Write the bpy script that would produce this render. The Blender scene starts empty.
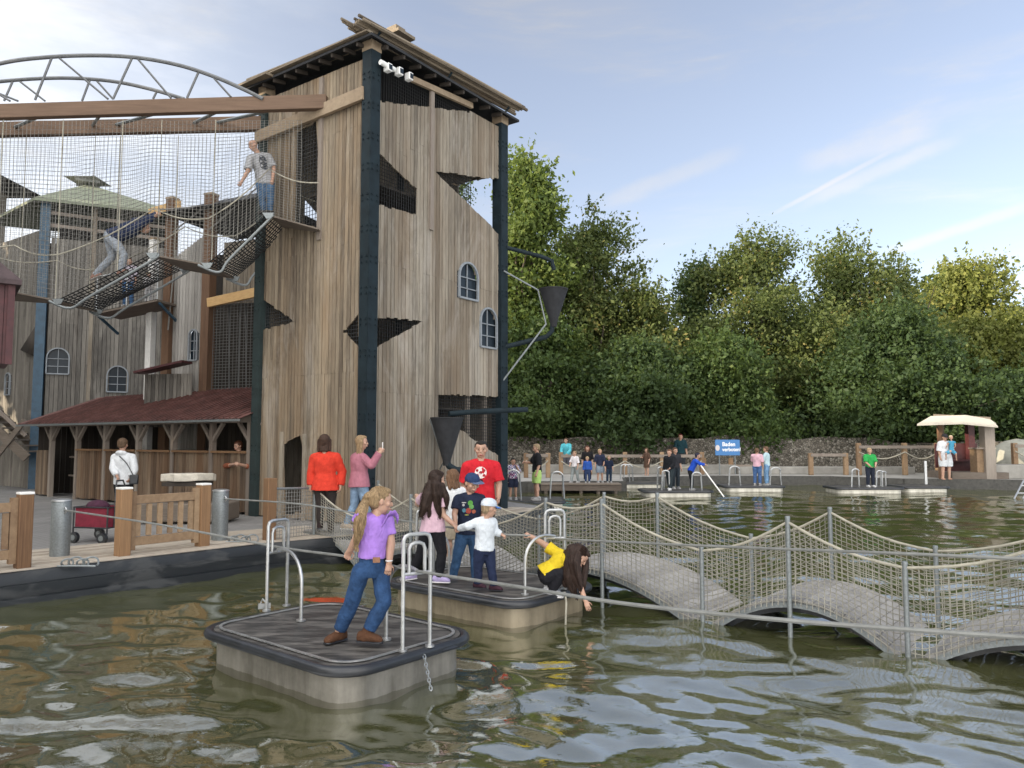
import bpy, bmesh, math, random
import numpy as np
from math import sin, cos, tan, pi, radians, sqrt, atan2, floor
from mathutils import Vector, Matrix, Quaternion, noise as mnoise
from mathutils.bvhtree import BVHTree

random.seed(7)
rng = np.random.default_rng(7)
scene = bpy.context.scene
COL = scene.collection
V = Vector

# ------------------------------------------------------------------ camera
F = 760.0
PITCH = atan2(56.0, F)
CAMZ = 2.05
cam_d = bpy.data.cameras.new('camera')
cam = bpy.data.objects.new('camera', cam_d)
COL.objects.link(cam)
cam.location = (0, 0, CAMZ)
cam.rotation_euler = (pi / 2 + PITCH, 0, 0)
cam_d.sensor_width = 36.0
cam_d.lens = 36.0 * F / 1024.0
cam_d.clip_start = 0.05
cam_d.clip_end = 3000
scene.camera = cam
scene.render.resolution_x, scene.render.resolution_y = 1024, 768

# ------------------------------------------------------------------ sky, sun, exposure
SUN_EL, SUN_AZ = radians(17), radians(-113)     # azimuth from +Y, negative = left
w = bpy.data.worlds.new('World')
scene.world = w
w.use_nodes = True
nt = w.node_tree
for n in list(nt.nodes):
    nt.nodes.remove(n)
def wn(t, **k):
    n = nt.nodes.new(t)
    for a, b in k.items():
        setattr(n, a, b)
    return n
sky = wn('ShaderNodeTexSky', sky_type='NISHITA', sun_disc=False, sun_elevation=SUN_EL, sun_rotation=SUN_AZ,
         altitude=50, air_density=1.0, dust_density=1.6, ozone_density=4.0)
bg = wn('ShaderNodeBackground')
bg.inputs['Strength'].default_value = 0.115
outw = wn('ShaderNodeOutputWorld')
tc = wn('ShaderNodeTexCoord')
def wmath(op, a, b=None, clamp=False):
    n = wn('ShaderNodeMath', operation=op, use_clamp=clamp)
    for i, x in enumerate((a, b)):
        if x is None: continue
        if isinstance(x, (int, float)): n.inputs[i].default_value = x
        else: nt.links.new(x, n.inputs[i])
    return n.outputs[0]
def wdot(vec):
    n = wn('ShaderNodeVectorMath', operation='DOT_PRODUCT')
    nt.links.new(tc.outputs['Generated'], n.inputs[0]); n.inputs[1].default_value = vec
    return n.outputs['Value']
def pix_dir(px, py):
    d = V(((px - 512) / F, 1.0, (384 - py) / F))
    return (Matrix.Rotation(PITCH, 3, 'X') @ d).normalized()
def wramp(x, a, b):
    n = wn('ShaderNodeMapRange', interpolation_type='SMOOTHSTEP')
    nt.links.new(x, n.inputs[0]); n.inputs[1].default_value = a; n.inputs[2].default_value = b
    return n.outputs[0]
def wnoise(scale, detail, rough, mscale, rot=(0, 0, 0), dist=0.0):
    mp = wn('ShaderNodeMapping'); mp.inputs['Scale'].default_value = mscale; mp.inputs['Rotation'].default_value = rot
    nt.links.new(tc.outputs['Generated'], mp.inputs[0])
    n = wn('ShaderNodeTexNoise'); n.inputs['Scale'].default_value = scale; n.inputs['Detail'].default_value = detail
    n.inputs['Roughness'].default_value = rough; n.inputs['Distortion'].default_value = dist
    nt.links.new(mp.outputs[0], n.inputs[0])
    return n.outputs[0]
# thin high cirrus, streaked, thicker toward the low sun on the left
haze_all = .48
c1 = wramp(wnoise(2.2, 7, .62, (1, 1, 4.5), (0, radians(-14), 0), .6), .46, .82)
c2 = wramp(wnoise(7.0, 6, .6, (1, 1, 7), (0, radians(-20), 0), .4), .40, .8)
cir = wmath('MULTIPLY', wmath('MULTIPLY', c1, wmath('ADD', wmath('MULTIPLY', c2, .75), .3)), .62)
# aeroplane trails: bands along great circles between two directions
def trail(a, b, width, amount):
    da, db = pix_dir(*a), pix_dir(*b)
    nrm = da.cross(db).normalized()
    mid = (da + db).normalized()
    half = math.acos(max(-1, min(1, mid.dot(da))))
    dist = wmath('ABSOLUTE', wmath('ADD', wdot(nrm), wmath('MULTIPLY', wmath('SUBTRACT', wnoise(30, 3, .6, (1, 1, 1)), .5), width * .8)))
    band = wmath('SUBTRACT', 1.0, wramp(dist, width * .15, width))
    along = wramp(wdot(mid), cos(half * 1.15), cos(half * .5))
    return wmath('MULTIPLY', wmath('MULTIPLY', band, along), wmath('MULTIPLY', wmath('ADD', wnoise(14, 4, .6, (1, 1, 1)), .25), amount))
tr = None
for args in (((772, 214), (890, 152), .0042, .34), ((800, 205), (960, 138), .012, .26), ((880, 255), (1040, 202), .010, .26), ((600, 205), (740, 150), .016, .20),
             ((800, 165), (935, 128), .020, .30)):
    t_ = trail(*args)
    tr = t_ if tr is None else wmath('ADD', tr, t_)
cov = wmath('ADD', wmath('ADD', cir, tr), haze_all, clamp=True)
mix = wn('ShaderNodeMixRGB', blend_type='MIX')
nt.links.new(cov, mix.inputs[0]); nt.links.new(sky.outputs[0], mix.inputs[1])
# cloud brightness follows the sky behind it, whitened
lum = wn('ShaderNodeRGBToBW'); nt.links.new(sky.outputs[0], lum.inputs[0])
cl = wn('ShaderNodeMixRGB', blend_type='MULTIPLY'); cl.inputs[0].default_value = 1
nt.links.new(wmath('MULTIPLY', wmath('ADD', lum.outputs[0], .75), 1.12), cl.inputs[1]); cl.inputs[2].default_value = (1.0, .97, .95, 1)
nt.links.new(cl.outputs[0], mix.inputs[2])
# bright cloud bank added out of view behind the camera, as soft frontal fill
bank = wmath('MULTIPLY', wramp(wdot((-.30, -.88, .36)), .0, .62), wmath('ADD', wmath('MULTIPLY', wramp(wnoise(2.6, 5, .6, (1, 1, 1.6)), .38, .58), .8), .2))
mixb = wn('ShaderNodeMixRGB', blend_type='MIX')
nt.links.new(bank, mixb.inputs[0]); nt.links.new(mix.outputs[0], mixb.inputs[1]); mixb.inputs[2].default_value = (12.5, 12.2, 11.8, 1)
# thin bright veil low on the left
veil = wmath('MULTIPLY', wramp(wdot((-.80, .59, .02)), .58, 1.0), wmath('ADD', wmath('MULTIPLY', wramp(wnoise(3.1, 6, .6, (1, 1, 3.5)), .3, .7), .5), .35))
mixv = wn('ShaderNodeMixRGB', blend_type='MIX')
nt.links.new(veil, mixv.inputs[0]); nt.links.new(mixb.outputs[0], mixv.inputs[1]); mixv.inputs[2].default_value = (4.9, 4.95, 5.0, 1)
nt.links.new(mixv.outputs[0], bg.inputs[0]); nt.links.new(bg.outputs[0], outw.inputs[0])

sun_d = bpy.data.lights.new('sun', 'SUN')
sun_d.energy = 3.4
sun_d.angle = radians(.6)
sun_d.color = (1.0, .84, .62)
sun = bpy.data.objects.new('sun', sun_d)
COL.objects.link(sun)
sdir = V((sin(SUN_AZ) * cos(SUN_EL), cos(SUN_AZ) * cos(SUN_EL), sin(SUN_EL)))
sun.rotation_euler = sdir.to_track_quat('Z', 'Y').to_euler()
scene.view_settings.view_transform = 'Standard'
scene.view_settings.look = 'None'
scene.view_settings.gamma = 1
scene.view_settings.use_curve_mapping = False
scene.view_settings.exposure = 1.42
scene.cycles.max_bounces = 6
scene.cycles.use_denoising = True

# ------------------------------------------------------------------ measuring
R_ = Matrix.Rotation(PITCH, 3, 'X')
def ray(px, py):
    return R_ @ V(((px - 512) / F, 1.0, (384 - py) / F))
def P(px, py, Y):
    d = ray(px, py)
    return V((0, 0, CAMZ)) + d * (Y / d.y)
def PZ(px, py, z):
    d = ray(px, py)
    return V((0, 0, CAMZ)) + d * ((z - CAMZ) / d.z)
def PPL(px, py, p0, nrm):
    d = ray(px, py)
    o = V((0, 0, CAMZ))
    return o + d * ((p0 - o).dot(nrm) / d.dot(nrm))

# ------------------------------------------------------------------ mesh builder
class MB:
    def __init__(self):
        self.v = []; self.f = []; self.t = []; self.m = []
    def add(self, vs, fs, tint=.5, mi=0):
        b = len(self.v)
        self.v.extend([tuple(x) for x in vs]); self.t.extend([tint] * len(vs))
        self.f.extend([tuple(i + b for i in f) for f in fs]); self.m.extend([mi] * len(fs))
    BF = [(0, 3, 2, 1), (4, 5, 6, 7), (0, 1, 5, 4), (1, 2, 6, 5), (2, 3, 7, 6), (3, 0, 4, 7)]
    def box(self, c, sx, sy, sz, rz=0, tint=.5, mi=0, ax=None, ay=None):
        c = V(c)
        X = V(ax) if ax is not None else V((cos(rz), sin(rz), 0)); Y = V(ay) if ay is not None else V((-sin(rz), cos(rz), 0))
        Z = X.cross(Y).normalized()
        X, Y, Z = X.normalized() * sx / 2, Y.normalized() * sy / 2, Z * sz / 2
        self.add([c - X - Y - Z, c + X - Y - Z, c + X + Y - Z, c - X + Y - Z, c - X - Y + Z, c + X - Y + Z, c + X + Y + Z, c - X + Y + Z], self.BF, tint, mi)
    def beam(self, p0, p1, wdt, h, up=(0, 0, 1), tint=.5, mi=0):
        p0, p1 = V(p0), V(p1); d = (p1 - p0).normalized()
        side = d.cross(V(up))
        if side.length < 1e-5: side = d.cross(V((1, 0, 0)))
        side.normalize(); u = side.cross(d)
        s, u = side * wdt / 2, u * h / 2
        self.add([p0 - s - u, p0 + s - u, p1 + s - u, p1 - s - u, p0 - s + u, p0 + s + u, p1 + s + u, p1 - s + u], self.BF, tint, mi)
    def tube(self, pts, r, n=8, cap=True, tint=.5, closed=False, mi=0):
        pts = [V(p) for p in pts]; k = len(pts)
        rs = r if isinstance(r, (list, tuple)) else [r] * k
        vs = []; prev = None
        for i, p in enumerate(pts):
            if closed: d = pts[(i + 1) % k] - pts[i - 1]
            else: d = pts[min(i + 1, k - 1)] - pts[max(i - 1, 0)]
            d.normalize()
            if prev is None:
                a = d.cross(V((0, 0, 1)))
                if a.length < 1e-3: a = d.cross(V((1, 0, 0)))
            else:
                a = prev - d * prev.dot(d)
                if a.length < 1e-5: a = d.cross(V((0.3, 0.5, 1)))
            a.normalize(); prev = a
            b = d.cross(a)
            for j in range(n):
                th = 2 * pi * j / n
                vs.append(p + (a * cos(th) + b * sin(th)) * rs[i])
        fs = []
        for i in range(k if closed else k - 1):
            for j in range(n):
                a0 = i * n + j; a1 = i * n + (j + 1) % n
                b0 = ((i + 1) % k) * n + j; b1 = ((i + 1) % k) * n + (j + 1) % n
                fs.append((a0, a1, b1, b0))
        if cap and not closed:
            fs.append(tuple(range(n - 1, -1, -1))); fs.append(tuple((k - 1) * n + j for j in range(n)))
        self.add(vs, fs, tint, mi)
    def caps(self, p0, r0, p1, r1, n=10, rings=3):
        """tapered limb with round ends"""
        p0, p1 = V(p0), V(p1); d = p1 - p0; L = d.length
        d = d / L if L > 1e-6 else V((0, 0, 1))
        pts, rs = [], []
        for i in range(rings, -1, -1):
            a = pi / 2 * i / rings * .97
            pts.append(p0 - d * sin(a) * r0); rs.append(cos(a) * r0)
        for i in range(0, rings + 1):
            a = pi / 2 * i / rings * .97
            pts.append(p1 + d * sin(a) * r1); rs.append(cos(a) * r1)
        self.tube(pts, rs, n)
    def loft(self, secs, n=16, tint=.5, mi=0):
        """secs: (centre, ax vector, ay vector) ellipses with half-axes as vectors"""
        vs = []
        dd = V(secs[-1][0]) - V(secs[0][0])
        sg = -1 if sum(V(a).cross(V(b)).dot(dd) for _, a, b in secs) < 0 else 1      # keep faces outward
        for c, a, b in secs:
            b = V(b) * sg
            for j in range(n):
                th = 2 * pi * j / n
                vs.append(V(c) + V(a) * cos(th) + V(b) * sin(th))
        fs = []
        for i in range(len(secs) - 1):
            for j in range(n):
                fs.append((i * n + j, i * n + (j + 1) % n, (i + 1) * n + (j + 1) % n, (i + 1) * n + j))
        fs.append(tuple(range(n - 1, -1, -1))); fs.append(tuple((len(secs) - 1) * n + j for j in range(n)))
        self.add(vs, fs, tint, mi)
    def ell(self, c, ax, ay, az, n=14, m=9, tint=.5):
        c, ax, ay, az = V(c), V(ax), V(ay), V(az)
        secs = []
        for i in range(m):
            ph = -pi / 2 + pi * (i + .12) / (m - 1 + .24)
            secs.append((c + az * sin(ph), ax * cos(ph), ay * cos(ph)))
        self.loft(secs, n, tint)
    def prism(self, poly, off, tint=.5, mi=0):
        k = len(poly); off = V(off)
        vs = [V(p) for p in poly] + [V(p) + off for p in poly]
        fs = [tuple(range(k - 1, -1, -1)), tuple(range(k, 2 * k))] + [(i, (i + 1) % k, k + (i + 1) % k, k + i) for i in range(k)]
        self.add(vs, fs, tint, mi)
    def grid(self, fn, nu, nv, tint=.5):
        vs = [fn(i / nu, j / nv) for j in range(nv + 1) for i in range(nu + 1)]
        fs = [(j * (nu + 1) + i, j * (nu + 1) + i + 1, (j + 1) * (nu + 1) + i + 1, (j + 1) * (nu + 1) + i) for j in range(nv) for i in range(nu)]
        self.add(vs, fs, tint)
    def net(self, fn, nu, nv, r, su=None, sv=None, edge=True):
        """a net of thin cords on the surface fn(u,v)"""
        su = su or max(1, nu); sv = sv or max(1, nv)
        for i in range(0 if edge else 1, nu + (1 if edge else 0)):
            self.tube([fn(i / nu, j / sv) for j in range(sv + 1)], r, 3, cap=False)
        for j in range(0 if edge else 1, nv + (1 if edge else 0)):
            self.tube([fn(i / su, j / nv) for i in range(su + 1)], r, 3, cap=False)
    def mesh(self, name, mats, org=(0, 0, 0), smooth=True, angle=38):
        me = bpy.data.meshes.new(name)
        o = V(org)
        me.from_pydata([(x - o.x, y - o.y, z - o.z) for x, y, z in self.v], [], self.f)
        at = me.attributes.new('tint', 'FLOAT', 'POINT'); at.data.foreach_set('value', np.array(self.t, dtype=np.float32))
        ms = mats if isinstance(mats, (list, tuple)) else [mats]
        for m in ms: me.materials.append(m)
        if len(ms) > 1: me.polygons.foreach_set('material_index', np.array(self.m, dtype=np.int32))
        if smooth:
            me.polygons.foreach_set('use_smooth', np.ones(len(me.polygons), dtype=bool))
            me.set_sharp_from_angle(angle=radians(angle))
        me.update()
        return me
    def build(self, name, mats, parent=None, smooth=True, bevel=0, angle=38, org=None):
        if org is None:
            org = parent.matrix_basis.translation if parent is not None else (0, 0, 0)
            if parent is not None and parent.parent is not None:
                org = worg(parent)
        me = self.mesh(name, mats, org, smooth, angle)
        o = bpy.data.objects.new(name, me)
        COL.objects.link(o)
        if parent is not None: o.parent = parent
        else: o.location = org
        if bevel:
            b = o.modifiers.new('bevel', 'BEVEL'); b.width = bevel; b.segments = 2; b.limit_method = 'ANGLE'; b.angle_limit = radians(50)
        return o
def worg(o):
    t = V((0, 0, 0))
    while o is not None:
        t += o.location; o = o.parent
    return t
def tag(o, label=None, cat=None, group=None, kind=None):
    if label: o['label'] = label
    if cat: o['category'] = cat
    if group: o['group'] = group
    if kind: o['kind'] = kind
    return o
def thing(name, label, cat, loc=(0, 0, 0), group=None):
    o = bpy.data.objects.new(name, None); COL.objects.link(o)
    o.location = V(loc); o.empty_display_size = .1
    return tag(o, label, cat, group)
def struct(o, label=None):
    return tag(o, label, None, None, 'structure')
def plink(o, parent):
    o.parent = parent
    return o

# ------------------------------------------------------------------ materials
def nodes(name):
    m = bpy.data.materials.new(name); m.use_nodes = True
    t = m.node_tree; b = t.nodes['Principled BSDF']
    return m, t, b
def N(t, typ, **k):
    n = t.nodes.new(typ)
    for a, b in k.items():
        if a.startswith('i_'): n.inputs[a[2:].replace('_', ' ')].default_value = b
        else: setattr(n, a, b)
    return n
def coords(t, scale=(1, 1, 1), kind='Object', rot=(0, 0, 0)):
    c = t.nodes.new('ShaderNodeTexCoord'); m = t.nodes.new('ShaderNodeMapping')
    m.inputs['Scale'].default_value = scale; m.inputs['Rotation'].default_value = rot
    t.links.new(c.outputs[kind], m.inputs[0])
    return m.outputs[0]
def noise_(t, vec, scale, detail=4, rough=.55, dist=0):
    n = t.nodes.new('ShaderNodeTexNoise')
    n.inputs['Scale'].default_value = scale; n.inputs['Detail'].default_value = detail; n.inputs['Roughness'].default_value = rough; n.inputs['Distortion'].default_value = dist
    if vec is not None: t.links.new(vec, n.inputs['Vector'])
    return n.outputs[0]
def ramp_(t, fac, stops):
    r = t.nodes.new('ShaderNodeValToRGB')
    while len(r.color_ramp.elements) < len(stops): r.color_ramp.elements.new(.5)
    for e, (p, c) in zip(r.color_ramp.elements, stops):
        e.position = p; e.color = (*c, 1) if len(c) == 3 else c
    t.links.new(fac, r.inputs[0])
    return r.outputs[0]
def mixc(t, fac, a, b, mode='MIX'):
    n = t.nodes.new('ShaderNodeMixRGB'); n.blend_type = mode
    for i, x in zip((0, 1, 2), (fac, a, b)):
        if isinstance(x, (int, float)): n.inputs[i].default_value = x
        elif isinstance(x, tuple): n.inputs[i].default_value = (*x, 1) if len(x) == 3 else x
        else: t.links.new(x, n.inputs[i])
    return n.outputs[0]
def math_(t, op, a, b=None, clamp=False):
    n = t.nodes.new('ShaderNodeMath'); n.operation = op; n.use_clamp = clamp
    for i, x in enumerate((a, b)):
        if x is None: continue
        if isinstance(x, (int, float)): n.inputs[i].default_value = x
        else: t.links.new(x, n.inputs[i])
    return n.outputs[0]
def bump_(t, b, h, strength=.3, dist=.01):
    n = t.nodes.new('ShaderNodeBump'); n.inputs['Strength'].default_value = strength; n.inputs['Distance'].default_value = dist
    t.links.new(h, n.inputs['Height']); t.links.new(n.outputs[0], b.inputs['Normal'])
def attr(t, name='tint'):
    a = t.nodes.new('ShaderNodeAttribute'); a.attribute_name = name
    return a.outputs['Fac']

def wood(name, dark, light, warm=None, axis='z', rough=.85, stain=0.0, grain=60, spread=.7, pale=0.0):
    """weathered board: tone per board from 'tint', grain along one axis, pale/dark weather blotches"""
    m, t, b = nodes(name)
    st = {'z': (1, 1, .05), 'x': (.05, 1, 1), 'y': (1, .05, 1), 'a': (1, 1, 1)}[axis]
    g = noise_(t, coords(t, st), grain, 5, .65)
    bl = noise_(t, coords(t, tuple(s * 1.0 + .25 for s in st)), 1.1, 5, .6, .6)
    ti = attr(t)
    f = math_(t, 'ADD', math_(t, 'MULTIPLY', math_(t, 'SUBTRACT', g, .5), .9), math_(t, 'ADD', math_(t, 'MULTIPLY', math_(t, 'SUBTRACT', ti, .5), spread), .5))
    f = math_(t, 'ADD', f, math_(t, 'MULTIPLY', math_(t, 'SUBTRACT', bl, .5), .7), clamp=True)
    c = ramp_(t, f, [(.12, dark), (.9, light)])
    if warm:
        wm = ramp_(t, noise_(t, coords(t, tuple(s * .8 + .12 for s in st)), 1.7, 4, .6), [(.42, (0, 0, 0)), (.66, (1, 1, 1))])
        c = mixc(t, wm, c, mixc(t, f, tuple(x * .6 for x in warm), warm))
    if stain:
        s = ramp_(t, noise_(t, coords(t, tuple(x * 1.2 + .2 for x in st)), 2.6, 6, .7), [(.55, (0, 0, 0)), (.75, (1, 1, 1))])
        c = mixc(t, math_(t, 'MULTIPLY', s, stain), c, (.03, .022, .016))
    if pale:                                                  # bleached patches where rain splashes and sun reach
        s2 = ramp_(t, noise_(t, coords(t, tuple(x * .9 + .3 for x in st)), .9, 7, .72, .8), [(.50, (0, 0, 0)), (.68, (1, 1, 1))])
        c = mixc(t, math_(t, 'MULTIPLY', s2, pale), c, (.40, .37, .325))
        s3 = ramp_(t, noise_(t, coords(t, tuple(x * 1.0 + .05 for x in st)), 5.5, 4, .65), [(.58, (0, 0, 0)), (.7, (1, 1, 1))])
        c = mixc(t, math_(t, 'MULTIPLY', s3, .45), c, (.06, .048, .038))
    t.links.new(c, b.inputs['Base Color']); b.inputs['Roughness'].default_value = rough
    bump_(t, b, g, .35, .006)
    return m
def plain(name, col, rough=.6, metal=0, var=.15, scale=8, bump=0, spec=.5, bscale=60):
    m, t, b = nodes(name)
    n = noise_(t, coords(t), scale, 5, .6)
    lo, hi = tuple(max(0, x * (1 - var)) for x in col), tuple(min(1, x * (1 + var)) for x in col)
    t.links.new(ramp_(t, n, [(.3, lo), (.7, hi)]), b.inputs['Base Color'])
    b.inputs['Roughness'].default_value = rough; b.inputs['Metallic'].default_value = metal
    b.inputs['Specular IOR Level'].default_value = spec
    if bump: bump_(t, b, noise_(t, coords(t), bscale, 4, .6), bump, .01)
    return m
def steel(name, col=(.5, .52, .53), rough=.38, var=.2):
    m, t, b = nodes(name)
    n = noise_(t, coords(t), 14, 5, .65)
    t.links.new(ramp_(t, n, [(.3, tuple(x * (1 - var) for x in col)), (.72, col)]), b.inputs['Base Color'])
    t.links.new(math_(t, 'ADD', math_(t, 'MULTIPLY', n, .3), rough - .15), b.inputs['Roughness'])
    b.inputs['Metallic'].default_value = .85
    return m
M = {}
M['wall_wood'] = wood('wall_wood', (.078, .058, .040), (.35, .285, .20), warm=(.27, .19, .115), stain=.5, spread=.55, pale=.42)
M['wall_grey'] = wood('wall_grey', (.075, .061, .046), (.335, .292, .228), warm=(.21, .16, .11), stain=.5, spread=.55, pale=.5)
M['old_wood'] = wood('old_wood', (.07, .052, .04), (.22, .185, .15), axis='x', stain=.3)
M['beam_brown'] = wood('beam_brown', (.085, .053, .034), (.195, .125, .084), axis='x', grain=30, stain=.2)
M['beam_pale'] = wood('beam_pale', (.18, .13, .085), (.36, .28, .19), axis='a', grain=12)
M['beam_new'] = wood('beam_new', (.42, .25, .10), (.62, .42, .2), axis='x', grain=20)
M['post_brown'] = wood('post_brown', (.10, .05, .024), (.27, .155, .075), axis='z', grain=45, spread=.5)
M['fence_wood'] = wood('fence_wood', (.15, .09, .05), (.32, .22, .13), axis='a', grain=14, spread=.5)
M['shed_wood'] = wood('shed_wood', (.055, .036, .024), (.25, .185, .125), warm=(.15, .085, .045), stain=.5, spread=.9)
M['shed_post'] = wood('shed_post', (.13, .10, .08), (.3, .26, .22))
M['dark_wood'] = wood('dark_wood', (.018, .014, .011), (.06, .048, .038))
M['red_wood'] = plain('red_wood', (.058, .014, .016), .6, var=.3)
M['blue_steel'] = plain('blue_steel', (.008, .016, .021), .7, .0, var=.3, scale=5, spec=.25)
M['blue_post'] = plain('blue_post', (.02, .06, .10), .5, .0, var=.3, scale=5)
M['green_steel'] = plain('green_steel', (.014, .026, .026), .7, .0, var=.25, scale=5)
M['roof_dark'] = plain('roof_dark', (.02, .021, .024), .9, var=.3)
M['roof_reed'] = wood('roof_reed', (.06, .045, .03), (.26, .21, .15), axis='a', grain=25)
M['net_black'] = plain('net_black', (.012, .013, .014), .8)
M['net_grey'] = plain('net_grey', (.20, .195, .18), .9)
M['net_cream'] = plain('net_cream', (.225, .215, .18), .9, var=.3, scale=3)
M['rope_cream'] = plain('rope_cream', (.33, .31, .25), .9, bump=.4, bscale=150, var=.2)
M['steel'] = steel('steel')
M['truss_grey'] = plain('truss_grey', (.13, .135, .14), .55, .2, var=.2)
M['net_mid'] = plain('net_mid', (.12, .12, .115), .9)
M['steel_pale'] = steel('steel_pale', (.54, .55, .55), .42, .3)
M['cable'] = plain('cable', (.20, .205, .195), .6, .2, var=.2)
M['hut_wood'] = wood('hut_wood', (.055, .05, .044), (.245, .225, .195), stain=.6, spread=.6, pale=.35)
M['galv'] = plain('galv', (.21, .23, .235), .5, .5, var=.2, scale=40, spec=.5)
M['brown_dark'] = wood('brown_dark', (.06, .03, .018), (.2, .115, .065), axis='z', grain=45, spread=.5)
M['rubber'] = plain('rubber', (.014, .016, .02), .38, var=.5, scale=5, spec=.6)
M['white_lamp'] = plain('white_lamp', (.72, .72, .7), .4)
M['glass_dark'] = plain('glass_dark', (.015, .022, .03), .2, spec=.15)
M['win_frame'] = plain('win_frame', (.22, .24, .26), .6)
M['dark_inside'] = plain('dark_inside', (.02, .018, .016), .9)
M['tent_green'] = plain('tent_green', (.185, .205, .145), .8, var=.12, scale=3)
M['white_paint'] = plain('white_paint', (.72, .71, .68), .6, var=.08)
# ------------------------------------------------------------------ ground, water, dock
UA = V((-.813, .581, 0)).normalized(); VA = V((.581, .813, 0)).normalized()      # tower axes
BA = V((.772, -.635, 0)).normalized(); BB = V((.635, .772, 0)).normalized()      # bridge, ropes, rafts
GZ = .40

def water_mat():
    m, t, b = nodes('pond_water')
    n = noise_(t, coords(t), .35, 4, .6)
    t.links.new(ramp_(t, n, [(.3, (.048, .053, .018)), (.7, (.068, .070, .026))]), b.inputs['Base Color'])
    b.inputs['Roughness'].default_value = .012; b.inputs['IOR'].default_value = 4.3
    b.inputs['Specular IOR Level'].default_value = .6
    r1 = noise_(t, coords(t, (1, 1.25, 1), rot=(0, 0, .5)), 10, 4, .55, .5)
    r2 = noise_(t, coords(t, (1, 1, 1)), 21, 3, .5, .3)
    h = math_(t, 'ADD', math_(t, 'MULTIPLY', r1, 1.0), math_(t, 'MULTIPLY', r2, .14))
    bump_(t, b, h, .2, .011)
    return m
M['water'] = water_mat()
# rippled sheet: real waves near, flat far
def water_mesh():
    ys = [-12.0, -4.0]
    y = 1.5
    while y < 70:
        ys.append(y); y += max(.045, y * .0085)
    ys = np.array(ys + [70.0, 90.0, 140.0])
    nx = 520
    tx = np.linspace(-1, 1, nx)
    X = np.sign(tx) * (np.abs(tx) ** 1.15)
    vs = np.zeros((len(ys), nx, 3))
    for i, yy in enumerate(ys):
        half = 6 + max(yy, 0) * 1.05
        vs[i, :, 0] = X * half
        vs[i, :, 1] = yy
    x, y = vs[..., 0], vs[..., 1]
    z = np.zeros_like(x)
    r = np.random.default_rng(3)
    for k in range(46):
        L = .20 * (1.07 ** k) * (1 + .2 * r.random())
        if L > 3.4: L = .4 + 2.5 * r.random()
        th = r.normal(1.1, .85)
        kx, ky = cos(th) * 2 * pi / L, sin(th) * 2 * pi / L
        amp = .0042 * L ** .74 * (.72 if L > 1 else 1)
        fade = np.clip(1.35 - (y * .045 / L) * .42, 0, 1)
        wob = .9 * np.sin(x * .9 / L + 2.1 * k) + .9 * np.sin(y * .7 / L + k)
        z += amp * fade * np.sin(kx * x + ky * y + r.random() * 6.28 + wob)
    vs[..., 2] = z
    ny = len(ys)
    idx = np.arange(ny * nx).reshape(ny, nx)
    f = np.stack([idx[:-1, :-1], idx[:-1, 1:], idx[1:, 1:], idx[1:, :-1]], -1).reshape(-1, 4)
    me = bpy.data.meshes.new('water')
    me.vertices.add(ny * nx); me.vertices.foreach_set('co', vs.reshape(-1))
    me.loops.add(f.size); me.loops.foreach_set('vertex_index', f.reshape(-1).astype(np.int32))
    me.polygons.add(len(f)); me.polygons.foreach_set('loop_start', np.arange(0, f.size, 4, dtype=np.int32))
    me.polygons.foreach_set('use_smooth', np.ones(len(f), dtype=bool))
    me.update(calc_edges=True); me.validate()
    me.materials.append(M['water'])
    return me
wo = bpy.data.objects.new('water', water_mesh()); COL.objects.link(wo); struct(wo)

EDGE = [(-16, -1.35), (-6.42, 9.42), (-4.05, 12.15), (-3.5, 12.65), (-2.75, 13.2), (-1.75, 14.0), (-1.05, 15.4), (.75, 18.35), (1.0, 19.4), (-.2, 21.4), (-2.4, 25), (-1.6, 28.5), (.6, 30.2),
        (1.1, 30.25), (4.5, 30.4), (4.9, 33.6), (9.2, 35.2), (14.4, 34.6), (16.6, 32.4), (22.0, 31.2), (26, 29.6), (46, 24), (60, 10)]
def paving_mat():
    m, t, b = nodes('paving')
    n = noise_(t, coords(t), .9, 6, .65); n2 = noise_(t, coords(t), 30, 3, .6)
    c = ramp_(t, n, [(.3, (.20, .195, .19)), (.7, (.31, .30, .285))])
    c = mixc(t, math_(t, 'MULTIPLY', n2, .5), c, (.16, .155, .15))
    br = t.nodes.new('ShaderNodeTexBrick'); t.links.new(coords(t, rot=(0, 0, .7)), br.inputs[0]); br.inputs['Scale'].default_value = 2.2
    br.inputs['Mortar Size'].default_value = .012; br.inputs['Color1'].default_value = (1, 1, 1, 1); br.inputs['Color2'].default_value = (.86, .86, .86, 1); br.inputs['Mortar'].default_value = (.6, .6, .6, 1)
    c = mixc(t, 1.0, c, br.outputs[0], 'MULTIPLY')
    t.links.new(c, b.inputs['Base Color']); b.inputs['Roughness'].default_value = .85
    bump_(t, b, n2, .2, .01)
    return m
M['paving'] = paving_mat()
def soil_mat():
    m, t, b = nodes('soil')
    n = noise_(t, coords(t), .6, 6, .7)
    t.links.new(ramp_(t, n, [(.35, (.035, .045, .018)), (.65, (.075, .065, .04))]), b.inputs['Base Color']); b.inputs['Roughness'].default_value = 1
    return m
M['soil'] = soil_mat()
def sheet(poly, z, name, mat):
    from mathutils.geometry import tessellate_polygon
    tris = tessellate_polygon([[V((x, y, 0)) for x, y in poly]])
    me = bpy.data.meshes.new(name)
    fs = []
    for a, b, c in tris:
        (x0, y0), (x1, y1), (x2, y2) = poly[a], poly[b], poly[c]
        fs.append((a, b, c) if (x1 - x0) * (y2 - y0) - (y1 - y0) * (x2 - x0) > 0 else (a, c, b))
    me.from_pydata([(x, y, z) for x, y in poly], [], fs); me.update()
    me.materials.append(mat)
    o = bpy.data.objects.new(name, me); COL.objects.link(o); struct(o)
    return o
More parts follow.
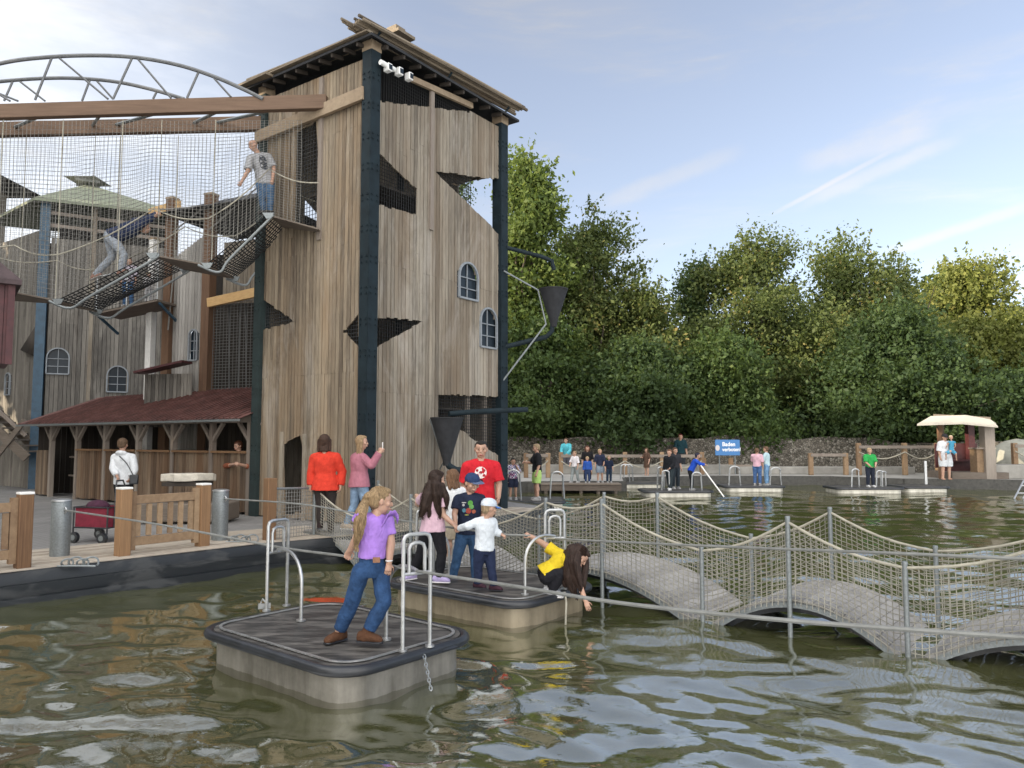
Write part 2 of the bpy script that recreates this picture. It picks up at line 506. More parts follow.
sheet([(-400, -60), (-16, -20)] + EDGE + [(60, -60), (400, -60), (400, 900), (-400, 900)], GZ - .012, 'ground', M['soil'])
sheet([(-80, -20), (-16.4, -1.2), (-6.6, 9.65), (-4.2, 12.4), (-2.0, 14.2), (-1.3, 15.5), (.5, 18.4), (.7, 19.3), (-.5, 21.3), (-2.8, 25), (-2.0, 29), (-4, 40.6), (-80, 60)], GZ - .004, 'paving', M['paving'])
sheet([(-2.0, 29.2), (.6, 30.6), (4.6, 30.8), (5.0, 33.9), (9.2, 35.4), (14.5, 34.9), (16.7, 32.7), (22, 31.5), (26, 29.9), (46, 24.4), (70, 12), (70, 40.6), (-4, 40.6)], GZ - .004, 'promenade', plain('promenade_stone', (.30, .29, .27), .85, var=.2, scale=1.4, bump=.2))

# dock boards laid across the edge strip
M['deck_board'] = wood('deck_board', (.26, .215, .165), (.50, .44, .36), axis='a', grain=9, spread=.5)
def edge_points(pts, step):
    out = []
    for a, b in zip(pts[:-1], pts[1:]):
        a, b = V((*a, 0)), V((*b, 0)); n = max(1, int((b - a).length / step))
        out += [a.lerp(b, i / n) for i in range(n)]
    return out + [V((*pts[-1], 0))]
db = MB()
for a, b in (((-13.2, 1.8), (-6.42, 9.42)), ((-6.42, 9.42), (-4.05, 12.15)), ((-4.05, 12.15), (-2.75, 13.2)), ((-2.75, 13.2), (-1.75, 14.0)), ((-1.75, 14.0), (-1.05, 15.4)), ((-1.05, 15.4), (.75, 18.35))):
    a, b = V((*a, 0)), V((*b, 0)); d = (b - a).normalized(); nrm = V((-d.y, d.x, 0)); L = (b - a).length
    wd = 1.9 if a.x < -4 else 1.0
    kmax = int(wd / .145)
    for k in range(kmax):                                   # boards run along the edge
        x0 = 0
        while x0 < L:
            x1 = min(L, x0 + random.uniform(2.2, 3.6))
            c = a + d * (x0 + x1) / 2 + nrm * (.03 + (k + .5) * .145)
            db.box((c.x, c.y, GZ + .004 + random.uniform(0, .004)), x1 - x0 - .006, .138, .024, atan2(d.y, d.x), random.random())
            x0 = x1
struct(db.build('dock_deck', M['deck_board']))
# rubber-clad dock face
def rubber_wet():
    m, t, b = nodes('dock_rubber')
    n = noise_(t, coords(t, (.7, .7, 1.6)), 1.9, 5, .62, .5)
    f = ramp_(t, n, [(.5, (0, 0, 0)), (.6, (1, 1, 1))])
    t.links.new(mixc(t, f, (.011, .013, .015), (.036, .038, .039)), b.inputs['Base Color'])
    t.links.new(math_(t, 'ADD', math_(t, 'MULTIPLY', f, .3), .34), b.inputs['Roughness'])
    bump_(t, b, noise_(t, coords(t), 5, 4, .6), .14, .02)
    return m
M['dock_rubber'] = rubber_wet()
fe = MB()
prof = [(-.05, GZ - .01), (.02, GZ + .012), (.05, GZ), (.075, GZ - .06), (.085, .26), (.11, .25), (.115, .17), (.10, .10), (.13, .085), (.14, -.02), (.14, -.35)]
ep = [V((*p, 0)) for p in EDGE[:10]]
rings = []
for i, p in enumerate(ep):
    d = (ep[min(i + 1, len(ep) - 1)] - ep[max(i - 1, 0)]).normalized(); out = V((d.y, -d.x, 0))
    rings.append([p + out * o + V((0, 0, z)) for o, z in prof])
k = len(prof)
fe.add([q for r in rings for q in r], [(i * k + j, (i + 1) * k + j, (i + 1) * k + j + 1, i * k + j + 1) for i in range(len(rings) - 1) for j in range(k - 1)])
struct(fe.build('dock_edge', M['dock_rubber']))
fe = MB()
for a, b in zip(EDGE[9:-1], EDGE[10:]):
    fe.beam((a[0], a[1], .17), (b[0], b[1], .17), .12, .5)
struct(fe.build('shore_edge', plain('shore_edge', (.05, .048, .042), .7, var=.4)))

# ------------------------------------------------------------------ plank walls with cut openings
def clip_poly_interval(poly, x):
    zs = []
    for (x0, z0), (x1, z1) in zip(poly, poly[1:] + poly[:1]):
        if (x0 <= x < x1) or (x1 <= x < x0):
            zs.append(z0 + (z1 - z0) * (x - x0) / (x1 - x0))
    zs.sort()
    return list(zip(zs[::2], zs[1::2]))
def plank_wall(org, ax, outn, L, z0, z1, holes, thick=.03, pw=.105, seams=(), ragged=.02, top=None):
    """boards side by side; each is cut where an opening crosses it. holes: polygons in (distance along ax, z)"""
    mb = MB(); x = 0.0; mood = .5
    while x < L - .02:
        wd = min(pw * random.uniform(.93, 1.1), L - x)
        xc = x + wd / 2
        mood = mood * .55 + random.random() * .45
        ti = max(0, min(1, mood + random.uniform(-.28, .28)))
        zt_ = top(xc) if top else z1
        segs = [((z0 + random.uniform(0, ragged),) * 2, (zt_, zt_))]           # (left, right) heights of both ends
        for h in holes:
            cl, cm, cr = clip_poly_interval(h, x + .006), clip_poly_interval(h, xc), clip_poly_interval(h, x + wd - .006)
            ns = []
            for a, b in segs:
                cur = a
                for k, (c, d) in enumerate(cm):
                    same = len(cl) == len(cm) == len(cr)
                    jit = random.uniform(-ragged, ragged); jit2 = random.uniform(-ragged, ragged)
                    c2 = (cl[k][0] + jit, cr[k][0] + jit) if same else (c + jit, c + jit)
                    d2 = (cl[k][1] + jit2, cr[k][1] + jit2) if same else (d + jit2, d + jit2)
                    if sum(c2) > sum(cur) + .06:
                        e = (min(c2[0], b[0]), min(c2[1], b[1])); ns.append((cur, e))
                    if sum(d2) > sum(cur): cur = d2
                if sum(cur) < sum(b) - .06: ns.append((cur, b))
            segs = [(a, b) for a, b in ns if sum(b) > sum(a) + .06]
        seg2 = []
        for a, b in segs:                                     # butt joints at storey heights
            cur = a
            for s in seams:
                s2 = s + random.choice((0, 0, random.uniform(-.5, .5)))
                if max(cur) + .3 < s2 < min(b) - .3: seg2.append((cur, (s2 - .003,) * 2)); cur = (s2,) * 2
            seg2.append((cur, b))
        AX = V(ax).normalized(); AY = V((0, 0, 1)).cross(AX)
        for a, b in seg2:
            c = V(org) + AX * xc + V(outn) * random.uniform(-.004, .006)
            hw, ht = AX * (wd - .013) / 2, AY * thick / 2
            p = [c - hw - ht, c + hw - ht, c + hw + ht, c - hw + ht]
            za = (a[0], a[1], a[1], a[0]); zb_2 = (b[0], b[1], b[1], b[0])
            mb.add([V((q.x, q.y, z)) for q, z in zip(p, za)] + [V((q.x, q.y, z)) for q, z in zip(p, zb_2)], MB.BF, max(0, min(1, ti + random.uniform(-.1, .1))))
        x += wd
    return mb
def on_wall(pts, org, ax, outn):
    out = []
    for px, py in pts:
        q = PPL(px, py, V(org), V(outn))
        out.append(((q - V(org)).dot(V(ax)), q.z))
    return out
def window_hole(q, org, ax, wd, ht):
    s0 = (V(q) - V(org)).dot(V(ax)); r = wd / 2; zs = ht / 2 - r; z = V(q).z
    return [(s0 - r, z - ht / 2)] + [(s0 - r * cos(pi * i / 10), z + zs + r * sin(pi * i / 10)) for i in range(11)] + [(s0 + r, z - ht / 2)]
def arched_window(parent, c, ax, outn, wd, ht, rows=3, frame=None):
    """arched window: frame, one dark pane, glazing bars in the frame mesh"""
    ax, outn, up = V(ax), V(outn), V((0, 0, 1)); r = wd / 2; zs = ht / 2 - r
    path = [(-r, -ht / 2)] + [(-r * cos(pi * i / 10), zs + r * sin(pi * i / 10)) for i in range(11)] + [(r, -ht / 2)]
    to = lambda p, o=0: V(c) + ax * p[0] + up * p[1] + outn * o
    fr = MB()
    loop = path
    pts = [to(p, .022) for p in loop]
    for a, b in zip(pts, pts[1:] + pts[:1]): fr.beam(a, b, .042, .05, up=outn)
    fr.beam(to((0, -ht / 2), -.03), to((0, zs + r), -.03), .022, .03, up=outn)
    for k in range(1, rows):
        z = -ht / 2 + (ht - r * .3) * k / rows
        fr.beam(to((-r, z), -.03), to((r, z), -.03), .022, .03, up=outn)
    wobj = fr.build('window', frame or M['win_frame'], parent)
    pn = MB(); pn.prism([to(p, -.055) for p in path], outn * .008)
    p_ = pn.build('pane', M['glass_dark'], wobj, org=worg(parent))
    p_.location = (0, 0, 0)
    return wobj

# ------------------------------------------------------------------ the big tower
T0 = V((P(366, 470, 14.8).x, 14.8, 0))
LU, LV, TZ = 3.38, 4.36, 9.80
T1, T2, T3 = T0 + UA * LU, T0 + VA * LV, T0 + UA * LU + VA * LV
tower = thing('wood_tower', 'tall weathered plank tower with dark steel corner posts and a shallow roof', 'tower', (T0.x, T0.y, GZ))
NL, NR = -VA, -UA       # outward normals of the two visible faces
for q, s in ((T0, .235), (T1, .22), (T2, .25), (T3, .25)):
    mb = MB()
    c = q
    # H-section column with bolts
    mb.box((c.x, c.y, (GZ + TZ + .05) / 2), s, .04, TZ + .05 - GZ, ax=UA, ay=VA)
    for sg in (-1, 1):
        d = c + VA * sg * s / 2
        mb.box((d.x, d.y, (GZ + TZ + .05) / 2), s, .03, TZ + .05 - GZ, ax=UA, ay=VA)
        d = c + UA * sg * s / 2
        mb.box((d.x, d.y, (GZ + TZ + .05) / 2), .028, s + .02, TZ + .05 - GZ, ax=UA, ay=VA)
    for z in np.arange(1.2, 9.4, .62):
        for dz in (0, .11):
            for o, n2 in ((NL, UA), (NR, VA)):
                for sg in (-.3, .3):
                    d = c + o * (s / 2 + .02) + n2 * s * sg
                    mb.box((d.x, d.y, z + dz), .032, .032, .032, ax=UA, ay=VA)
    mb.build('corner_post', M['blue_steel'] if q is not T1 else M['green_steel'], tower)
    cp = MB(); cp.box((c.x, c.y, TZ + .14), s + .04, s + .04, .2, ax=UA, ay=VA); cp.build('post_cap', M['beam_pale'], tower)
hl_net = [(290, 137), (319, 120), (319, 228), (290, 223)]
holesL = [hl_net, [(258, 296), (296, 322), (258, 331)], [(344, 332), (360, 313), (360, 347)], [(284, 444), (303, 434), (304, 512), (284, 514)]]
holesR = [[(374, 30), (374, 101), (470, 112.5), (470, 60)], [(374, 149), (417, 190), (417, 215), (374, 204)], [(434, 171), (477, 177), (500, 179), (500, 236), (455, 191)],
          [(374, 317), (423, 321), (374, 349)], [(437, 394), (500, 397), (500, 457), (457, 428), (437, 416)]]
oL = T0 + UA * .14 + NL * .03; oR = T0 + VA * .14 + NR * .03
hL = [on_wall(h, oL, UA, NL) for h in holesL]; hR = [on_wall(h, oR, VA, NR) for h in holesR]
TW = []
for px, py, wd, ht in ((468, 281, 18.5, 37), (488, 328, 16.5, 40)):
    q = PPL(px, py, oR + NR * .02, NR); sc = q.y / F
    TW.append((q, wd * sc / .62, ht * sc)); 
hRw = hR + [window_hole(q, oR, VA, wd, ht) for q, wd, ht in TW]
plank_wall(oL, UA, NL, LU - .27, GZ + .02, TZ - .05, hL, seams=(3.4, 6.0, 8.4)).build('plank_wall', M['wall_wood'], tower, smooth=False)
plank_wall(oR, VA, NR, LV - .27, GZ + .02, TZ - .05, hRw, seams=(3.0, 5.6, 8.2)).build('plank_wall', M['wall_grey'], tower, smooth=False)
oB = T1 + VA * .14; hB = []
plank_wall(oB, VA, UA, LV - .27, GZ, TZ - .05, [[(.9, 7.0), (1.7, 7.3), (.9, 7.8)]], pw=.2).build('plank_wall', M['wall_grey'], tower, smooth=False)
oB = T2 + UA * .14
hB = on_wall([(462, 150), (515, 150), (515, 250), (462, 240)], oB, UA, VA)
plank_wall(oB, UA, VA, LU - .27, GZ, TZ - .05, [[(0, 6.0), (1.25, 6.0), (1.25, 8.6), (0, 8.6)]], pw=.2).build('plank_wall', M['wall_grey'], tower, smooth=False)
mb = MB(); mb.box((*(oB + VA * .03 + UA * .6).xy, 5.98), 1.4, .08, .12, ax=UA, ay=VA); mb.box((*(oB + VA * .03 + UA * .5).xy, 6.9), 1.4, .04, .05, ax=UA, ay=VA)
mb.build('guard_rail', M['blue_steel'], tower)
for z, s in ((2.75, 1.0), (5.2, 1.0), (7.3, .62)):
    mb = MB()
    for i in range(22):
        a = T0 + UA * .2 + VA * (.15 + (LV - .3) * (i + .5) / 22)
        c = a + UA * (LU - .4) * s * .5
        mb.box((c.x, c.y, z), (LU - .4) * s, (LV - .3) / 22 - .01, .05, ax=UA, ay=VA, tint=random.random())
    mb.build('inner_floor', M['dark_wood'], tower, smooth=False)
# black safety nets behind the openings
def net_in(org, ax, outn, rect, sp, r, back, mat='net_black', name='safety_net'):
    (x0, z0), (x1, z1) = rect
    mb = MB(); up = V((0, 0, 1)); o = V(org) - V(outn) * back
    fn = lambda u, v: o + V(ax) * (x0 + (x1 - x0) * u) + up * (z0 + (z1 - z0) * v)
    mb.net(fn, max(2, int((x1 - x0) / sp)), max(2, int((z1 - z0) / sp)), r, 1, 1)
    return mb.build(name, M[mat], tower, smooth=False)
def bbox(h): return (min(p[0] for p in h), min(p[1] for p in h)), (max(p[0] for p in h), max(p[1] for p in h))
for i, h in enumerate(hL[:3]): net_in(oL, UA, NL, bbox(h), .075 if i else .085, .008, .05)
for i, h in enumerate(hR):
    (x0, z0), (x1, z1) = bbox(h)
    if i == 0: z1 = TZ - .02
    if i == 2: x1 = x0 + 1.35
    net_in(oR, VA, NR, ((x0, z0), (x1, z1)), .07, .0075, .05)
# dark framing seen through the lower mesh, posts, diagonal timbers, battens
mb = MB()
for px in (467, 484):
    q = PPL(px, 420, oR - NR * .12, NR); mb.box((q.x, q.y, 2.4), .09, .09, 2.2, ax=UA, ay=VA)
mb.build('inner_stud', M['shed_post'], tower)
a, b = PPL(256, 138, oL + NL * .1, NL), PPL(364, 93, oL + NL * .1, NL)
mb = MB(); mb.beam(a, b, .09, .27, up=(0, 0, 1)); mb.build('diagonal_beam', M['beam_pale'], tower, bevel=.008)
a, b = PPL(412, 79, oR + NR * .06, NR), PPL(472, 106, oR + NR * .06, NR)
mb = MB(); mb.beam(a, b, .08, .13); mb.build('diagonal_beam', M['beam_pale'], tower, bevel=.008)
for wl, org, ax, nn, px, ya, yb in (('L', oL, UA, NL, 292, 100, 238), ('L', oL, UA, NL, 319, 55, 240), ('R', oR, VA, NR, 431, 84, 230)):
    a, b = PPL(px, ya, org + nn * .035, nn), PPL(px, yb, org + nn * .035, nn)
    mb = MB(); mb.beam(V((b.x, b.y, min(a.z, TZ - .1))), b, .11, .06, up=nn); mb.build('batten', M['shed_post'] if px != 292 else M['wall_wood'], tower)
# the door leaf standing in the dark doorway
(x0, z0), (x1, z1) = bbox(hL[3])
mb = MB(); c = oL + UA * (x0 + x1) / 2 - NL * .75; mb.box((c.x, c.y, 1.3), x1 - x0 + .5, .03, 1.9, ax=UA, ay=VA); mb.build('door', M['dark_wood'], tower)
mb = MB(); c = oL + NL * .03
for xx in (x0 - .02, x1 + .03): q = c + UA * xx; mb.box((q.x, q.y, (GZ + z1) / 2), .1, .05, z1 - GZ + (.1 if xx > x0 else -.0), ax=UA, ay=VA, tint=.9)
mb.build('door_frame', M['wall_grey'], tower)
for q, wd, ht in TW:
    arched_window(tower, q, VA, NR, wd, ht)
# platform bracket planks under the left door
# roof: shallow hip, dark underside, reed-edged raised eave strips
OV = .34
E0, E1, E2, E3 = T0 - (UA + VA) * OV, T1 + (UA - VA) * OV, T2 + (VA - UA) * OV, T3 + (UA + VA) * OV
AP = (T0 + T3) / 2
EZ = TZ + .16
mb = MB()
c4 = [V((p.x, p.y, EZ)) for p in (E0, E2, E3, E1)]; ap = V((AP.x, AP.y, EZ + 1.15))
up = V((0, 0, .055))
mb.add(c4 + [ap] + [c + up for c in c4] + [ap + up], [(1, 0, 4), (2, 1, 4), (3, 2, 4), (0, 3, 4), (5, 6, 9), (6, 7, 9), (7, 8, 9), (8, 5, 9), (0, 1, 6, 5), (1, 2, 7, 6), (2, 3, 8, 7), (3, 0, 5, 8)])
roof = mb.build('roof', M['roof_dark'], tower, smooth=False)
mb = MB()
for p0, p1 in ((T0, T1), (T0, T2)):                           # rafters tails under the eaves
    for k in range(9):
        q = p0.lerp(p1, (k + .3) / 9); n_ = NL if p1 is T1 else NR
        mb = MB(); mb.beam(V((q.x, q.y, EZ + .02)), V((q.x, q.y, EZ - .03)) + n_ * (OV - .04), .05, .08); mb.build('rafter', M['dark_wood'], roof, org=worg(tower))
mb = MB()
s0, s1 = V((E0.x, E0.y, EZ + .27)) - VA * .38 + UA * .1, V((E2.x, E2.y, EZ + .44)) + VA * .25
for k in range(15):
    o = -NR * random.uniform(-.05, .42); dz = random.uniform(-.05, .05)
    a = s0 + o + V((0, 0, dz)) + VA * random.uniform(-.05, .4); b = s1 + o + V((0, 0, dz + random.uniform(-.04, .04))) - VA * random.uniform(-.05, .5)
    mid = a.lerp(b, .5) + V((0, 0, random.uniform(-.03, .03)))
    mb.tube([a, mid, b], random.uniform(.022, .04), 6, tint=random.random())
mb.build('reed_eave', M['roof_reed'], roof, org=worg(tower))
mb = MB()
for q in (T0, T2, T0.lerp(T2, .5)):
    mb = MB(); mb.tube([V((q.x, q.y, TZ + .2)), V((q.x, q.y, EZ + .28)) + NR * OV * .8], .025, 6); mb.build('eave_bracket', M['blue_steel'], roof, org=worg(tower))
mb = MB()
s0, s1 = V((E0.x, E0.y, EZ + .1)), V((E1.x, E1.y, EZ + .1)) + UA * .1
for k in range(9):
    o = -NL * random.uniform(0, .6)
    mb.beam(s0 + o + UA * random.uniform(0, .6) + V((0, 0, o.length * .3)), s1 + o + V((0, 0, .02 * k * random.random() + o.length * .3)) - UA * random.uniform(0, .5), .12, .03, tint=random.random())
mb.beam(s1 + UA * .02 - NL * .02, s1 - UA * 1.1 + NL * .06 + V((0, 0, -.05)), .25, .05)
mb.build('left_eave_board' if False else 'eave_board', M['roof_reed'], roof, org=worg(tower))
mb = MB(); c = PPL(399, 37, T0 + UA * 1.0, UA)
mb.box(c, .55, .5, .07, ax=VA, ay=V((0, 0, 1)).cross(VA)); mb.box(c + V((0, 0, .09)) - VA * .1, .3, .3, .12, ax=VA, ay=V((0, 0, 1)).cross(VA))
mb.build('roof_cap', M['roof_reed'], roof, org=worg(tower), smooth=False)
for k, (px, py) in enumerate(((384, 66), (388, 70), (399, 74), (409, 79))):
    q = PPL(px, py - 2, oR + NR * .22, NR)
    lamp = thing('floodlight', ['white tube lamp under the tower roof, uppermost of the floodlight row', 'first small square white floodlight below the tube lamp under the tower eave',
                                'middle small white floodlight under the tower eave', 'lowest small white floodlight under the tower eave, at the end of the sloping timber'][k], 'floodlight', q, 'floodlights under the tower eave')
    if k == 0:
        mb = MB(); mb.tube([q - VA * .1, q + VA * .28], .055, 10); mb.build('housing', M['white_lamp'], lamp)
    else:
        mb = MB(); mb.box(q, .15, .12, .16, ax=UA, ay=VA); mb.build('housing', M['white_lamp'], lamp, bevel=.015)
        mb = MB(); g = q + NR * .08; mb.box(g, .01, .09, .1, ax=UA, ay=VA); mb.build('lens', M['glass_dark'], lamp)
    mb = MB(); mb.tube([q, q - NR * .24 + V((0, 0, .06))], .015, 6); mb.build('bracket', M['blue_steel'], lamp)

# ------------------------------------------------------------------ funnels with their pipes
def funnel(label, top, rad, depth, pipes, rods, loc):
    t = thing('funnel', label, 'funnel', loc)
    mb = MB(); top = V(top)
    n = 20; prof = [(rad * 1.04, 0), (rad * 1.04, -.03), (rad, -.03), (.09, -depth), (.075, -depth - .12), (.05, -depth - .12), (.06, -depth), (rad * .95, -.02), (rad * .95, 0)]
    vs = [top + V((r * cos(2 * pi * j / n), r * sin(2 * pi * j / n), z)) for r, z in prof for j in range(n)]
    kk = len(prof)
    mb.add(vs, [(i * n + j, i * n + (j + 1) % n, ((i + 1) % kk) * n + (j + 1) % n, ((i + 1) % kk) * n + j) for i in range(kk) for j in range(n)])
    mb.build('cone', M['roof_dark'], t)
    for p, r in pipes:
        mb = MB(); mb.tube(p, r, 10); mb.build('pipe', M['blue_steel'], t)
    for p, r in rods:
        mb = MB(); mb.tube(p, r, 8); mb.build('bracket_rod', M['galv'], t)
    return t
Yf = PPL(448, 420, oR + NR * .55, NR).y
tp = P(447, 417.5, Yf)
funnel('dark funnel in front of the mesh window at the tower foot', tp, .34, .88,
       [([P(447, 461, Yf), P(449, 466, Yf), P(456, 470, Yf), P(484, 473, Yf + .1)], .07), ([P(449, 414, Yf), P(470, 412, Yf + .25), P(527, 409.5, Yf + .9)], .06)], [([P(430, 419, Yf), P(444, 461, Yf), P(440, 469, Yf + .4)], .018)], V((tp.x, tp.y, GZ)))
Yf = T2.y + .1
tp = P(553.5, 289, Yf)
funnel('dark funnel hanging beside the tower, in front of the trees', tp, .345, .82,
       [([P(500, 246, T2.y), P(520, 251, Yf), P(543, 257, Yf), P(552, 261, Yf), P(554, 270, Yf)], .05), ([P(552.5, 322, Yf), P(552, 331, Yf), P(546, 337, Yf), P(500, 348, T2.y)], .06)],
       [([P(502, 270, T2.y - .1), P(538, 290, Yf - .1), P(546, 324, Yf - .1), P(502, 382, T2.y - .1)], .022)], V((T2.x, T2.y, P(553, 345, Yf).z)))
# ------------------------------------------------------------------ hanging rope bridge left of the tower
YN, YF_ = 15.35, 16.75
rb = thing('rope_bridge', 'hanging net bridge of zigzag steps slung under arched timber beams', 'rope bridge', P(160, 215, 16))
a, b = P(-90, 115, YN), P(327, 102.5, YN + .1)
mb = MB(); mb.beam(a, b, .16, .30); mb.build('beam', M['beam_brown'], rb, bevel=.01)
a2, b2 = P(-90, 132, YF_), P(262, 124, YF_)
mb = MB(); mb.beam(a2, b2, .16, .32); mb.build('beam', M['beam_brown'], rb, bevel=.01)
mb = MB()
for k in range(7):
    f0 = (k + .2) / 7; p, q = a.lerp(b, f0), a2.lerp(b2, min(1, f0 + (.06 if k % 2 else -.02)))
    mb.tube([p + V((0, 0, -.1)), q + V((0, 0, .05))], .035, 6)
mb.build('cross_tie', M['galv'], rb)
def spline(pts, n=8):
    out = []
    for i in range(len(pts) - 1):
        p0, p1, p2, p3 = pts[max(i - 1, 0)], pts[i], pts[i + 1], pts[min(i + 2, len(pts) - 1)]
        for j in range(n):
            t = j / n
            out.append(.5 * ((2 * p1) + (p2 - p0) * t + (2 * p0 - 5 * p1 + 4 * p2 - p3) * t * t + (3 * p1 - p0 - 3 * p2 + p3) * t ** 3))
    return out + [pts[-1]]
arcs = [([(-120, 112), (-60, 82), (0, 63.5), (50, 57), (100, 55.5), (140, 58), (180, 65.5), (215, 77), (245, 90), (263, 99)], YN,
         [((-35, 74), (10, 101)), ((52, 57), (35, 100)), ((58, 57), (108, 99)), ((132, 58), (113, 99)), ((137, 58), (171, 98)), ((199, 71), (187, 98)), ((212, 76), (231, 97))]),
        ([(-120, 112), (-60, 90), (0, 81.5), (60, 78), (110, 81), (150, 89), (184, 99)], YF_, [((13, 80.5), (4, 101)), ((18, 80), (45, 101)), ((90, 79.5), (82, 101)), ((96, 80), (113, 99)), ((-25, 84), (18, 101)), ((157, 91), (153, 99))])]
for pts, Y, st in arcs:
    mb = MB(); mb.tube(spline([P(x, y, Y) for x, y in pts]), .042, 8)
    for p, q in st: mb.tube([P(*p, Y), P(*q, Y)], .024, 6)
    mb.build('arch_truss', M['truss_grey'], rb)
# steps: profile of the walkway (near edge) in the picture
prof = [(-60, 286), (12, 291), (58, 300), (152, 254), (207, 264), (268, 214), (318, 228)]
near = [P(x, y, YN) for x, y in prof]
far = [V((p.x + .05, YF_, p.z + .02)) for p in near]
def slab(mb, i, th=.05):
    n0, n1, f0, f1 = near[i], near[i + 1], far[i], far[i + 1]; d = V((0, 0, -th))
    mb.add([n0, n1, f1, f0, n0 + d, n1 + d, f1 + d, f0 + d], [(0, 1, 2, 3), (7, 6, 5, 4), (0, 4, 5, 1), (1, 5, 6, 2), (2, 6, 7, 3), (3, 7, 4, 0)])
for i in (0, 1, 3, 5):
    mb = MB(); slab(mb, i, .035); mb.build('step_platform', M['old_wood'], rb, smooth=False, bevel=.01)
for i in (2, 4):
    mb = MB()
    mb.net(lambda u, v: near[i].lerp(near[i + 1], u).lerp(far[i].lerp(far[i + 1], u), v) + V((0, 0, -.12 * sin(pi * v) * sin(pi * u))), 20, 13, .013, 6, 6)
    mb.build('ramp_net', M['net_black'], rb, smooth=False)
    for row in (near, far):
        mb = MB(); d = V((0, 0, -.1)); lo, hi = row[i], row[i + 1]
        mb.tube(spline([lo + V((-.18, 0, -.02)), lo + V((.25, 0, -.17)), lo.lerp(hi, .3) + V((.1, 0, -.2)), hi + V((.02, 0, -.12)), hi + V((.1, 0, -.02))], 6), .027, 8)
        mb.build('ramp_rail', M['galv'], rb)
        mb = MB()
        for e in (lo, hi):
            mb = MB(); mb.prism([e + V((-.11, -.03, .02)), e + V((.13, -.03, .02)), e + V((.08, -.03, -.08)), e + V((-.02, -.03, -.11))], (0, .025, 0)); mb.build('bracket_plate', M['galv'], rb, smooth=False)
def step_z(x, row):
    for p, q in zip(row[:-1], row[1:]):
        if p.x <= x <= q.x: return p.z + (q.z - p.z) * (x - p.x) / (q.x - p.x)
    return row[0].z if x < row[0].x else row[-1].z
x0, x1 = near[0].x, P(300, 200, YN).x
for row, Y, bz, xr in ((near, YN, a.z, x1), (far, YF_, a2.z, P(262, 200, YF_).x)):
    mb = MB()
    L = xr - x0; nu = int(L / .085)
    fn = lambda u, v: V((x0 + L * u, Y + .05 * sin(u * 40) * sin(pi * v), step_z(x0 + L * u, row) * (1 - v) + (bz - .12) * v))
    mb.net(fn, nu, 38, .0042 if Y == YN else .0038, nu // 2, 5)
    mb.build('side_net', M['net_grey'], rb, smooth=False)
    mb = MB()
    for px in ((-35, 2, 62, 122, 161, 215) if Y == YN else (-10, 26, 95, 120, 178, 240)):
        q = P(px, 150, Y); mb.tube([V((q.x, Y, step_z(q.x, row))), V((q.x, Y, bz - .1))], .010, 5)
    mb.build('hanger_rope', M['rope_cream'], rb)
    mb = MB()
    hp = [(p.x, p.z + .95) for p in row]
    pts = []
    for (xa, za), (xb, zb) in zip(hp[:-1], hp[1:]):
        for k in range(6): t = k / 6; pts.append(V((xa + (xb - xa) * t, Y, za + (zb - za) * t - .1 * sin(pi * t))))
    mb.tube(pts + [V((hp[-1][0], Y, hp[-1][1]))], .013, 6)
    mb.build('hand_rope', M['rope_cream'], rb)

# ------------------------------------------------------------------ red cabin at the left edge
YC = 12.6
ca, cd = V((.80, .60, 0)), V((-.60, .80, 0))                  # front and depth directions
rc = P(13, 305, YC); rc = V((rc.x, YC, 0))
t = thing('red_cabin', 'dark red boarded cabin with a hipped roof at the left end of the rope bridge', 'cabin', V((rc.x - .6, rc.y, GZ)))
zt, zb = P(10, 282, YC).z, P(10, 364, YC).z
mb = MB()
for k in range(10):
    c = rc - ca * (.06 + k * .13); mb.box((c.x, c.y, (zt + zb) / 2), .12, .03, zt - zb, ax=ca, ay=cd, tint=random.random())
c = rc - ca * .65 + cd * .6; mb.box((c.x, c.y, (zt + zb) / 2), 1.28, 1.16, zt - zb - .02, ax=ca, ay=cd)
mb.build('wall', M['red_wood'], t, smooth=False)
mb = MB(); c = rc - ca * .03 - cd * .03; mb.box((c.x, c.y, (zt + zb) / 2), .1, .06, zt - zb + .02, ax=ca, ay=cd); mb.build('corner_board', M['red_wood'], t)
ez = P(18, 281, YC).z; e0 = rc + ca * .1 - cd * .15
cs = [V((q_.x, q_.y, ez)) for q_ in (e0, e0 + cd * 1.5, e0 + cd * 1.5 - ca * 1.6, e0 - ca * 1.6)]; ap = (cs[0] + cs[2]) / 2 + V((0, 0, .85))
mb = MB(); mb.add(cs + [c - V((0, 0, .08)) for c in cs] + [ap], [(0, 1, 8), (1, 2, 8), (2, 3, 8), (3, 0, 8), (0, 4, 5, 1), (1, 5, 6, 2), (2, 6, 7, 3), (3, 7, 4, 0), (7, 6, 5, 4)])
mb.build('roof', plain('cabin_roof', (.06, .04, .042), .8, var=.3), t, smooth=False)
mb = MB(); c = rc - ca * .7 + cd * .6; mb.tube([V((c.x, c.y, GZ)), V((c.x, c.y, zb))], .14, 10); mb.build('post', M['blue_steel'], t)

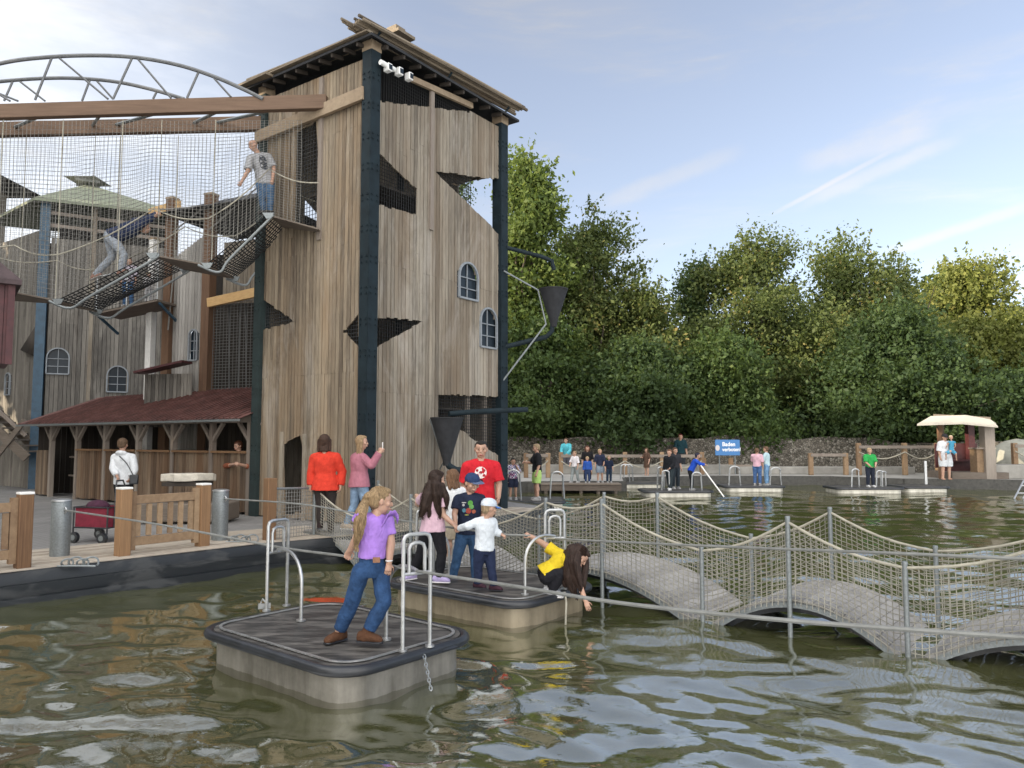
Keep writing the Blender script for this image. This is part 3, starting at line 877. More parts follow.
# ------------------------------------------------------------------ far plank hut with green tent roof
HC = V((P(34, 480, 26).x, 26, 0)); HR = V((P(163, 480, 27.6).x, 27.6, 0)); HL = V((P(-14, 480, 28.2).x, 28.2, 0))
hu = (HR - HC).normalized(); hn = V((hu.y, -hu.x, 0)); hl = (HL - HC).normalized(); hm = V((-hl.y, hl.x, 0)) * (1 if V((-hl.y, hl.x, 0)).y < 0 else -1)
ht_ = thing('plank_hut', 'grey plank hut tower under a pale green tent roof behind the rope bridge', 'hut tower', V((HC.x, HC.y, GZ)))
EH = P(29, 199, 26).z - .1
wz = P(90, 243, 26.8).z
HW = []
for px, py, wd, hh, org, ax, nn in ((58, 361, 18, 26, HC + hu * .2, hu, hn), (117.5, 379, 17, 26, HC + hu * .2, hu, hn), (8, 384, 9, 22, HC + hl * .2, hl, hm)):
    q = PPL(px, py, org + nn * .03, nn); sc = q.y / F
    HW.append((q, wd * sc / max(.5, abs(V(ax).x)), hh * sc, org, ax, nn))
plank_wall(HC + hu * .2, hu, hn, (HR - HC).length - .3, GZ, wz, [window_hole(h[0], h[3], h[4], h[1], h[2]) for h in HW[:2]], pw=.13, seams=(4.2, 6.1)).build('plank_wall', M['hut_wood'], ht_, smooth=False)
plank_wall(HC + hl * .2, hl, hm, (HL - HC).length + 2, GZ, wz + .3, [window_hole(h[0], h[3], h[4], h[1], h[2]) for h in HW[2:]], pw=.13, seams=(3.9, 6.4)).build('plank_wall', M['hut_wood'], ht_, smooth=False)
back = [HR + V((hn.x, hn.y, 0)) * -3.4, HC - hn * 3.6 + hl * 1.0]
mb = MB(); c = (HC + HR) / 2 - hn * 1.8; mb.box((c.x, c.y, (GZ + wz) / 2), (HR - HC).length - .2, 3.2, wz - GZ - .3, ax=hu, ay=-hn); mb.build('inner_wall', M['dark_wood'], ht_)
mb = MB(); c = (HC + HR) / 2 - hn * 3.2; mb.box((c.x, c.y, (wz + EH) / 2), (HR - HC).length, .06, EH - wz, ax=hu, ay=-hn, tint=.2); mb.build('gallery_wall', M['old_wood'], ht_)
for q in (HC, HR, HC.lerp(HR, .38) - hn * .0, HL):
    mb = MB(); top = EH if q is not HR else P(158, 288, 27.5).z
    c = q + hn * .06
    mb.box((c.x, c.y, (GZ + top) / 2), .3 if q in (HC, HR) else .12, .24 if q in (HC, HR) else .05, top - GZ, ax=hu, ay=-hn); mb.build('post', M['blue_post'] if q in (HC, HR) else M['wall_grey'], ht_)
mb = MB()
mb.net(lambda u, v: HC.lerp(HR, u) + hn * .02 + V((0, 0, wz + (EH - wz) * v)), 50, 20, .014, 1, 1); mb.build('gallery_net', M['net_black'], ht_, smooth=False)
mb = MB()
for v in (.35, .7): mb.beam(HC + V((0, 0, wz + (EH - wz) * v)), HR + V((0, 0, wz + (EH - wz) * (v - .1))), .1, .12)
mb.build('gallery_rail', M['shed_post'], ht_)
oe = .45
r0, r1, r3 = HC - hu * oe - hl * oe * .6 + hn * .2, HR + hu * .2 + hn * oe, HL + hl * .6 - hu * .2
r2 = HC + hu * (HR - HC).length + hl * (HL - HC).length
r2 = V((HR.x - 1.5, HR.y + 3.6, 0))
c4 = [V((p.x, p.y, EH)) for p in (r0, r1, r2, r3)]
apx = P(88, 184, 28.4)
mb = MB(); mb.add(c4 + [apx] + [c - V((0, 0, .1)) for c in c4] + [apx - V((0, 0, .15))], [(0, 1, 4), (1, 2, 4), (2, 3, 4), (3, 0, 4), (0, 5, 6, 1), (1, 6, 7, 2), (2, 7, 8, 3), (3, 8, 5, 0), (6, 5, 9), (7, 6, 9), (8, 7, 9), (5, 8, 9)])
trf = mb.build('tent_roof', M['tent_green'], ht_, smooth=False)
mb = MB(); mb.box(apx + V((0, 0, .05)), .8, .8, .14, .5)
c5 = [apx + V((sx * .6, sy * .6, .1)) for sx, sy in ((-1, -1), (1, -1), (1, 1), (-1, 1))]
mb.add(c5 + [apx + V((0, 0, .32))], [(0, 1, 4), (1, 2, 4), (2, 3, 4), (3, 0, 4), (3, 2, 1, 0)]); mb.build('roof_vent', plain('vent_grey', (.25, .26, .24), .8), trf, smooth=False, org=worg(ht_))
for q, wd, hh, org, ax, nn in HW: arched_window(ht_, q, ax, nn, wd, hh, 3)
q = PPL(30, 345, HC + hm * .1, hm)
mb = MB(); mb.add([PPL(36, 325, HC + hm * .15, hm), PPL(20, 350, HC + hm * .15, hm), PPL(36, 357, HC + hm * .15, hm)], [(0, 1, 2)]); o_ = mb.build('gable_flap', M['dark_wood'], ht_)
o_.modifiers.new('solid', 'SOLIDIFY').thickness = .04
# second, mostly hidden tent roof at the far left edge
rl = P(2, 181, 34)
t = thing('tent_hut', 'small far hut roof peeping out at the left picture edge above the nets', 'hut tower', V((rl.x - 2, 34, GZ)))
mb = MB(); c5 = [V((rl.x - 2 + sx * 2.5, 34 + sy * 2.5, rl.z)) for sx, sy in ((-1, -1), (1, -1), (1, 1), (-1, 1))]
mb.add(c5 + [V((rl.x - 2, 34, rl.z + .8))], [(0, 1, 4), (1, 2, 4), (2, 3, 4), (3, 0, 4), (3, 2, 1, 0)]); mb.build('roof', M['roof_dark'], t, smooth=False)
mb = MB(); mb.box((rl.x - 2.6, 34, (rl.z + GZ) / 2), 3, 4, rl.z - GZ); mb.build('wall', M['wall_grey'], t)

# ------------------------------------------------------------------ middle tower between hut and big tower
YM = 21.3
MC = V((P(208, 400, YM).x, YM, 0))
mt_ = thing('climbing_tower', 'narrow plank climbing tower with brown posts and a meshed bay beside the big tower', 'tower', V((MC.x, MC.y, GZ)))
mu = V((.93, -.36, 0)).normalized(); mn = V((mu.y, -mu.x, 0))
mz = P(190, 234, YM).z
q0 = PPL(174, 300, MC, mn); Lm = (MC - q0).dot(mu)
MWq = PPL(193.5, 345, MC + mn * .02, mn)
plank_wall(V((q0.x, q0.y, 0)), mu, mn, Lm - .1, GZ, mz, [window_hole(MWq, q0, mu, 10.5 * MWq.y / F, 31 * MWq.y / F)], pw=.11, seams=(4.5,), top=lambda x: mz - .55 + .7 * x / Lm).build('plank_wall', wood('pale_plank', (.16, .15, .135), (.42, .40, .37), stain=.3), mt_, smooth=False)
for px, yt, s in ((169.5, 200, .26), (208.5, 196, .28), (152, 240, .2)):
    q = PPL(px, 300, MC - mn * .0, mn); zt2 = P(px, yt, q.y).z
    mb = MB(); mb.box((q.x, q.y, (GZ + zt2) / 2), s, s, zt2 - GZ, ax=mu, ay=-mn); mb.build('post', M['brown_dark'] if px != 152 else M['white_paint'], mt_, bevel=.01)
    mb = MB(); mb.box((q.x, q.y, zt2 + .03), s * 1.08, s * 1.08, .06, ax=mu, ay=-mn); mb.build('post_cap', M['beam_pale'], mt_)
a, b = PPL(208, 303, MC + mn * .1, mn), PPL(258, 292, MC + mn * .1, mn)
mb = MB(); mb.beam(a, b, .1, .26); mb.build('cross_beam', M['beam_new'], mt_, bevel=.008)
a, b = PPL(150, 214, MC, mn), PPL(180, 205, MC, mn)
mb = MB(); mb.beam(a, b, .1, .3); mb.build('cross_beam', M['beam_new'], mt_)
mb = MB(); z0, z1 = 2.9, PPL(230, 302, MC, mn).z; LL = 1.9
mb.net(lambda u, v: MC + mu * (.12 + LL * u) + V((0, 0, z0 + (z1 - z0) * v)), 16, 36, .008, 1, 1)
mb.build('mesh_bay', M['net_mid'], mt_, smooth=False)
mb = MB()
for k in range(6):
    x = .2 + k * .3; mb.tube([MC + mu * (x + .1 * (k % 2)) - mn * .5 + V((0, 0, z1)), MC + mu * (x + .15) - mn * .45 + V((0, 0, z0))], .022, 5)
mb.build('climbing_rope', M['net_mid'], mt_)
c = MC + mu * 1.0 - mn * 1.9
mb = MB(); mb.box((c.x, c.y, (GZ + mz) / 2), 6.6, .06, mz - GZ - .1, ax=mu, ay=-mn); mb.build('inner_wall', M['dark_wood'], mt_)
c = MC + mu * 1.1 - mn * .9; zz = PPL(230, 275, MC, mn).z
plank_wall(MC + mu * .15 - mn * .3, mu, mn, 2.0, z1, mz - .2, [], pw=.12).build('plank_wall', M['wall_grey'], mt_, smooth=False)
c6 = [PPL(158, 213, MC + mn * .4, mn), PPL(262, 197, MC + mn * .4, mn)]
rz = c6[0].z
pA, pB = V((c6[0].x, c6[0].y, rz)), V((c6[1].x, c6[1].y, rz + .05)); pC, pD = pB - mn * 3.2, pA - mn * 3.2
ridge = (pA + pB + pC + pD) / 4 + V((.3, 0, .85))
mb = MB(); mb.add([pA, pB, pC, pD, ridge], [(0, 1, 4), (1, 2, 4), (2, 3, 4), (3, 0, 4), (3, 2, 1, 0)]); mb.build('roof', M['roof_dark'], mt_, smooth=False)
mb = MB(); mb.net(lambda u, v: MC + mu * (.1 + 2.0 * u) + V((0, 0, mz + .1 + (rz - mz - .1) * v)), 26, 14, .009, 1, 1); mb.build('gallery_net', M['net_black'], mt_, smooth=False)
arched_window(mt_, MWq, mu, mn, 10.5 * MWq.y / F, 31 * MWq.y / F)
mb = MB()
for p, q2 in (((173, 232), (207, 205)), ((209, 230), (260, 185)), ((158, 210), (207, 206)), ((176, 250), (168, 330))):
    mb.tube([PPL(*p, MC + mn * .2, mn), PPL(*q2, MC + mn * .2, mn)], .022, 5)
mb.build('guy_rope', M['net_grey'], mt_)
# small lean-to roof at its foot
a, b = PPL(139, 373, MC + mn * .8, mn), PPL(187, 362, MC + mn * .5, mn)
t = thing('porch', 'small boarded porch box with a red roof edge above the long shed roof', 'porch', V((a.x, a.y, GZ)))
mb = MB(); mb.beam(a, b, .5, .06, tint=.3); mb.build('roof', M['red_wood'], t)
mid = (a + b) / 2; plank_wall(V((a.x, a.y, 0)) - mn * .1 + (b - a).normalized() * .1, V((b.x - a.x, b.y - a.y, 0)).normalized(), mn, V((b.x - a.x, b.y - a.y)).length, 2.4, min(a.z, b.z) - .03, []).build('wall', M['hut_wood'], t, smooth=False)
# net balcony with handrail, between hut and climbing tower
a, b = P(96, 312, 21.4), P(157, 299, 20.9)
t = thing('net_balcony', 'dark netted balcony between the plank hut and the climbing tower', 'balcony', V((a.x, a.y, a.z)))
dd = V((.2, 1.0, 0))
mb = MB(); mb.add([a, b, b + dd, a + dd] + [p - V((0, 0, .06)) for p in (a, b, b + dd, a + dd)], [(0, 1, 2, 3), (7, 6, 5, 4), (0, 4, 5, 1), (1, 5, 6, 2), (2, 6, 7, 3), (3, 7, 4, 0)]); mb.build('floor', M['old_wood'], t, smooth=False)
mb = MB(); mb.net(lambda u, v: a.lerp(b, u) + V((0, 0, 1.0 * v)), 18, 10, .007, 1, 1); mb.build('rail_net', M['net_black'], t, smooth=False)
mb = MB(); mb.tube([a + V((0, 0, 1)), b + V((0, 0, 1))], .02, 6)
for k in (0, .5, 1): p = a.lerp(b, k); mb.tube([p, p + V((0, 0, 1))], .018, 6)
mb.build('handrail', M['steel'], t)
for e in (a, b):
    mb = MB(); mb.beam(e + dd * .9 - V((0, 0, .5)), e + dd * .1 - V((0, 0, .1)), .06, .06); mb.build('bracket', M['blue_post'], t)

# ------------------------------------------------------------------ long shed with rusty red roof
S0 = T1 + UA * .16; SL = 10.5; SD = 1.9
shed = thing('long_shed', 'long low plank shed with a rusty red roof and open front', 'shed', V((S0.x, S0.y, GZ)))
fz, bz = 2.62, 3.42
def sp(s, dpt=0, z=0): return S0 + UA * s + VA * dpt + V((0, 0, z))
def corr_mat():
    m, t, b = nodes('rust_roof')
    n = noise_(t, coords(t), 3, 6, .65)
    t.links.new(ramp_(t, n, [(.3, (.05, .022, .018)), (.55, (.11, .044, .036)), (.75, (.17, .095, .08))]), b.inputs['Base Color']); b.inputs['Roughness'].default_value = .6
    return m
M['rust_roof'] = corr_mat()
mb = MB()
nn_ = 190
vs, fs = [], []
for i in range(nn_ + 1):
    s = -.12 + (SL + .5) * i / nn_; w_ = .022 * sin(i * pi * .5 * 1.0) * 1.0
    for d, z in ((-.45, fz - .1), (SD, bz)): vs.append(sp(s, d, z + w_ * (1 if i % 2 else 0) * (1 if (i // 2) % 2 else -1)))
for i in range(nn_): fs.append((2 * i, 2 * i + 2, 2 * i + 3, 2 * i + 1))
mb.add(vs, fs)
for k in range(int(SL / .21)):
    s_k = .05 + k * .21; mb.beam(sp(s_k, -.46, fz - .078), sp(s_k, SD, bz + .022), .035, .03)
rfo = mb.build('roof', M['rust_roof'], shed, smooth=False); md = rfo.modifiers.new('solid', 'SOLIDIFY'); md.thickness = .015
mb = MB(); mb.beam(sp(-.1, -.47, fz - .14), sp(SL + .4, -.47, fz - .14), .07, .05); mb.build('gutter', M['galv'], shed)
mb = MB(); mb.beam(sp(0, 0, fz - .1), sp(SL, 0, fz - .1), .12, .16); mb.build('eave_beam', M['shed_post'], shed)
posts = []
for px in (51, 77, 105, 138, 173, 212):
    q = PPL(px, 470, S0, VA); posts.append((q - S0).dot(UA))
posts = sorted(posts + [.12])
for s in posts:
    mb = MB(); mb.box(sp(s, 0, (GZ + fz) / 2 - .08), .12, .12, fz - GZ - .1, ax=UA, ay=VA, tint=random.random())
    for sg in (-1, 1): mb.beam(sp(s, -.01, fz - .62), sp(s + sg * .42, -.01, fz - .18), .07, .08, up=VA)
    mb.build('post', M['shed_post'], shed)
rz_ = P(150, 452, 19.2).z
for s0_, s1_ in zip(posts[:-1], posts[1:]):
    if abs(s1_ - posts[-1]) < .01 : continue
    plank_wall(sp(s0_ + .07, -.02), UA, -VA, s1_ - s0_ - .14, GZ + .03, rz_, [], pw=.12, ragged=.03).build('half_wall', M['shed_wood'], shed, smooth=False)
    mb = MB(); mb.beam(sp(s0_ + .06, -.03, rz_ + .03), sp(s1_ - .06, -.03, rz_ + .03), .14, .05); mb.build('counter_rail', M['post_brown'], shed)
s_ = posts[-1]
plank_wall(sp(s_ + .07, -.02), UA, -VA, SL - s_, GZ + .03, rz_, [], pw=.12).build('half_wall', M['shed_wood'], shed, smooth=False)
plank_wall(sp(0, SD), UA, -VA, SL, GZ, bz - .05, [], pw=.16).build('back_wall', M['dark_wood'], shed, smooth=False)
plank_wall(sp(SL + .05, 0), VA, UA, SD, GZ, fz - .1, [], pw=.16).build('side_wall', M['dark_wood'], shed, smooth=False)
s_a, s_b = posts[-2], posts[-1]
mb = MB()
for z in (1.0, 1.55): mb.beam(sp(s_a + .1, .7, z), sp(s_b - .1, .7, z), .5, .05)
mb.build('shelf', M['old_wood'], shed)
# stair at the far left
t = thing('staircase', 'dim timber staircase left of the long shed', 'staircase', V((P(5, 480, 25).x, 25, GZ)))
for dy in (0, 1.0):
    mb = MB(); mb.beam(P(-30, 405, 25) + V((0, dy, 0)), P(27, 458, 25) + V((0, dy, 0)), .08, .28); mb.build('stringer', M['old_wood'], t)
mb = MB(); mb.beam(P(-10, 465, 24.9), P(25, 420, 24.9), .08, .16); mb.build('brace', M['old_wood'], t)
for k in range(9):
    p = P(-30, 403, 25).lerp(P(27, 456, 25), (k + .5) / 9); mb = MB(); mb.box(p + V((0, .5, .05)), .28, 1.0, .05); mb.build('step', M['old_wood'], t)
mb = MB(); mb.beam(P(-30, 385, 25), P(26, 436, 25), .07, .1); mb.build('handrail', M['shed_post'], t)
# stone-topped seat and the white tarp at the left
q = PZ(190, 512, GZ); q = V((q.x, 15.6, GZ)); q.x = P(188, 480, 15.6).x
t = thing('stone_table', 'low dark table with an irregular whitish stone slab top behind the picket fence', 'table', q)
tz = P(188, 481, 15.6).z
mb = MB(); pl = []
for k in range(14):
    an = 2 * pi * k / 14; r = 1 + random.uniform(-.13, .1)
    pl.append(V((q.x + .52 * r * cos(an), q.y + .4 * r * sin(an), tz + random.uniform(-.02, .02))))
mb.prism(pl, (0, 0, .15)); o_ = mb.build('slab', plain('pale_stone', (.56, .52, .44), .9, var=.25, scale=6, bump=.5), t, smooth=False, bevel=.02)
mb = MB(); mb.box((q.x, q.y, tz - .05), .8, .6, .08); mb.box((q.x, q.y, (tz + GZ) / 2 - .25), .55, .5, tz - GZ - .5)
mb.build('pedestal', M['dark_wood'], t)
mb = MB(); mb.box((q.x + .1, q.y - .1, GZ + .22), 1.7, .9, .36); mb.build('plinth', M['old_wood'], t, bevel=.03)
# ------------------------------------------------------------------ dockside fence panels, post, bollards
def edge_frame(p):
    """nearest dock edge direction at p"""
    best = min(zip(EDGE[:6], EDGE[1:7]), key=lambda ab: abs((V((*ab[0], 0)) + V((*ab[1], 0))).x / 2 - p.x))
    return (V((*best[1], 0)) - V((*best[0], 0))).normalized()
def fence_post(mb, p, h, s, d):
    mb.box(p + V((0, 0, h / 2)), s, s, h, atan2(d.y, d.x), random.random())
def picket_fence(label, p0, p1, h, nb):
    p0, p1 = V(p0), V(p1); d = (p1 - p0).normalized(); L = (p1 - p0).length
    t = thing('picket_fence', label, 'fence', (p0 + p1) / 2, 'picket fence panels along the dock')
    for p in (p0, p1):
        mb = MB(); fence_post(mb, p, h, .165, d); o = mb.build('post', M['post_brown'], t, bevel=.012)
        mb = MB(); mb.box(p + V((0, 0, h + .012)), .17, .17, .03, atan2(d.y, d.x)); c = mb.build('post_cap', M['white_paint'], o, bevel=.008, org=worg(t))
    for z in (.2, h - .16):
        mb = MB(); mb.beam(p0 + d * .09 + V((0, 0, z)), p1 - d * .09 + V((0, 0, z)), .06, .12); mb.build('rail', M['fence_wood'], t, bevel=.006)
    for k in range(nb):
        q = p0 + d * (.21 + (L - .42) * k / (nb - 1)); mb = MB(); mb.box(q + V((0, 0, h / 2 + .02)), .07, .035, h - .5, atan2(d.y, d.x), random.random()); mb.build('baluster', M['fence_wood'], t)
    for p, s in ((p0, 1), (p1, -1)):
        mb = MB(); q = p + d * s * .125; mb.box(q + V((0, 0, h / 2 + .02)), .08, .08, h - .12, atan2(d.y, d.x), random.random()); mb.build('jamb', M['fence_wood'], t)
pf1 = PZ(122, 557, GZ); pf2 = PZ(202, 547, GZ)
h1 = P(122, 489, pf1.y).z - GZ
picket_fence('brown picket fence panel between the two round metal bollards', pf1, pf2, h1, 6)
pe = PZ(22, 569, GZ); dd = edge_frame(pe)
picket_fence('brown picket fence panel cut by the left picture edge', pe - dd * 1.6, pe, h1, 7)
q = PZ(269, 541, GZ)
mb = MB(); fence_post(mb, V((q.x, q.y, GZ)), P(269, 478, q.y).z - GZ, .16, dd)
tag(mb.build('wooden_post', M['post_brown'], bevel=.012, org=V((q.x, q.y, GZ))), 'single brown wooden post at the start of the net bridge', 'post')
WP = q
def bollard(px, yt, yb, label):
    q = PZ(px, yb, GZ); h = P(px, yt, q.y).z - GZ; r = .128
    t = thing('bollard', label, 'bollard', q, 'round metal bollards on the dock edge')
    mb = MB(); mb.tube([q, q + V((0, 0, h * .5)), q + V((0, 0, h - .02)), q + V((0, 0, h))], [r, r, r, r * .93], 20); mb.build('pipe', M['galv'], t)
    mb = MB(); mb.tube([q + V((0, 0, h + .001)), q + V((0, 0, h + .018)), q + V((0, 0, h + .03))], [r * 1.06, r * 1.04, r * .7], 20); mb.build('cap', M['steel_pale'], t)
    e = q + V((r * .75, -r * .7, h - .12))
    mb = MB(); mb.tube([e + V((.04 * cos(a), -.04 * cos(a) * .6, .04 * sin(a))) for a in np.linspace(0, 2 * pi, 12, endpoint=False)], .011, 6, closed=True); mb.build('ring', M['steel'], t)
    return e
bA = bollard(59.5, 501, 557, 'left grey metal bollard beside the red wagon, rope tied near its top')
bB = bollard(219.5, 491, 541, 'right grey metal bollard beside the picket fence end post')
def rope_loops(px, py, label, col):
    q = PZ(px, py, GZ + .03); t = MB()
    for k in range(4):
        c = q + V((-.14 + k * .1, .02 * (k % 2), 0)); r = .07 + .02 * (k % 2)
        t.tube([c + V((r * cos(a), .03 * sin(a * 2), .0 + r * 1.1 * max(0, sin(a)))) for a in np.linspace(-.3, pi + .3, 12)], .013, 6)
    t.tube([q + V((-.25, -.03, -.01)), q + V((0, -.06, .0)), q + V((.24, -.02, -.01))], .013, 6)
    tag(t.build('cleat', col, org=V((q.x, q.y, GZ))), label, 'cleat')
rope_loops(78, 565, 'small looped steel mooring cleat at the foot of the left bollard', M['galv'])
rope_loops(242, 541, 'small looped steel mooring cleat at the foot of the right bollard', M['galv'])

# ------------------------------------------------------------------ rafts
DZ = .34
def raft_deck_mat():
    m, t, b = nodes('raft_deck')
    n = noise_(t, coords(t, (1.2, 4, 1)), 2.2, 6, .7, .4); n2 = noise_(t, coords(t), 90, 2, .5)
    f = ramp_(t, n, [(.42, (0, 0, 0)), (.68, (1, 1, 1))])
    t.links.new(mixc(t, f, (.022, .021, .020), (.135, .125, .112)), b.inputs['Base Color'])
    t.links.new(math_(t, 'ADD', math_(t, 'MULTIPLY', f, .2), .55), b.inputs['Roughness'])
    bump_(t, b, n2, .3, .004)
    return m
M['raft_deck'] = raft_deck_mat()
def hull_mat(name, c0, c1):
    m, t, b = nodes(name)
    n = noise_(t, coords(t, (1, 1, .15)), 4.5, 5, .6); n3 = noise_(t, coords(t), 2.5, 5, .7)
    c = ramp_(t, math_(t, 'ADD', math_(t, 'MULTIPLY', n, .7), math_(t, 'MULTIPLY', n3, .45)), [(.4, c0), (.72, c1)])
    z = t.nodes.new('ShaderNodeSeparateXYZ'); cc = t.nodes.new('ShaderNodeTexCoord'); t.links.new(cc.outputs['Object'], z.inputs[0])
    wet = math_(t, 'LESS_THAN', math_(t, 'ADD', z.outputs[2], math_(t, 'MULTIPLY', n, .05)), .07)
    t.links.new(mixc(t, math_(t, 'MULTIPLY', wet, .55), c, (.06, .055, .028)), b.inputs['Base Color']); b.inputs['Roughness'].default_value = .42; b.inputs['Metallic'].default_value = .35
    return m
M['hull_grey'] = hull_mat('hull_grey', (.085, .078, .062), (.28, .262, .225))
M['hull_tan'] = hull_mat('hull_tan', (.15, .12, .078), (.36, .305, .215))
M['hull_white'] = hull_mat('hull_white', (.40, .38, .32), (.70, .67, .58))
def rrect(c, ax, ay, a, b, r, z, n=7):
    pts = []
    for cx, cy, a0 in ((a - r, b - r, 0), (-a + r, b - r, pi / 2), (-a + r, -b + r, pi), (a - r, -b + r, 1.5 * pi)):
        for k in range(n):
            th = a0 + pi / 2 * k / (n - 1)
            q = V(c) + V(ax) * (cx + r * cos(th)) + V(ay) * (cy + r * sin(th)); pts.append(V((q.x, q.y, z)))
    return pts
def frame_parts(t, base, dirr, h, w_, r=.017, arc=None, mirror=1):
    """guide frame: outer hoop, inner hook that holds the rope, curved handrail"""
    base = V(base); base.z = 0; d = V(dirr)
    def hoop(c, half, z0, z1, rr):
        k = .05
        return [c - d * half + V((0, 0, z0)), c - d * half + V((0, 0, z1 - k)), c - d * (half - k * .3) + V((0, 0, z1 - k * .3)), c - d * (half - k) + V((0, 0, z1)), c + d * (half - k) + V((0, 0, z1)),
                c + d * (half - k * .3) + V((0, 0, z1 - k * .3)), c + d * half + V((0, 0, z1 - k)), c + d * half + V((0, 0, z0))]
    mb = MB(); mb.tube(hoop(base, w_, DZ, DZ + h, r), r, 8)
    for s in (-1, 1): mb.tube([base + d * s * w_ + V((0, 0, DZ)), base + d * s * w_ + V((0, 0, DZ + .015))], .04, 10)
    mb.build('guide_frame', M['steel_pale'], t)
    mb = MB(); mb.tube(hoop(base + d * .0, w_ * .58, DZ + h - .32, DZ + h - .07, r), r * .9, 8); mb.tube([base - d * w_ + V((0, 0, DZ + h - .32)), base + d * w_ + V((0, 0, DZ + h - .32))], r * .9, 8)
    mb.build('rope_guide', M['steel_pale'], t)
    if arc is not None:
        arc = V(arc); s0 = base + V((0, 0, DZ + h - .30)); e = arc
        pts = [s0]
        for k in range(1, 9):
            th = pi / 2 * k / 8
            pts.append(s0 + (e - V((s0.x, s0.y, e.z))) * sin(th) * 1.0 + V((0, 0, .06 * sin(2 * th) - (1 - cos(th)) * (h - .3) * .42)))
        pts.append(V((e.x, e.y, DZ)))
        mb = MB(); mb.tube(pts, r, 8); mb.tube([V((e.x, e.y, DZ)), V((e.x, e.y, DZ + .015))], .045, 10)
        mb.build('handrail', M['steel_pale'], t)
def raft(label, c, ax, ay, a, b, hull, near=True, r=.3, zt=DZ):
    t = thing('raft', label, 'raft', V((c.x, c.y, 0)), 'pull-rope rafts on the pond')
    mb = MB(); lo = rrect(c, ax, ay, a - .065, b - .065, r * .85, -.25); mb.prism(lo, (0, 0, zt - .05 + .25)); mb.build('hull', hull, t, angle=50)
    mb = MB(); mb.prism(rrect(c, ax, ay, a - .03, b - .03, r, zt - .075), (0, 0, .07)); mb.build('deck', M['raft_deck'], t, angle=30)
    mb = MB()
    lp = rrect(c, ax, ay, a, b, r, zt - .04, 8)
    n = 10; vs = []
    for i, p in enumerate(lp):
        dcen = (lp[(i + 1) % len(lp)] - lp[i - 1]).normalized(); out = V((dcen.y, -dcen.x, 0))
        for j in range(n):
            th = 2 * pi * j / n; vs.append(p + out * .045 * cos(th) + V((0, 0, .043 * sin(th))))
    k = len(lp)
    mb.add(vs, [(i * n + j, i * n + (j + 1) % n, ((i + 1) % k) * n + (j + 1) % n, ((i + 1) % k) * n + j) for i in range(k) for j in range(n)])
    mb.build('rubber_rim', M['rubber'], t)
    if near:
        mb = MB(); e0, e1 = rrect(c, ax, ay, a - .075, b - .075, r * .85, zt + .004, 8), rrect(c, ax, ay, a - .10, b - .10, r * .78, zt + .004, 8)
        k = len(e0); mb.add(e0 + e1 + [p + V((0, 0, .01)) for p in e0 + e1], [(i, (i + 1) % k, k + (i + 1) % k, k + i) for i in range(k)] + [(2 * k + i, 3 * k + i, 3 * k + (i + 1) % k, 2 * k + (i + 1) % k) for i in range(k)] + [(i, 2 * k + i, 2 * k + (i + 1) % k, (i + 1) % k) for i in range(k)] + [(k + i, k + (i + 1) % k, 3 * k + (i + 1) % k, 3 * k + i) for i in range(k)])
        mb.build('edge_strip', M['steel_pale'], t, smooth=False)
    return t
def chain(mb, p0, p1, n):
    p0, p1 = V(p0), V(p1); d = (p1 - p0).normalized()
    for i in range(n):
        c = p0.lerp(p1, (i + .5) / n); L = (p1 - p0).length / n * .72
        s = d.cross(V((1, .3, 0)) if i % 2 else V((.3, -1, .2))).normalized()
        mb.tube([c + d * L * cos(a) + s * .012 * sin(a) for a in np.linspace(0, 2 * pi, 8, endpoint=False)], .0045, 4, closed=True)
R1 = V((-1.60, 7.03, 0)); R2 = V((-.28, 9.38, 0))
t = raft('nearest raft, grey sided with black rubber rim, under the girl in purple', R1, BA, BB, 1.07, .75, M['hull_grey'])
fl1 = (PZ(264, 611, DZ) + PZ(289, 606, DZ)) / 2; fr1 = (PZ(404, 652, DZ) + PZ(428, 646, DZ)) / 2
fh = P(276, 520, fl1.y).z - DZ
frame_parts(t, fl1, (BB * .9 - BA * .2).normalized(), fh, .14, arc=PZ(301, 621, DZ))
frame_parts(t, fr1, (BB * .9 + BA * .25).normalized(), P(416, 534, fr1.y).z - DZ, .125, arc=PZ(386, 640, DZ))
mb = MB(); q = PZ(422, 640, DZ); chain(mb, PZ(424, 655, .30) + V((.0, -.0, 0)), PZ(431, 690, .06), 9); mb.build('chain', M['steel'], t)
mb = MB(); c = fl1 - BB * .03 + BA * .0 - V((0.1, 0, 0)) ; c.z = DZ + .03; mb.box(c, .12, .04, .05, .4); mb.tube([c + V((-.04, 0, .02)), c + V((-.02, 0, .07)), c + V((.03, 0, .02))], .01, 6); mb.build('cleat', M['steel_pale'], t)
for px, py in ((383, 664), (449, 648)):
    mb = MB(); q = PZ(px, py, DZ - .05); nrm = -BB if px < 300 else BA
    mb.tube([q - BB * .09, q - BB * .03 + BA * .012, q + BB * .03 + BA * .012, q + BB * .09], .016, 6); mb.build('grab_handle', M['rubber'], t)
t = raft('second raft, tan sided, crowded with children holding the rope', R2, BA, BB, 1.08, .76, M['hull_tan'])
fr2 = (PZ(548, 589, DZ) + PZ(562, 590, DZ)) / 2; fl2 = R2 - BA * 1.0 + BB * .0
fl2 = PZ(425, 573, DZ)
frame_parts(t, fr2, (BB * .75 + BA * .6).normalized(), P(556, 510, fr2.y).z - DZ, .115, arc=PZ(525, 595, DZ))
frame_parts(t, fl2, (BB * .75 + BA * .6).normalized(), P(428, 510, fl2.y).z - DZ, .11, arc=PZ(449, 575, DZ))
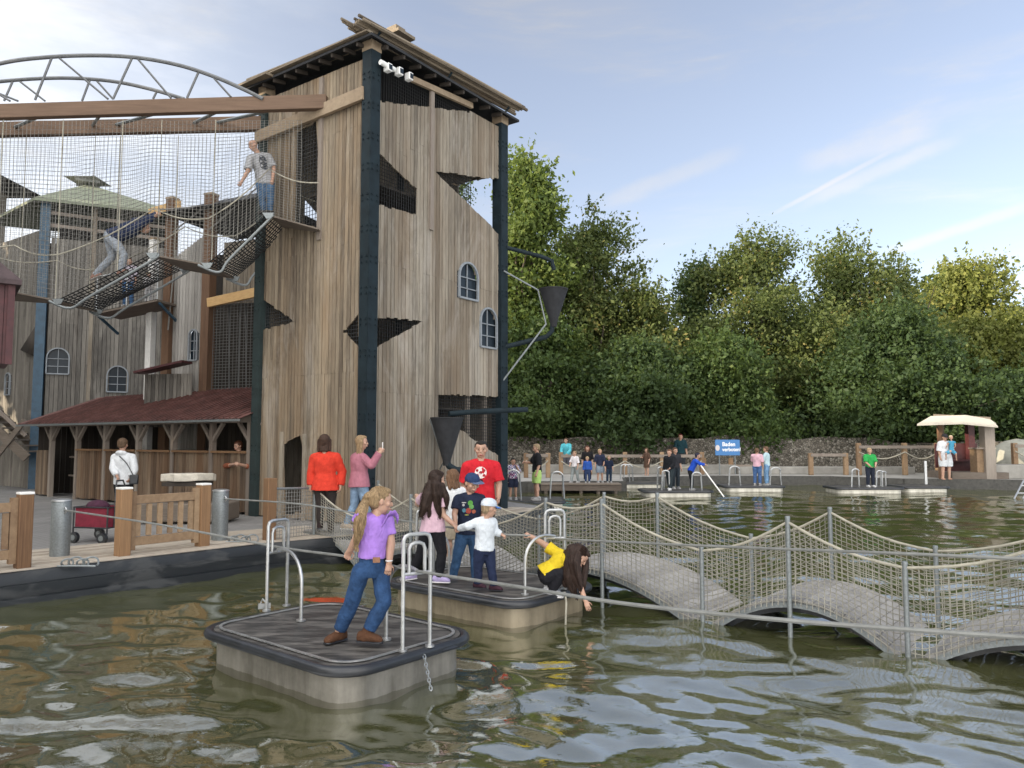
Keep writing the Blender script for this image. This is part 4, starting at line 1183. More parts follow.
mb = MB(); q = PZ(560, 594, DZ); mb.tube([q, q + V((.05, -.08, .03)), q + V((.06, -.14, -.06)), q + V((.05, -.15, -.3))], .012, 6); mb.build('mooring_rope', M['rope_cream'], t)

# ------------------------------------------------------------------ pull ropes
def mat_rope():
    return M['rope_cream']
zb_ = lambda px, py, Y: P(px, py, Y)
ra = [bA, P(162, 525, 9.2), V((fl1.x, fl1.y, P(276, 547, fl1.y).z)), P(350, 557, 6.9), V((fr1.x, fr1.y, P(416, 571, fr1.y).z)), P(520, 587, 5.35), P(620, 603, 4.75), P(760, 618, 4.15), P(900, 629, 3.75), P(1060, 640, 3.4)]
mb = MB(); mb.tube(spline(ra, 5), .0125, 8)
tag(mb.build('pull_rope', M['cable'], org=bA), 'nearer taut guide cable from the left bollard past the girl in purple', 'rope', 'taut guide ropes over the pond')
rbp = [bB, P(300, 504, 11.4), P(360, 514, 10.8), V((fl2.x, fl2.y, P(428, 524, fl2.y).z)), P(470, 530, 9.3), P(503, 534.5, 8.85), P(528, 535.5, 8.8), V((fr2.x, fr2.y, P(555, 538.5, fr2.y).z)), P(640, 543, 8.0), P(770, 548.5, 6.8), P(900, 553.5, 5.8), P(1060, 560.5, 5.1)]
mb = MB(); mb.tube(spline(rbp, 5), .0125, 8)
tag(mb.build('pull_rope', M['cable'], org=bB), 'farther taut rope from the right bollard, held by the child in white', 'rope', 'taut guide ropes over the pond')

# ------------------------------------------------------------------ wavy net bridge
NB0 = V((-3.4, 13.3, 0)); WB = 1.36
nb = thing('net_bridge', 'wavy plank bridge with beige rope nets on grey posts, crossing the pond', 'net bridge', V((-3.4, 13.3, 0)))
HUMPS = [(-.35, 1.15, .50, .40), (1.15, 3.8, .37, None), (3.8, 7.2, .42, None), (7.2, 9.3, .35, None), (9.3, 11.7, .33, None), (11.7, 14.0, .38, None)]
def bz_(s):
    for a, b, zp, _ in HUMPS:
        if a <= s <= b:
            if a < 0:
                t_ = (s - a) / (b - a); return .46 - .46 * max(0, t_ - .25) ** 2 / .5625 - .0
            t_ = (s - (a + b) / 2) / ((b - a) / 2)
            return zp + .03 - (zp + .13) * abs(t_) ** 2.0
    return .0
def bp(s, w_=0, z=0): return NB0 + BA * s + BB * w_ + V((0, 0, z))
M['bridge_board'] = wood('bridge_board', (.16, .154, .146), (.37, .36, .345), axis='a', grain=14, spread=.3, stain=.35)
for a, b, zp, _ in HUMPS:
    mb = MB(); s = a + .01
    while s < b - .08:
        p0, p1 = bp(s, 0, bz_(s)), bp(min(s + .0999, b), 0, bz_(min(s + .0999, b)))
        c = (p0 + p1) / 2 + BB * WB / 2; d = (p1 - p0)
        mb.box(c, d.length - .004, WB, .035, ax=d.normalized(), ay=BB, tint=random.random()); s += .1
    mb.build('walkway', M['bridge_board'], nb, smooth=False)
    for w_ in (.02, WB - .02):
        mb = MB(); pts = [bp(a + (b - a) * k / 20, w_, bz_(a + (b - a) * k / 20) - .05) for k in range(21)]
        for p, q in zip(pts[:-1], pts[1:]): mb.beam(p, q, .045, .055)
        mb.build('stringer', M['galv'], nb, smooth=False)
        mb = MB(); pts = [bp(a + (b - a) * k / 20, w_ + (.09 if w_ < .5 else -.09), bz_(a + (b - a) * k / 20) - .105) for k in range(21)]
        for p, q in zip(pts[:-1], pts[1:]): mb.beam(p, q, .06, .06)
        mb.build('under_bar', M['rubber'], nb, smooth=False)
PS = [(0, 1.27), (1.15, .82), (2.42, 1.20), (3.8, .86), (5.0, 1.27), (5.87, 1.30), (7.2, .84), (8.18, 1.23), (9.29, .87), (10.5, 1.22), (11.7, .86), (12.85, 1.2), (14.0, .86)]
for w_ in (-.03, WB + .03):
    far_ = w_ > .5
    tops = []
    for i, (s, z) in enumerate(PS):
        q = bp(s, w_)
        mb = MB(); mb.tube([q + V((0, 0, -.4)), q + V((0, 0, z))], .025, 10); mb.tube([q + V((0, 0, z - .002)), q + V((0, 0, z + .02))], [.029, .025], 10)
        mb.build('post', M['galv'], nb)
        tops.append(q + V((0, 0, z - .04)))
    rope = []
    def top_at(i, u):
        return tops[i].lerp(tops[i + 1], u) + V((0, 0, -.07 * sin(pi * u)))
    mb = MB(); mb.tube([top_at(i, u / 6) for i in range(len(tops) - 1) for u in range(6)] + [tops[-1]], .0155, 7); mb.build('top_rope', M['rope_cream'], nb)
    for i in range(len(tops) - 1):
        s0_, s1_ = PS[i][0], PS[i + 1][0]
        def fn(u, v):
            s = s0_ + (s1_ - s0_) * u; bot = bp(s, w_, max(bz_(s) - .05, -.02)); tp_ = top_at(i, u)
            q = bot.lerp(tp_, v)
            return q + BB * (.025 * sin(pi * v) * sin(pi * u + i)) + V((0, 0, .006 * sin(23 * u + 11 * v + i)))
        n_ = max(4, int((s1_ - s0_) / .058))
        mb = MB(); mb.net(fn, n_, 15, .0054, 9, 6, edge=False); mb.build('side_net', M['net_cream'], nb, smooth=False)
# entry net panel from the wooden post to the first bridge post
p0, p1 = V((WP.x + .08, WP.y, GZ + .03)), bp(-.05, -.03, .42)
t = thing('net_fence', 'short grey net fence panel between the brown post and the bridge entrance', 'net fence', V((WP.x, WP.y, GZ)))
mb = MB(); mb.net(lambda u, v: p0.lerp(p1, u) + V((0, 0, .80 * v)), 14, 13, .006, 4, 3, edge=True); mb.build('net', M['net_grey'], t, smooth=False)
mb = MB(); mb.tube([p0 + V((0, 0, .82)), p1 + V((0, 0, .80))], .02, 8); mb.build('top_rail', M['galv'], t)

# ------------------------------------------------------------------ red folding wagon
q = V((P(101, 530, 12.6).x, 12.6, GZ))
t = thing('wagon', 'red fabric folding handcart with black wheels on the dock', 'wagon', q)
wx, wy = V((.97, -.24, 0)), V((.24, .97, 0))
fab = plain('red_fabric', (.16, .012, .028), .85, var=.25, scale=12, bump=.4)
L2, W2 = .31, .22
def wq(a, b, z): return q + wx * a + wy * b + V((0, 0, z))
mb = MB(); cs = [wq(sx * L2, sy * W2, z) for z in (.24, .56) for sx, sy in ((-1, -1), (1, -1), (1, 1), (-1, 1))]
inn = [wq(sx * L2 * .93, sy * W2 * .93, z) for z in (.28, .56) for sx, sy in ((-1, -1), (1, -1), (1, 1), (-1, 1))]
mb.add(cs + inn, [(3, 2, 1, 0), (0, 1, 5, 4), (1, 2, 6, 5), (2, 3, 7, 6), (3, 0, 4, 7), (8, 9, 10, 11), (9, 8, 12, 13), (10, 9, 13, 14), (11, 10, 14, 15), (8, 11, 15, 12), (4, 5, 13, 12), (5, 6, 14, 13), (6, 7, 15, 14), (7, 4, 12, 15)])
mb.build('basket', fab, t, bevel=.01)
mb = MB()
for z in (.24, .565):
    mb.tube([wq(sx * (L2 + .015), sy * (W2 + .015), z) for sx, sy in ((-1, -1), (1, -1), (1, 1), (-1, 1))], .013, 6, closed=True)
for sx in (-1, 1):
    for sy in (-1, 1): mb.tube([wq(sx * (L2 + .015), sy * (W2 + .015), .13), wq(sx * (L2 + .015), sy * (W2 + .015), .57)], .013, 6)
mb.build('frame', M['rubber'], t)
for sx in (-1, 1):
    for sy in (-1, 1):
        c = wq(sx * (L2 - .04), sy * (W2 + .05), .085)
        wo_ = MB(); wo_.tube([c - wy * .03, c - wy * .03, c + wy * .03, c + wy * .03], [.05, .085, .085, .05], 18); w_ = wo_.build('wheel', M['rubber'], t)
        rm = MB(); rm.tube([c - wy * .034, c + wy * .034], .045, 14); rm.build('rim', M['galv'], w_, org=worg(t))
mb = MB(); hb, hp_ = wq(.34, 0, .5), wq(.36, .0, .98)
mb.tube([wq(.33, -.09, .25), wq(.345, -.09, .92), wq(.33, -.07, .99), wq(.33, .07, .99), wq(.345, .09, .92), wq(.33, .09, .25)], .014, 6); mb.build('handle', M['rubber'], t)
mb = MB(); mb.ell(wq(-.08, 0, .56), wx * .2, wy * .15, V((0, 0, .11))); bo = mb.build('bag', plain('maroon_cloth', (.05, .012, .03), .9, var=.4, scale=20, bump=.5), None, org=wq(-.08, 0, .5)); tag(bo, 'maroon cloth bundle lying in the red wagon', 'bag')

# ------------------------------------------------------------------ far shore: rafts, fences, wall, ledge, sign, kiosk
def far_raft(label, px0, px1, py, Y, hull, hoops, z=.26, depth=1.5, lean=0):
    c = P((px0 + px1) / 2, py, Y); a = (px1 - px0) / 2 * Y / F
    ax = V((cos(lean), sin(lean), 0)); ay = V((-sin(lean), cos(lean), 0))
    cc = V((c.x, Y + depth / 2, 0))
    t = raft(label, cc, ax, ay, a, depth / 2, hull, near=False, r=.22, zt=z)
    for hx, hh, w_, dy in hoops:
        q = V((P(hx, py, Y + dy).x, Y + dy, z))
        mb = MB(); wv = w_ * Y / F / 2; hv = hh * Y / F
        sk = .25 * wv
        mb.tube([q + V((-wv - sk, 0, 0)), q + V((-wv, 0, hv * .78))] + [q + V((-wv * cos(a_), 0, hv * .78 + wv * .75 * sin(a_))) for a_ in np.linspace(.3, pi - .3, 7)] + [q + V((wv, .05, hv * .78)), q + V((wv + sk, .1, 0))], .028, 6)
        mb.build('hoop_rail', M['steel_pale'], t)
    return t
far_raft('empty far raft in front of the woman in the brown dress', 617, 663, 479, 32.2, M['hull_white'], ((625, 19, 8, .4), (628.5, 18, 8, 1.1)))
far_raft('far raft under the boy in black and the boy in royal blue', 645, 714, 490, 27.0, M['hull_white'], ((661, 26, 6, .9), (666, 22, 7, .3), (697, 19, 9, .15)))
far_raft('far raft under the girl in pink and the boy in light blue', 726, 786, 483.5, 29.8, M['hull_white'], ((735, 20, 10, .3), (776, 18, 10, .6)))
far_raft('far raft carrying the small child in the green shirt', 838, 905, 485, 28.8, M['hull_white'], ((856, 20, 7, .3), (880, 18, 6, .5), (884, 17, 5, .9)))
far_raft('empty far raft in front of the man with the toddler, one pale upright rail', 905, 951, 484, 29.4, M['hull_white'], ())
t = bpy.data.objects[[o.name for o in COL.objects if o.name.startswith('raft')][-1]]
mb = MB(); q = P(926, 483, 29.7); mb.box(q + V((0, 0, .4)), .09, .05, .9, tint=.5); mb.build('rail_panel', M['steel_pale'], [o for o in COL.objects if o.get('label', '').startswith('empty far raft in front')][0])
far_raft('far raft half hidden behind the net bridge, under the boy in lime shorts', 500, 565, 499, 22.4, M['hull_white'], ((513, 33, 13, .3), (557, 30, 12, 1.0)), depth=1.9)
# timber jetty where the row of children stand
q0, q1 = P(540, 484, 30.2), P(618, 484, 30.2)
jm = MB()
for k in range(8): jm.box(((q0.x + q1.x) / 2, 30.25 - .95 + k * .16, .36), q1.x - q0.x, .15, .05, tint=random.random())
jm.box(((q0.x + q1.x) / 2, 29.28, .22), q1.x - q0.x, .06, .2, tint=.1)
for k in range(5): jm.tube([(q0.x + .2 + k * (q1.x - q0.x - .4) / 4, 29.4, -.3), (q0.x + .2 + k * (q1.x - q0.x - .4) / 4, 29.4, .34)], .07, 8)
tag(jm.build('jetty', M['old_wood'], smooth=False, org=V(((q0.x + q1.x) / 2, 29.8, 0))), 'low grey plank jetty on the far shore under the row of children', 'jetty')
# gabion wall
def gabion():
    m, t, b = nodes('gabion_stone')
    v = t.nodes.new('ShaderNodeTexVoronoi'); v.inputs['Scale'].default_value = 8.5; t.links.new(coords(t, (1, 1, 1.15)), v.inputs[0])
    v2 = t.nodes.new('ShaderNodeTexVoronoi'); v2.feature = 'DISTANCE_TO_EDGE'; v2.inputs['Scale'].default_value = 8.5; t.links.new(coords(t, (1, 1, 1.15)), v2.inputs[0])
    bw = t.nodes.new('ShaderNodeRGBToBW'); t.links.new(v.outputs['Color'], bw.inputs[0])
    c = ramp_(t, bw.outputs[0], [(.1, (.07, .063, .05)), (.55, (.16, .142, .115)), (.9, (.29, .27, .23))])
    e = ramp_(t, v2.outputs['Distance'], [(.02, (.3, .3, .3)), (.12, (1, 1, 1))])
    t.links.new(mixc(t, 1, c, e, 'MULTIPLY'), b.inputs['Base Color']); b.inputs['Roughness'].default_value = .95
    bump_(t, b, v2.outputs['Distance'], 1, .05)
    return m
gm = gabion()
g = MB(); xa, xb = P(470, 450, 40).x, P(1100, 450, 37).x
r5 = np.random.default_rng(5)
def gtop(u): return 2.2 + .08 * sin(u * 31) + .05 * sin(u * 77) - (.25 if u > .62 else 0) * min(1, (u - .62) * 12 if u > .62 else 0)
nx_ = 160
vs, fs = [], []
for i in range(nx_ + 1):
    u = i / nx_; x = xa + (xb - xa) * u; y = 40.2 - 2.0 * u
    for dy, z in ((0, GZ), (0, gtop(u)), (.9, gtop(u)), (.9, GZ)): vs.append((x, y + dy + (.03 * sin(x * 5) if dy == 0 else 0), z))
for i in range(nx_):
    for j in range(3): fs.append((4 * i + j, 4 * (i + 1) + j, 4 * (i + 1) + j + 1, 4 * i + j + 1))
fs += [(0, 1, 2, 3), (4 * nx_ + 3, 4 * nx_ + 2, 4 * nx_ + 1, 4 * nx_)]
g.add(vs, fs)
tag(g.build('stone_wall', gm, smooth=False, org=V(((xa + xb) / 2, 39.5, GZ))), 'long low wall of loose brown and grey stones behind the far shore', 'stone wall')
conc = plain('ledge_concrete', (.27, .26, .235), .9, var=.25, scale=1.5, bump=.2)
def ledge(label, px0, px1, yt, yb, Y, dep=1.0):
    a, b = P(px0, yt, Y), P(px1, yt, Y); zb2 = GZ
    mb = MB(); mb.box(((a.x + b.x) / 2, Y + dep / 2, (a.z + zb2) / 2), b.x - a.x, dep, a.z - zb2)
    tag(mb.build('ledge', conc, bevel=.02, org=V(((a.x + b.x) / 2, Y, GZ))), label, 'ledge', 'concrete ledges on the far shore')
ledge('long pale concrete ledge behind the children on the far shore', 528, 735, 465, 475, 37.2)
ledge('grey concrete ledge below the stone wall, between the blue sign and the kiosk', 738, 915, 467, 475, 37.0)
ledge('stepped concrete ledge right of the kiosk', 993, 1100, 465, 478, 32.6, 1.6)
def rail_fence(label, pxs, yt, yb, Y, rail_y, rope=True):
    a = P(pxs[0], yt, Y)
    t = thing('rail_fence', label, 'fence', V((a.x, Y, GZ)), 'timber rail fences on the far shore')
    for px in pxs:
        c = P(px, yb, Y); tz_ = P(px, yt, Y).z
        mb = MB(); mb.box((c.x, Y, (tz_ + GZ) / 2), .2, .2, tz_ - GZ, tint=random.random()); mb.build('post', M['fence_wood'], t, bevel=.02)
    mb = MB(); mb.beam(P(pxs[0], rail_y, Y - .11), P(pxs[-1], rail_y, Y - .11), .05, .14); mb.build('rail', M['shed_post'], t)
    if rope:
        mb = MB()
        for p, q in zip(pxs[:-1], pxs[1:]):
            p, q = P(p, rail_y + 5, Y - .1), P(q, rail_y + 5, Y - .1)
            mb.tube([p.lerp(q, k / 8) + V((0, 0, -.32 * sin(pi * k / 8))) for k in range(9)], .03, 5)
        mb.build('rope', M['rope_cream'], t)
rail_fence('two-post fence with a pale rail behind the boy in lime shorts', (526, 548), 453, 470, 33.6, 455.5)
rail_fence('timber fence under the arms of the child in the cyan hoodie', (561, 590, 625, 662, 702), 452, 470, 36.6, 456)
rail_fence('low timber fence below the blue sign', (704, 731, 760), 458, 473, 37.8, 466, False)
rail_fence('low timber fence between the blue sign and the child in green', (811, 846), 453, 473, 36.2, 455, False)
rail_fence('tall timber fence behind the child in green, ending at the kiosk', (859, 905, 938), 443, 468, 36.0, 447)
rail_fence('timber fence with a sagging rope right of the kiosk', (1015, 1052), 443, 464, 33.6, 446)
# blue sign
q = P(727.5, 447.5, 36.4)
sw, sh = 26 * 36.4 / F / 1.15, 15.5 * 36.4 / F
t = thing('sign', 'blue sign with white writing in front of the stone wall', 'sign', V((q.x, 36.4, GZ)))
sa = V((.985, .17, 0)); sn = V((.17, -.985, 0))
mb = MB(); mb.box(q, sw * 1.15, .04, sh, ax=sa, ay=-sn); mb.build('board', plain('sign_blue', (.045, .17, .40), .5, var=.05), t, smooth=False)
def text(body, size, c, ax, nrm, mat, parent, name='lettering', align='LEFT', bold=.0):
    cu = bpy.data.curves.new('txt', 'FONT'); cu.body = body; cu.size = size; cu.align_x = align; cu.align_y = 'CENTER'; cu.extrude = .004; cu.offset = bold
    o = bpy.data.objects.new('txt', cu); COL.objects.link(o)
    dg = bpy.context.evaluated_depsgraph_get(); me = bpy.data.meshes.new_from_object(o.evaluated_get(dg))
    bpy.data.objects.remove(o)
    ax, nrm = V(ax).normalized(), V(nrm).normalized(); up = nrm.cross(ax)
    m4 = Matrix((ax, up, nrm)).transposed().to_4x4(); m4.translation = V(c) - (worg(parent) if parent else V((0, 0, 0)))
    me.transform(m4); me.materials.clear(); me.materials.append(mat)
    o = bpy.data.objects.new(name, me); COL.objects.link(o); o.parent = parent
    return o
wl = plain('sign_white', (.8, .8, .8), .5, var=.03)
text('Baden', .27, q + sa * (-.28) + V((0, 0, .15)) + sn * .025, sa, sn, wl, t, bold=.006)
text('verboten!', .24, q + sa * (-.28) + V((0, 0, -.1)) + sn * .025, sa, sn, wl, t, bold=.006)
mb = MB(); c = q + sa * (-.52) + sn * .028 + V((0, 0, -.02))
pts = [c + sa * .11 * cos(a) + V((0, 0, .14 * sin(a))) for a in np.linspace(0, 2 * pi, 14, endpoint=False)]; mb.prism(pts, sn * .006); mb.build('emblem', plain('sign_pale', (.55, .5, .48), .5), t, smooth=False)
for sx in (-.4, .4):
    mb = MB(); c = q + sa * sx - sn * .05; mb.tube([V((c.x, c.y, GZ)), V((c.x, c.y, q.z + sh * .4))], .03, 8); mb.build('post', M['galv'], t)
# kiosk with pale canopy
YK = 32.2
q = V((P(960, 475, YK).x, YK, GZ))
t = thing('kiosk', 'small open timber kiosk with a pale overhanging roof at the right', 'kiosk', q)
kz = lambda y, Y=YK: P(960, y, Y).z
def kp(px, py, Y=YK): return P(px, py, Y)
rf4 = [kp(917, 424, YK - .6), kp(962, 422.5, YK - .7), kp(998, 426, YK - .3)]
top4 = [kp(931, 416, YK + .9), kp(966, 415, YK + .9), kp(990, 419, YK + 1.0)]
bk = [kp(936, 421, YK + 2.6), kp(966, 420, YK + 2.7), kp(996, 423, YK + 2.6)]
mb = MB(); th = V((0, 0, -.07))
mb.add(rf4 + top4 + bk + [p + th for p in rf4 + top4 + bk], [(0, 1, 4, 3), (1, 2, 5, 4), (3, 4, 7, 6), (4, 5, 8, 7), (10, 9, 12, 13), (11, 10, 13, 14), (13, 12, 15, 16), (14, 13, 16, 17), (0, 9, 10, 1), (1, 10, 11, 2), (2, 11, 14, 5), (5, 14, 17, 8), (3, 12, 9, 0), (6, 15, 12, 3), (7, 16, 15, 6), (8, 17, 16, 7)])
mb.build('roof', plain('canopy', (.46, .42, .35), .8, var=.06, scale=2), t, smooth=False)
mb = MB(); mb.beam(kp(934, 415, YK + 1), kp(990, 418, YK + 1), .1, .08); mb.build('ridge_board', M['old_wood'], t)
for px, s, Y, mt2 in ((940, .16, YK + .3, 'brown_dark'), (942, .16, YK + 2.2, 'dark_wood'), (970, .28, YK + 2.1, 'red_wood'), (987, .42, YK + .3, 'shed_post')):
    c = P(px, 440, Y); tz_ = P(px, 424, Y).z
    mb = MB(); mb.box((c.x, Y, (tz_ + GZ) / 2), s, s, tz_ - GZ, tint=.7); mb.build('post', M[mt2], t)
mb = MB(); mb.box((P(965, 470, YK + 1.2).x, YK + 1.2, GZ + .14), 2.4, 2.2, .28); mb.build('floor', M['old_wood'], t)
mb = MB(); c = P(978, 450, YK + .5); z1 = P(978, 449, YK + .5).z; mb.box((c.x, YK + .5, (z1 + GZ) / 2 + .1), .42, .5, z1 - GZ - .2, tint=.6); mb.build('counter', M['fence_wood'], t)
mb = MB(); mb.box((c.x, YK + .45, z1 + .03), .55, .6, .06); mb.build('counter_top', M['shed_post'], t)
mb = MB(); c = P(957, 460, YK + 2.2); mb.box((c.x, YK + 2.25, 1.35), 1.9, .06, 1.1, tint=.4); mb.build('back_panel', M['red_wood'], t)
mb = MB(); c = P(960, 462, YK + 1.5); mb.box((c.x, YK + 1.6, 1.15), 1.3, .5, .08); mb.box((c.x, YK + 1.8, .8), 1.2, .06, .7); mb.build('bench', M['red_wood'], t)
# pale boulder and the ladder at the right edge
q = P(1016, 446, 35.5)
mb = MB(); mb.ell((q.x + .4, 36.0, q.z - .75), V((1.45, 0, 0)), V((0, 1.0, 0)), V((0, 0, 1.05)), 20, 10)
vs = [V(v) for v in mb.v]; mb.v = [tuple(v + V((mnoise.noise(v * 1.3), mnoise.noise(v * 1.3 + V((9, 0, 0))), mnoise.noise(v * 1.3 + V((0, 9, 0))))) * .12) for v in vs]
tag(mb.build('boulder', plain('pale_rock', (.24, .24, .205), .9, var=.2, scale=3, bump=.4), angle=80, org=V((q.x, 36, GZ))), 'large pale rounded boulder right of the kiosk', 'boulder')
t = thing('ladder', 'white metal ladder leaning into the water at the right edge', 'ladder', V((P(1020, 490, 27).x, 27, 0)))
for dx in (0, 9):
    mb = MB(); mb.tube([P(1014 + dx, 499, 27), P(1024 + dx, 480, 27.6)], .03, 6); mb.build('side_rail', M['steel_pale'], t)
for k in (.3, .7):
    p, q2 = P(1014, 499, 27).lerp(P(1024, 480, 27.6), k), P(1023, 499, 27).lerp(P(1033, 480, 27.6), k); mb = MB(); mb.tube([p, q2], .025, 6); mb.build('rung', M['steel_pale'], t)
# ------------------------------------------------------------------ trees
def leaf_mat(name, dark, light, warm=None, trans=.35):
    m, t, b = nodes(name)
    a = attr(t, 'shade')
    stops = [(0, dark), (.75, light)] + ([(1, warm)] if warm else [])
    c = ramp_(t, a, stops)
    t.links.new(c, b.inputs['Base Color']); b.inputs['Roughness'].default_value = .6; b.inputs['Specular IOR Level'].default_value = .3
    tr_ = t.nodes.new('ShaderNodeBsdfTranslucent'); t.links.new(mixc(t, .5, c, (.12, .16, .02)), tr_.inputs[0])
    mx = t.nodes.new('ShaderNodeMixShader'); mx.inputs[0].default_value = trans
    t.links.new(b.outputs[0], mx.inputs[1]); t.links.new(tr_.outputs[0], mx.inputs[2]); t.links.new(mx.outputs[0], t.nodes['Material Output'].inputs[0])
    return m
LM = {
 'green': leaf_mat('leaf_green', (.036, .062, .02), (.085, .135, .04), (.13, .16, .048), .45),
 'dark': leaf_mat('leaf_dark', (.026, .048, .018), (.060, .100, .034), (.09, .13, .04), .45),
 'olive': leaf_mat('leaf_olive', (.055, .08, .026), (.135, .165, .05), (.24, .19, .06), .45),
 'yellow': leaf_mat('leaf_yellow', (.10, .12, .032), (.23, .25, .062), (.30, .28, .075), .48),
 'ivy': leaf_mat('leaf_ivy', (.014, .026, .010), (.035, .058, .02), None, .3),
 'light': leaf_mat('leaf_light', (.065, .105, .028), (.16, .21, .052), (.22, .24, .062), .48),
}
M['bark'] = plain('bark', (.075, .06, .045), .95, var=.4, scale=6, bump=.8, bscale=20)
def crown_mesh(seed, lobes, nleaf, leaf, flat=.35, clump=.55, upright=0.0):
    """leaf faces gathered in clumps through the lobes; lobes: (x,y,z,rx,ry,rz)"""
    r = np.random.default_rng(seed)
    lob = np.array(lobes, float); vol = lob[:, 3] * lob[:, 4] * lob[:, 5]; vol = vol ** .75
    nc = max(30, nleaf // 75)
    which = r.choice(len(lob), nc, p=vol / vol.sum())
    d = r.normal(size=(nc, 3)); d /= np.linalg.norm(d, axis=1)[:, None]
    rad = r.random(nc) ** .45 * (1 + .13 * np.clip(r.normal(size=nc), -2, 1.6))
    cc = lob[which, :3] + d * rad[:, None] * lob[which, 3:]
    ci = r.integers(0, nc, nleaf)
    sc = clump * (.4 + 1.1 * r.random(nc))
    off = np.clip(r.normal(size=(nleaf, 3)), -1.9, 1.9) * sc[ci][:, None] * np.array([1, 1, flat + upright])
    p = cc[ci] + off
    # feathery shoots standing out of the crown
    ns = nleaf // 9; nsh = max(12, ns // 22); k_ = r.integers(0, nsh, ns)
    src = r.integers(0, nc, nsh); o_ = d[src] * np.array([1, 1, .6]) + np.array([0, 0, .75 + upright]); o_ /= np.linalg.norm(o_, axis=1)[:, None]
    tt = r.random(ns)[:, None]; Ls = (.5 + 1.1 * r.random(nsh))[:, None]
    p[:ns] = (lob[which, :3] + d * .97 * lob[which, 3:])[src][k_] + o_[k_] * Ls[k_] * tt * (.95 + upright) + r.normal(size=(ns, 3)) * .16 * (1.15 - tt)
    # facing: mostly skyward with scatter
    n = r.normal(size=(nleaf, 3)) * np.array([.9, .9, .6]) + np.array([0, -.15, .5])
    n /= np.linalg.norm(n, axis=1)[:, None]
    a = np.cross(n, r.normal(size=(nleaf, 3))); a /= np.linalg.norm(a, axis=1)[:, None]
    b = np.cross(n, a)
    s = leaf * (.45 + 1.0 * r.random(nleaf) ** 1.5)[:, None]
    q = np.stack([p - a * s * .5, p - b * s * .33 + n * s * .06, p + a * s * .62, p + b * s * .33 - n * s * .05], 1)
    shade = np.clip(r.normal(.42, .2, nc)[ci] + r.normal(0, .13, nleaf), 0, 1)
    me = bpy.data.meshes.new('crown')
    me.vertices.add(nleaf * 4); me.vertices.foreach_set('co', q.reshape(-1))
    me.loops.add(nleaf * 4); me.loops.foreach_set('vertex_index', np.arange(nleaf * 4, dtype=np.int32))
    me.polygons.add(nleaf); me.polygons.foreach_set('loop_start', np.arange(0, nleaf * 4, 4, dtype=np.int32))
    me.update(calc_edges=True); me.validate()
    at = me.attributes.new('shade', 'FLOAT', 'POINT'); at.data.foreach_set('value', np.repeat(shade, 4).astype(np.float32))
    return me, cc
def trunk_mesh(seed, h, r0, tips, z_lo):
    rr = random.Random(seed); mb = MB()
    tr = [V((.15 * rr.uniform(-1, 1) * k, .15 * rr.uniform(-1, 1) * k, h * k / 6)) for k in range(7)]; tr[0] = V((0, 0, -.2))
    mb.tube(tr, [r0 * (1.25 if k == 0 else 1 - .12 * k) for k in range(7)], 9)
    for tp_ in tips:
        tp_ = V(tp_); k = min(5, max(1, int(6 * (tp_.z * .55) / h))); s = tr[k]
        m1 = s.lerp(tp_, .4) + V((rr.uniform(-.3, .3), rr.uniform(-.3, .3), .35)); m2 = s.lerp(tp_, .75) + V((rr.uniform(-.2, .2), rr.uniform(-.2, .2), .2))
        q = r0 * .4
        mb.tube([s, m1, m2, tp_], [q, q * .65, q * .4, q * .12], 6, cap=False)
    return mb
def tree(name, label, base, lobes, nleaf, leaf, mat, seed, group=None, flat=.35, clump=.55, h=None, r0=.22, upright=0.0, cat='tree'):
    t = thing(name, label, cat, base, group)
    me, cc = crown_mesh(seed, lobes, nleaf, leaf, flat, clump, upright)
    me.materials.append(LM[mat])
    o = bpy.data.objects.new('crown', me); COL.objects.link(o); o.parent = t
    ztop = max(l[2] + l[5] for l in lobes); hh = h or ztop * .72
    tips = [tuple(c) for c in cc[:46]]
    trunk_mesh(seed, hh, r0, tips, 0).build('trunk', M['bark'], t, org=(0, 0, 0))
    return t
def lobes_round(seed, w_, z0, z1, n, low=False):
    """lobes stacked into an uneven crown: half-width w_, between heights z0 and z1"""
    r = random.Random(seed); out = []
    H = z1 - z0
    for i in range(n):
        f = (i + .5) / n; z = z0 + H * (.08 + .84 * f)
        wr = w_ * (1 - (abs(f - (.25 if low else .38)) / .75) ** 2.2)
        a = r.uniform(0, 6.28); rad = wr * r.uniform(.2, .72)
        s = r.uniform(.32, .52) * w_ * (1 - .35 * f)
        out.append((rad * cos(a), rad * sin(a) * .8, z, s * 1.15, s * 1.1, s * r.uniform(.6, .85)))
    out.append((0, 0, z1 - H * .12, w_ * .22, w_ * .22, H * .12))
    out.append((0, 0, (z0 + z1) / 2 - H * .1, w_ * .6, w_ * .55, H * .32))
    return out
G1 = 'broad trees behind the stone wall'
def bt(px, ytop, Y, half_px, mat, seed, name, label, z0=1.2, nleaf=26000, leaf=.2, n=18, flat=.75, clump=.55, low=False, upright=0.0):
    q = P(px, ytop, Y); w_ = half_px * Y / F; zt_ = q.z - GZ
    return tree(name, label, V((q.x, Y, GZ)), lobes_round(seed, w_, z0, zt_, n, low), int(nleaf * 1.9), leaf, mat, seed, G1, flat, clump, r0=.16 + zt_ * .012, upright=upright)
bt(520, 152, 42, 52, 'light', 11, 'ash_tree', 'tall light green tree rising directly beside the tower', nleaf=36000, n=16, leaf=.24)
bt(592, 214, 44, 76, 'olive', 12, 'maple_tree', 'broad tree with rusty autumn tips right of the hanging funnel', nleaf=38000, n=16)
bt(640, 284, 43, 50, 'olive', 13, 'maple_tree', 'lower rusty tinted tree filling the dip right of the hanging funnel', nleaf=24000)
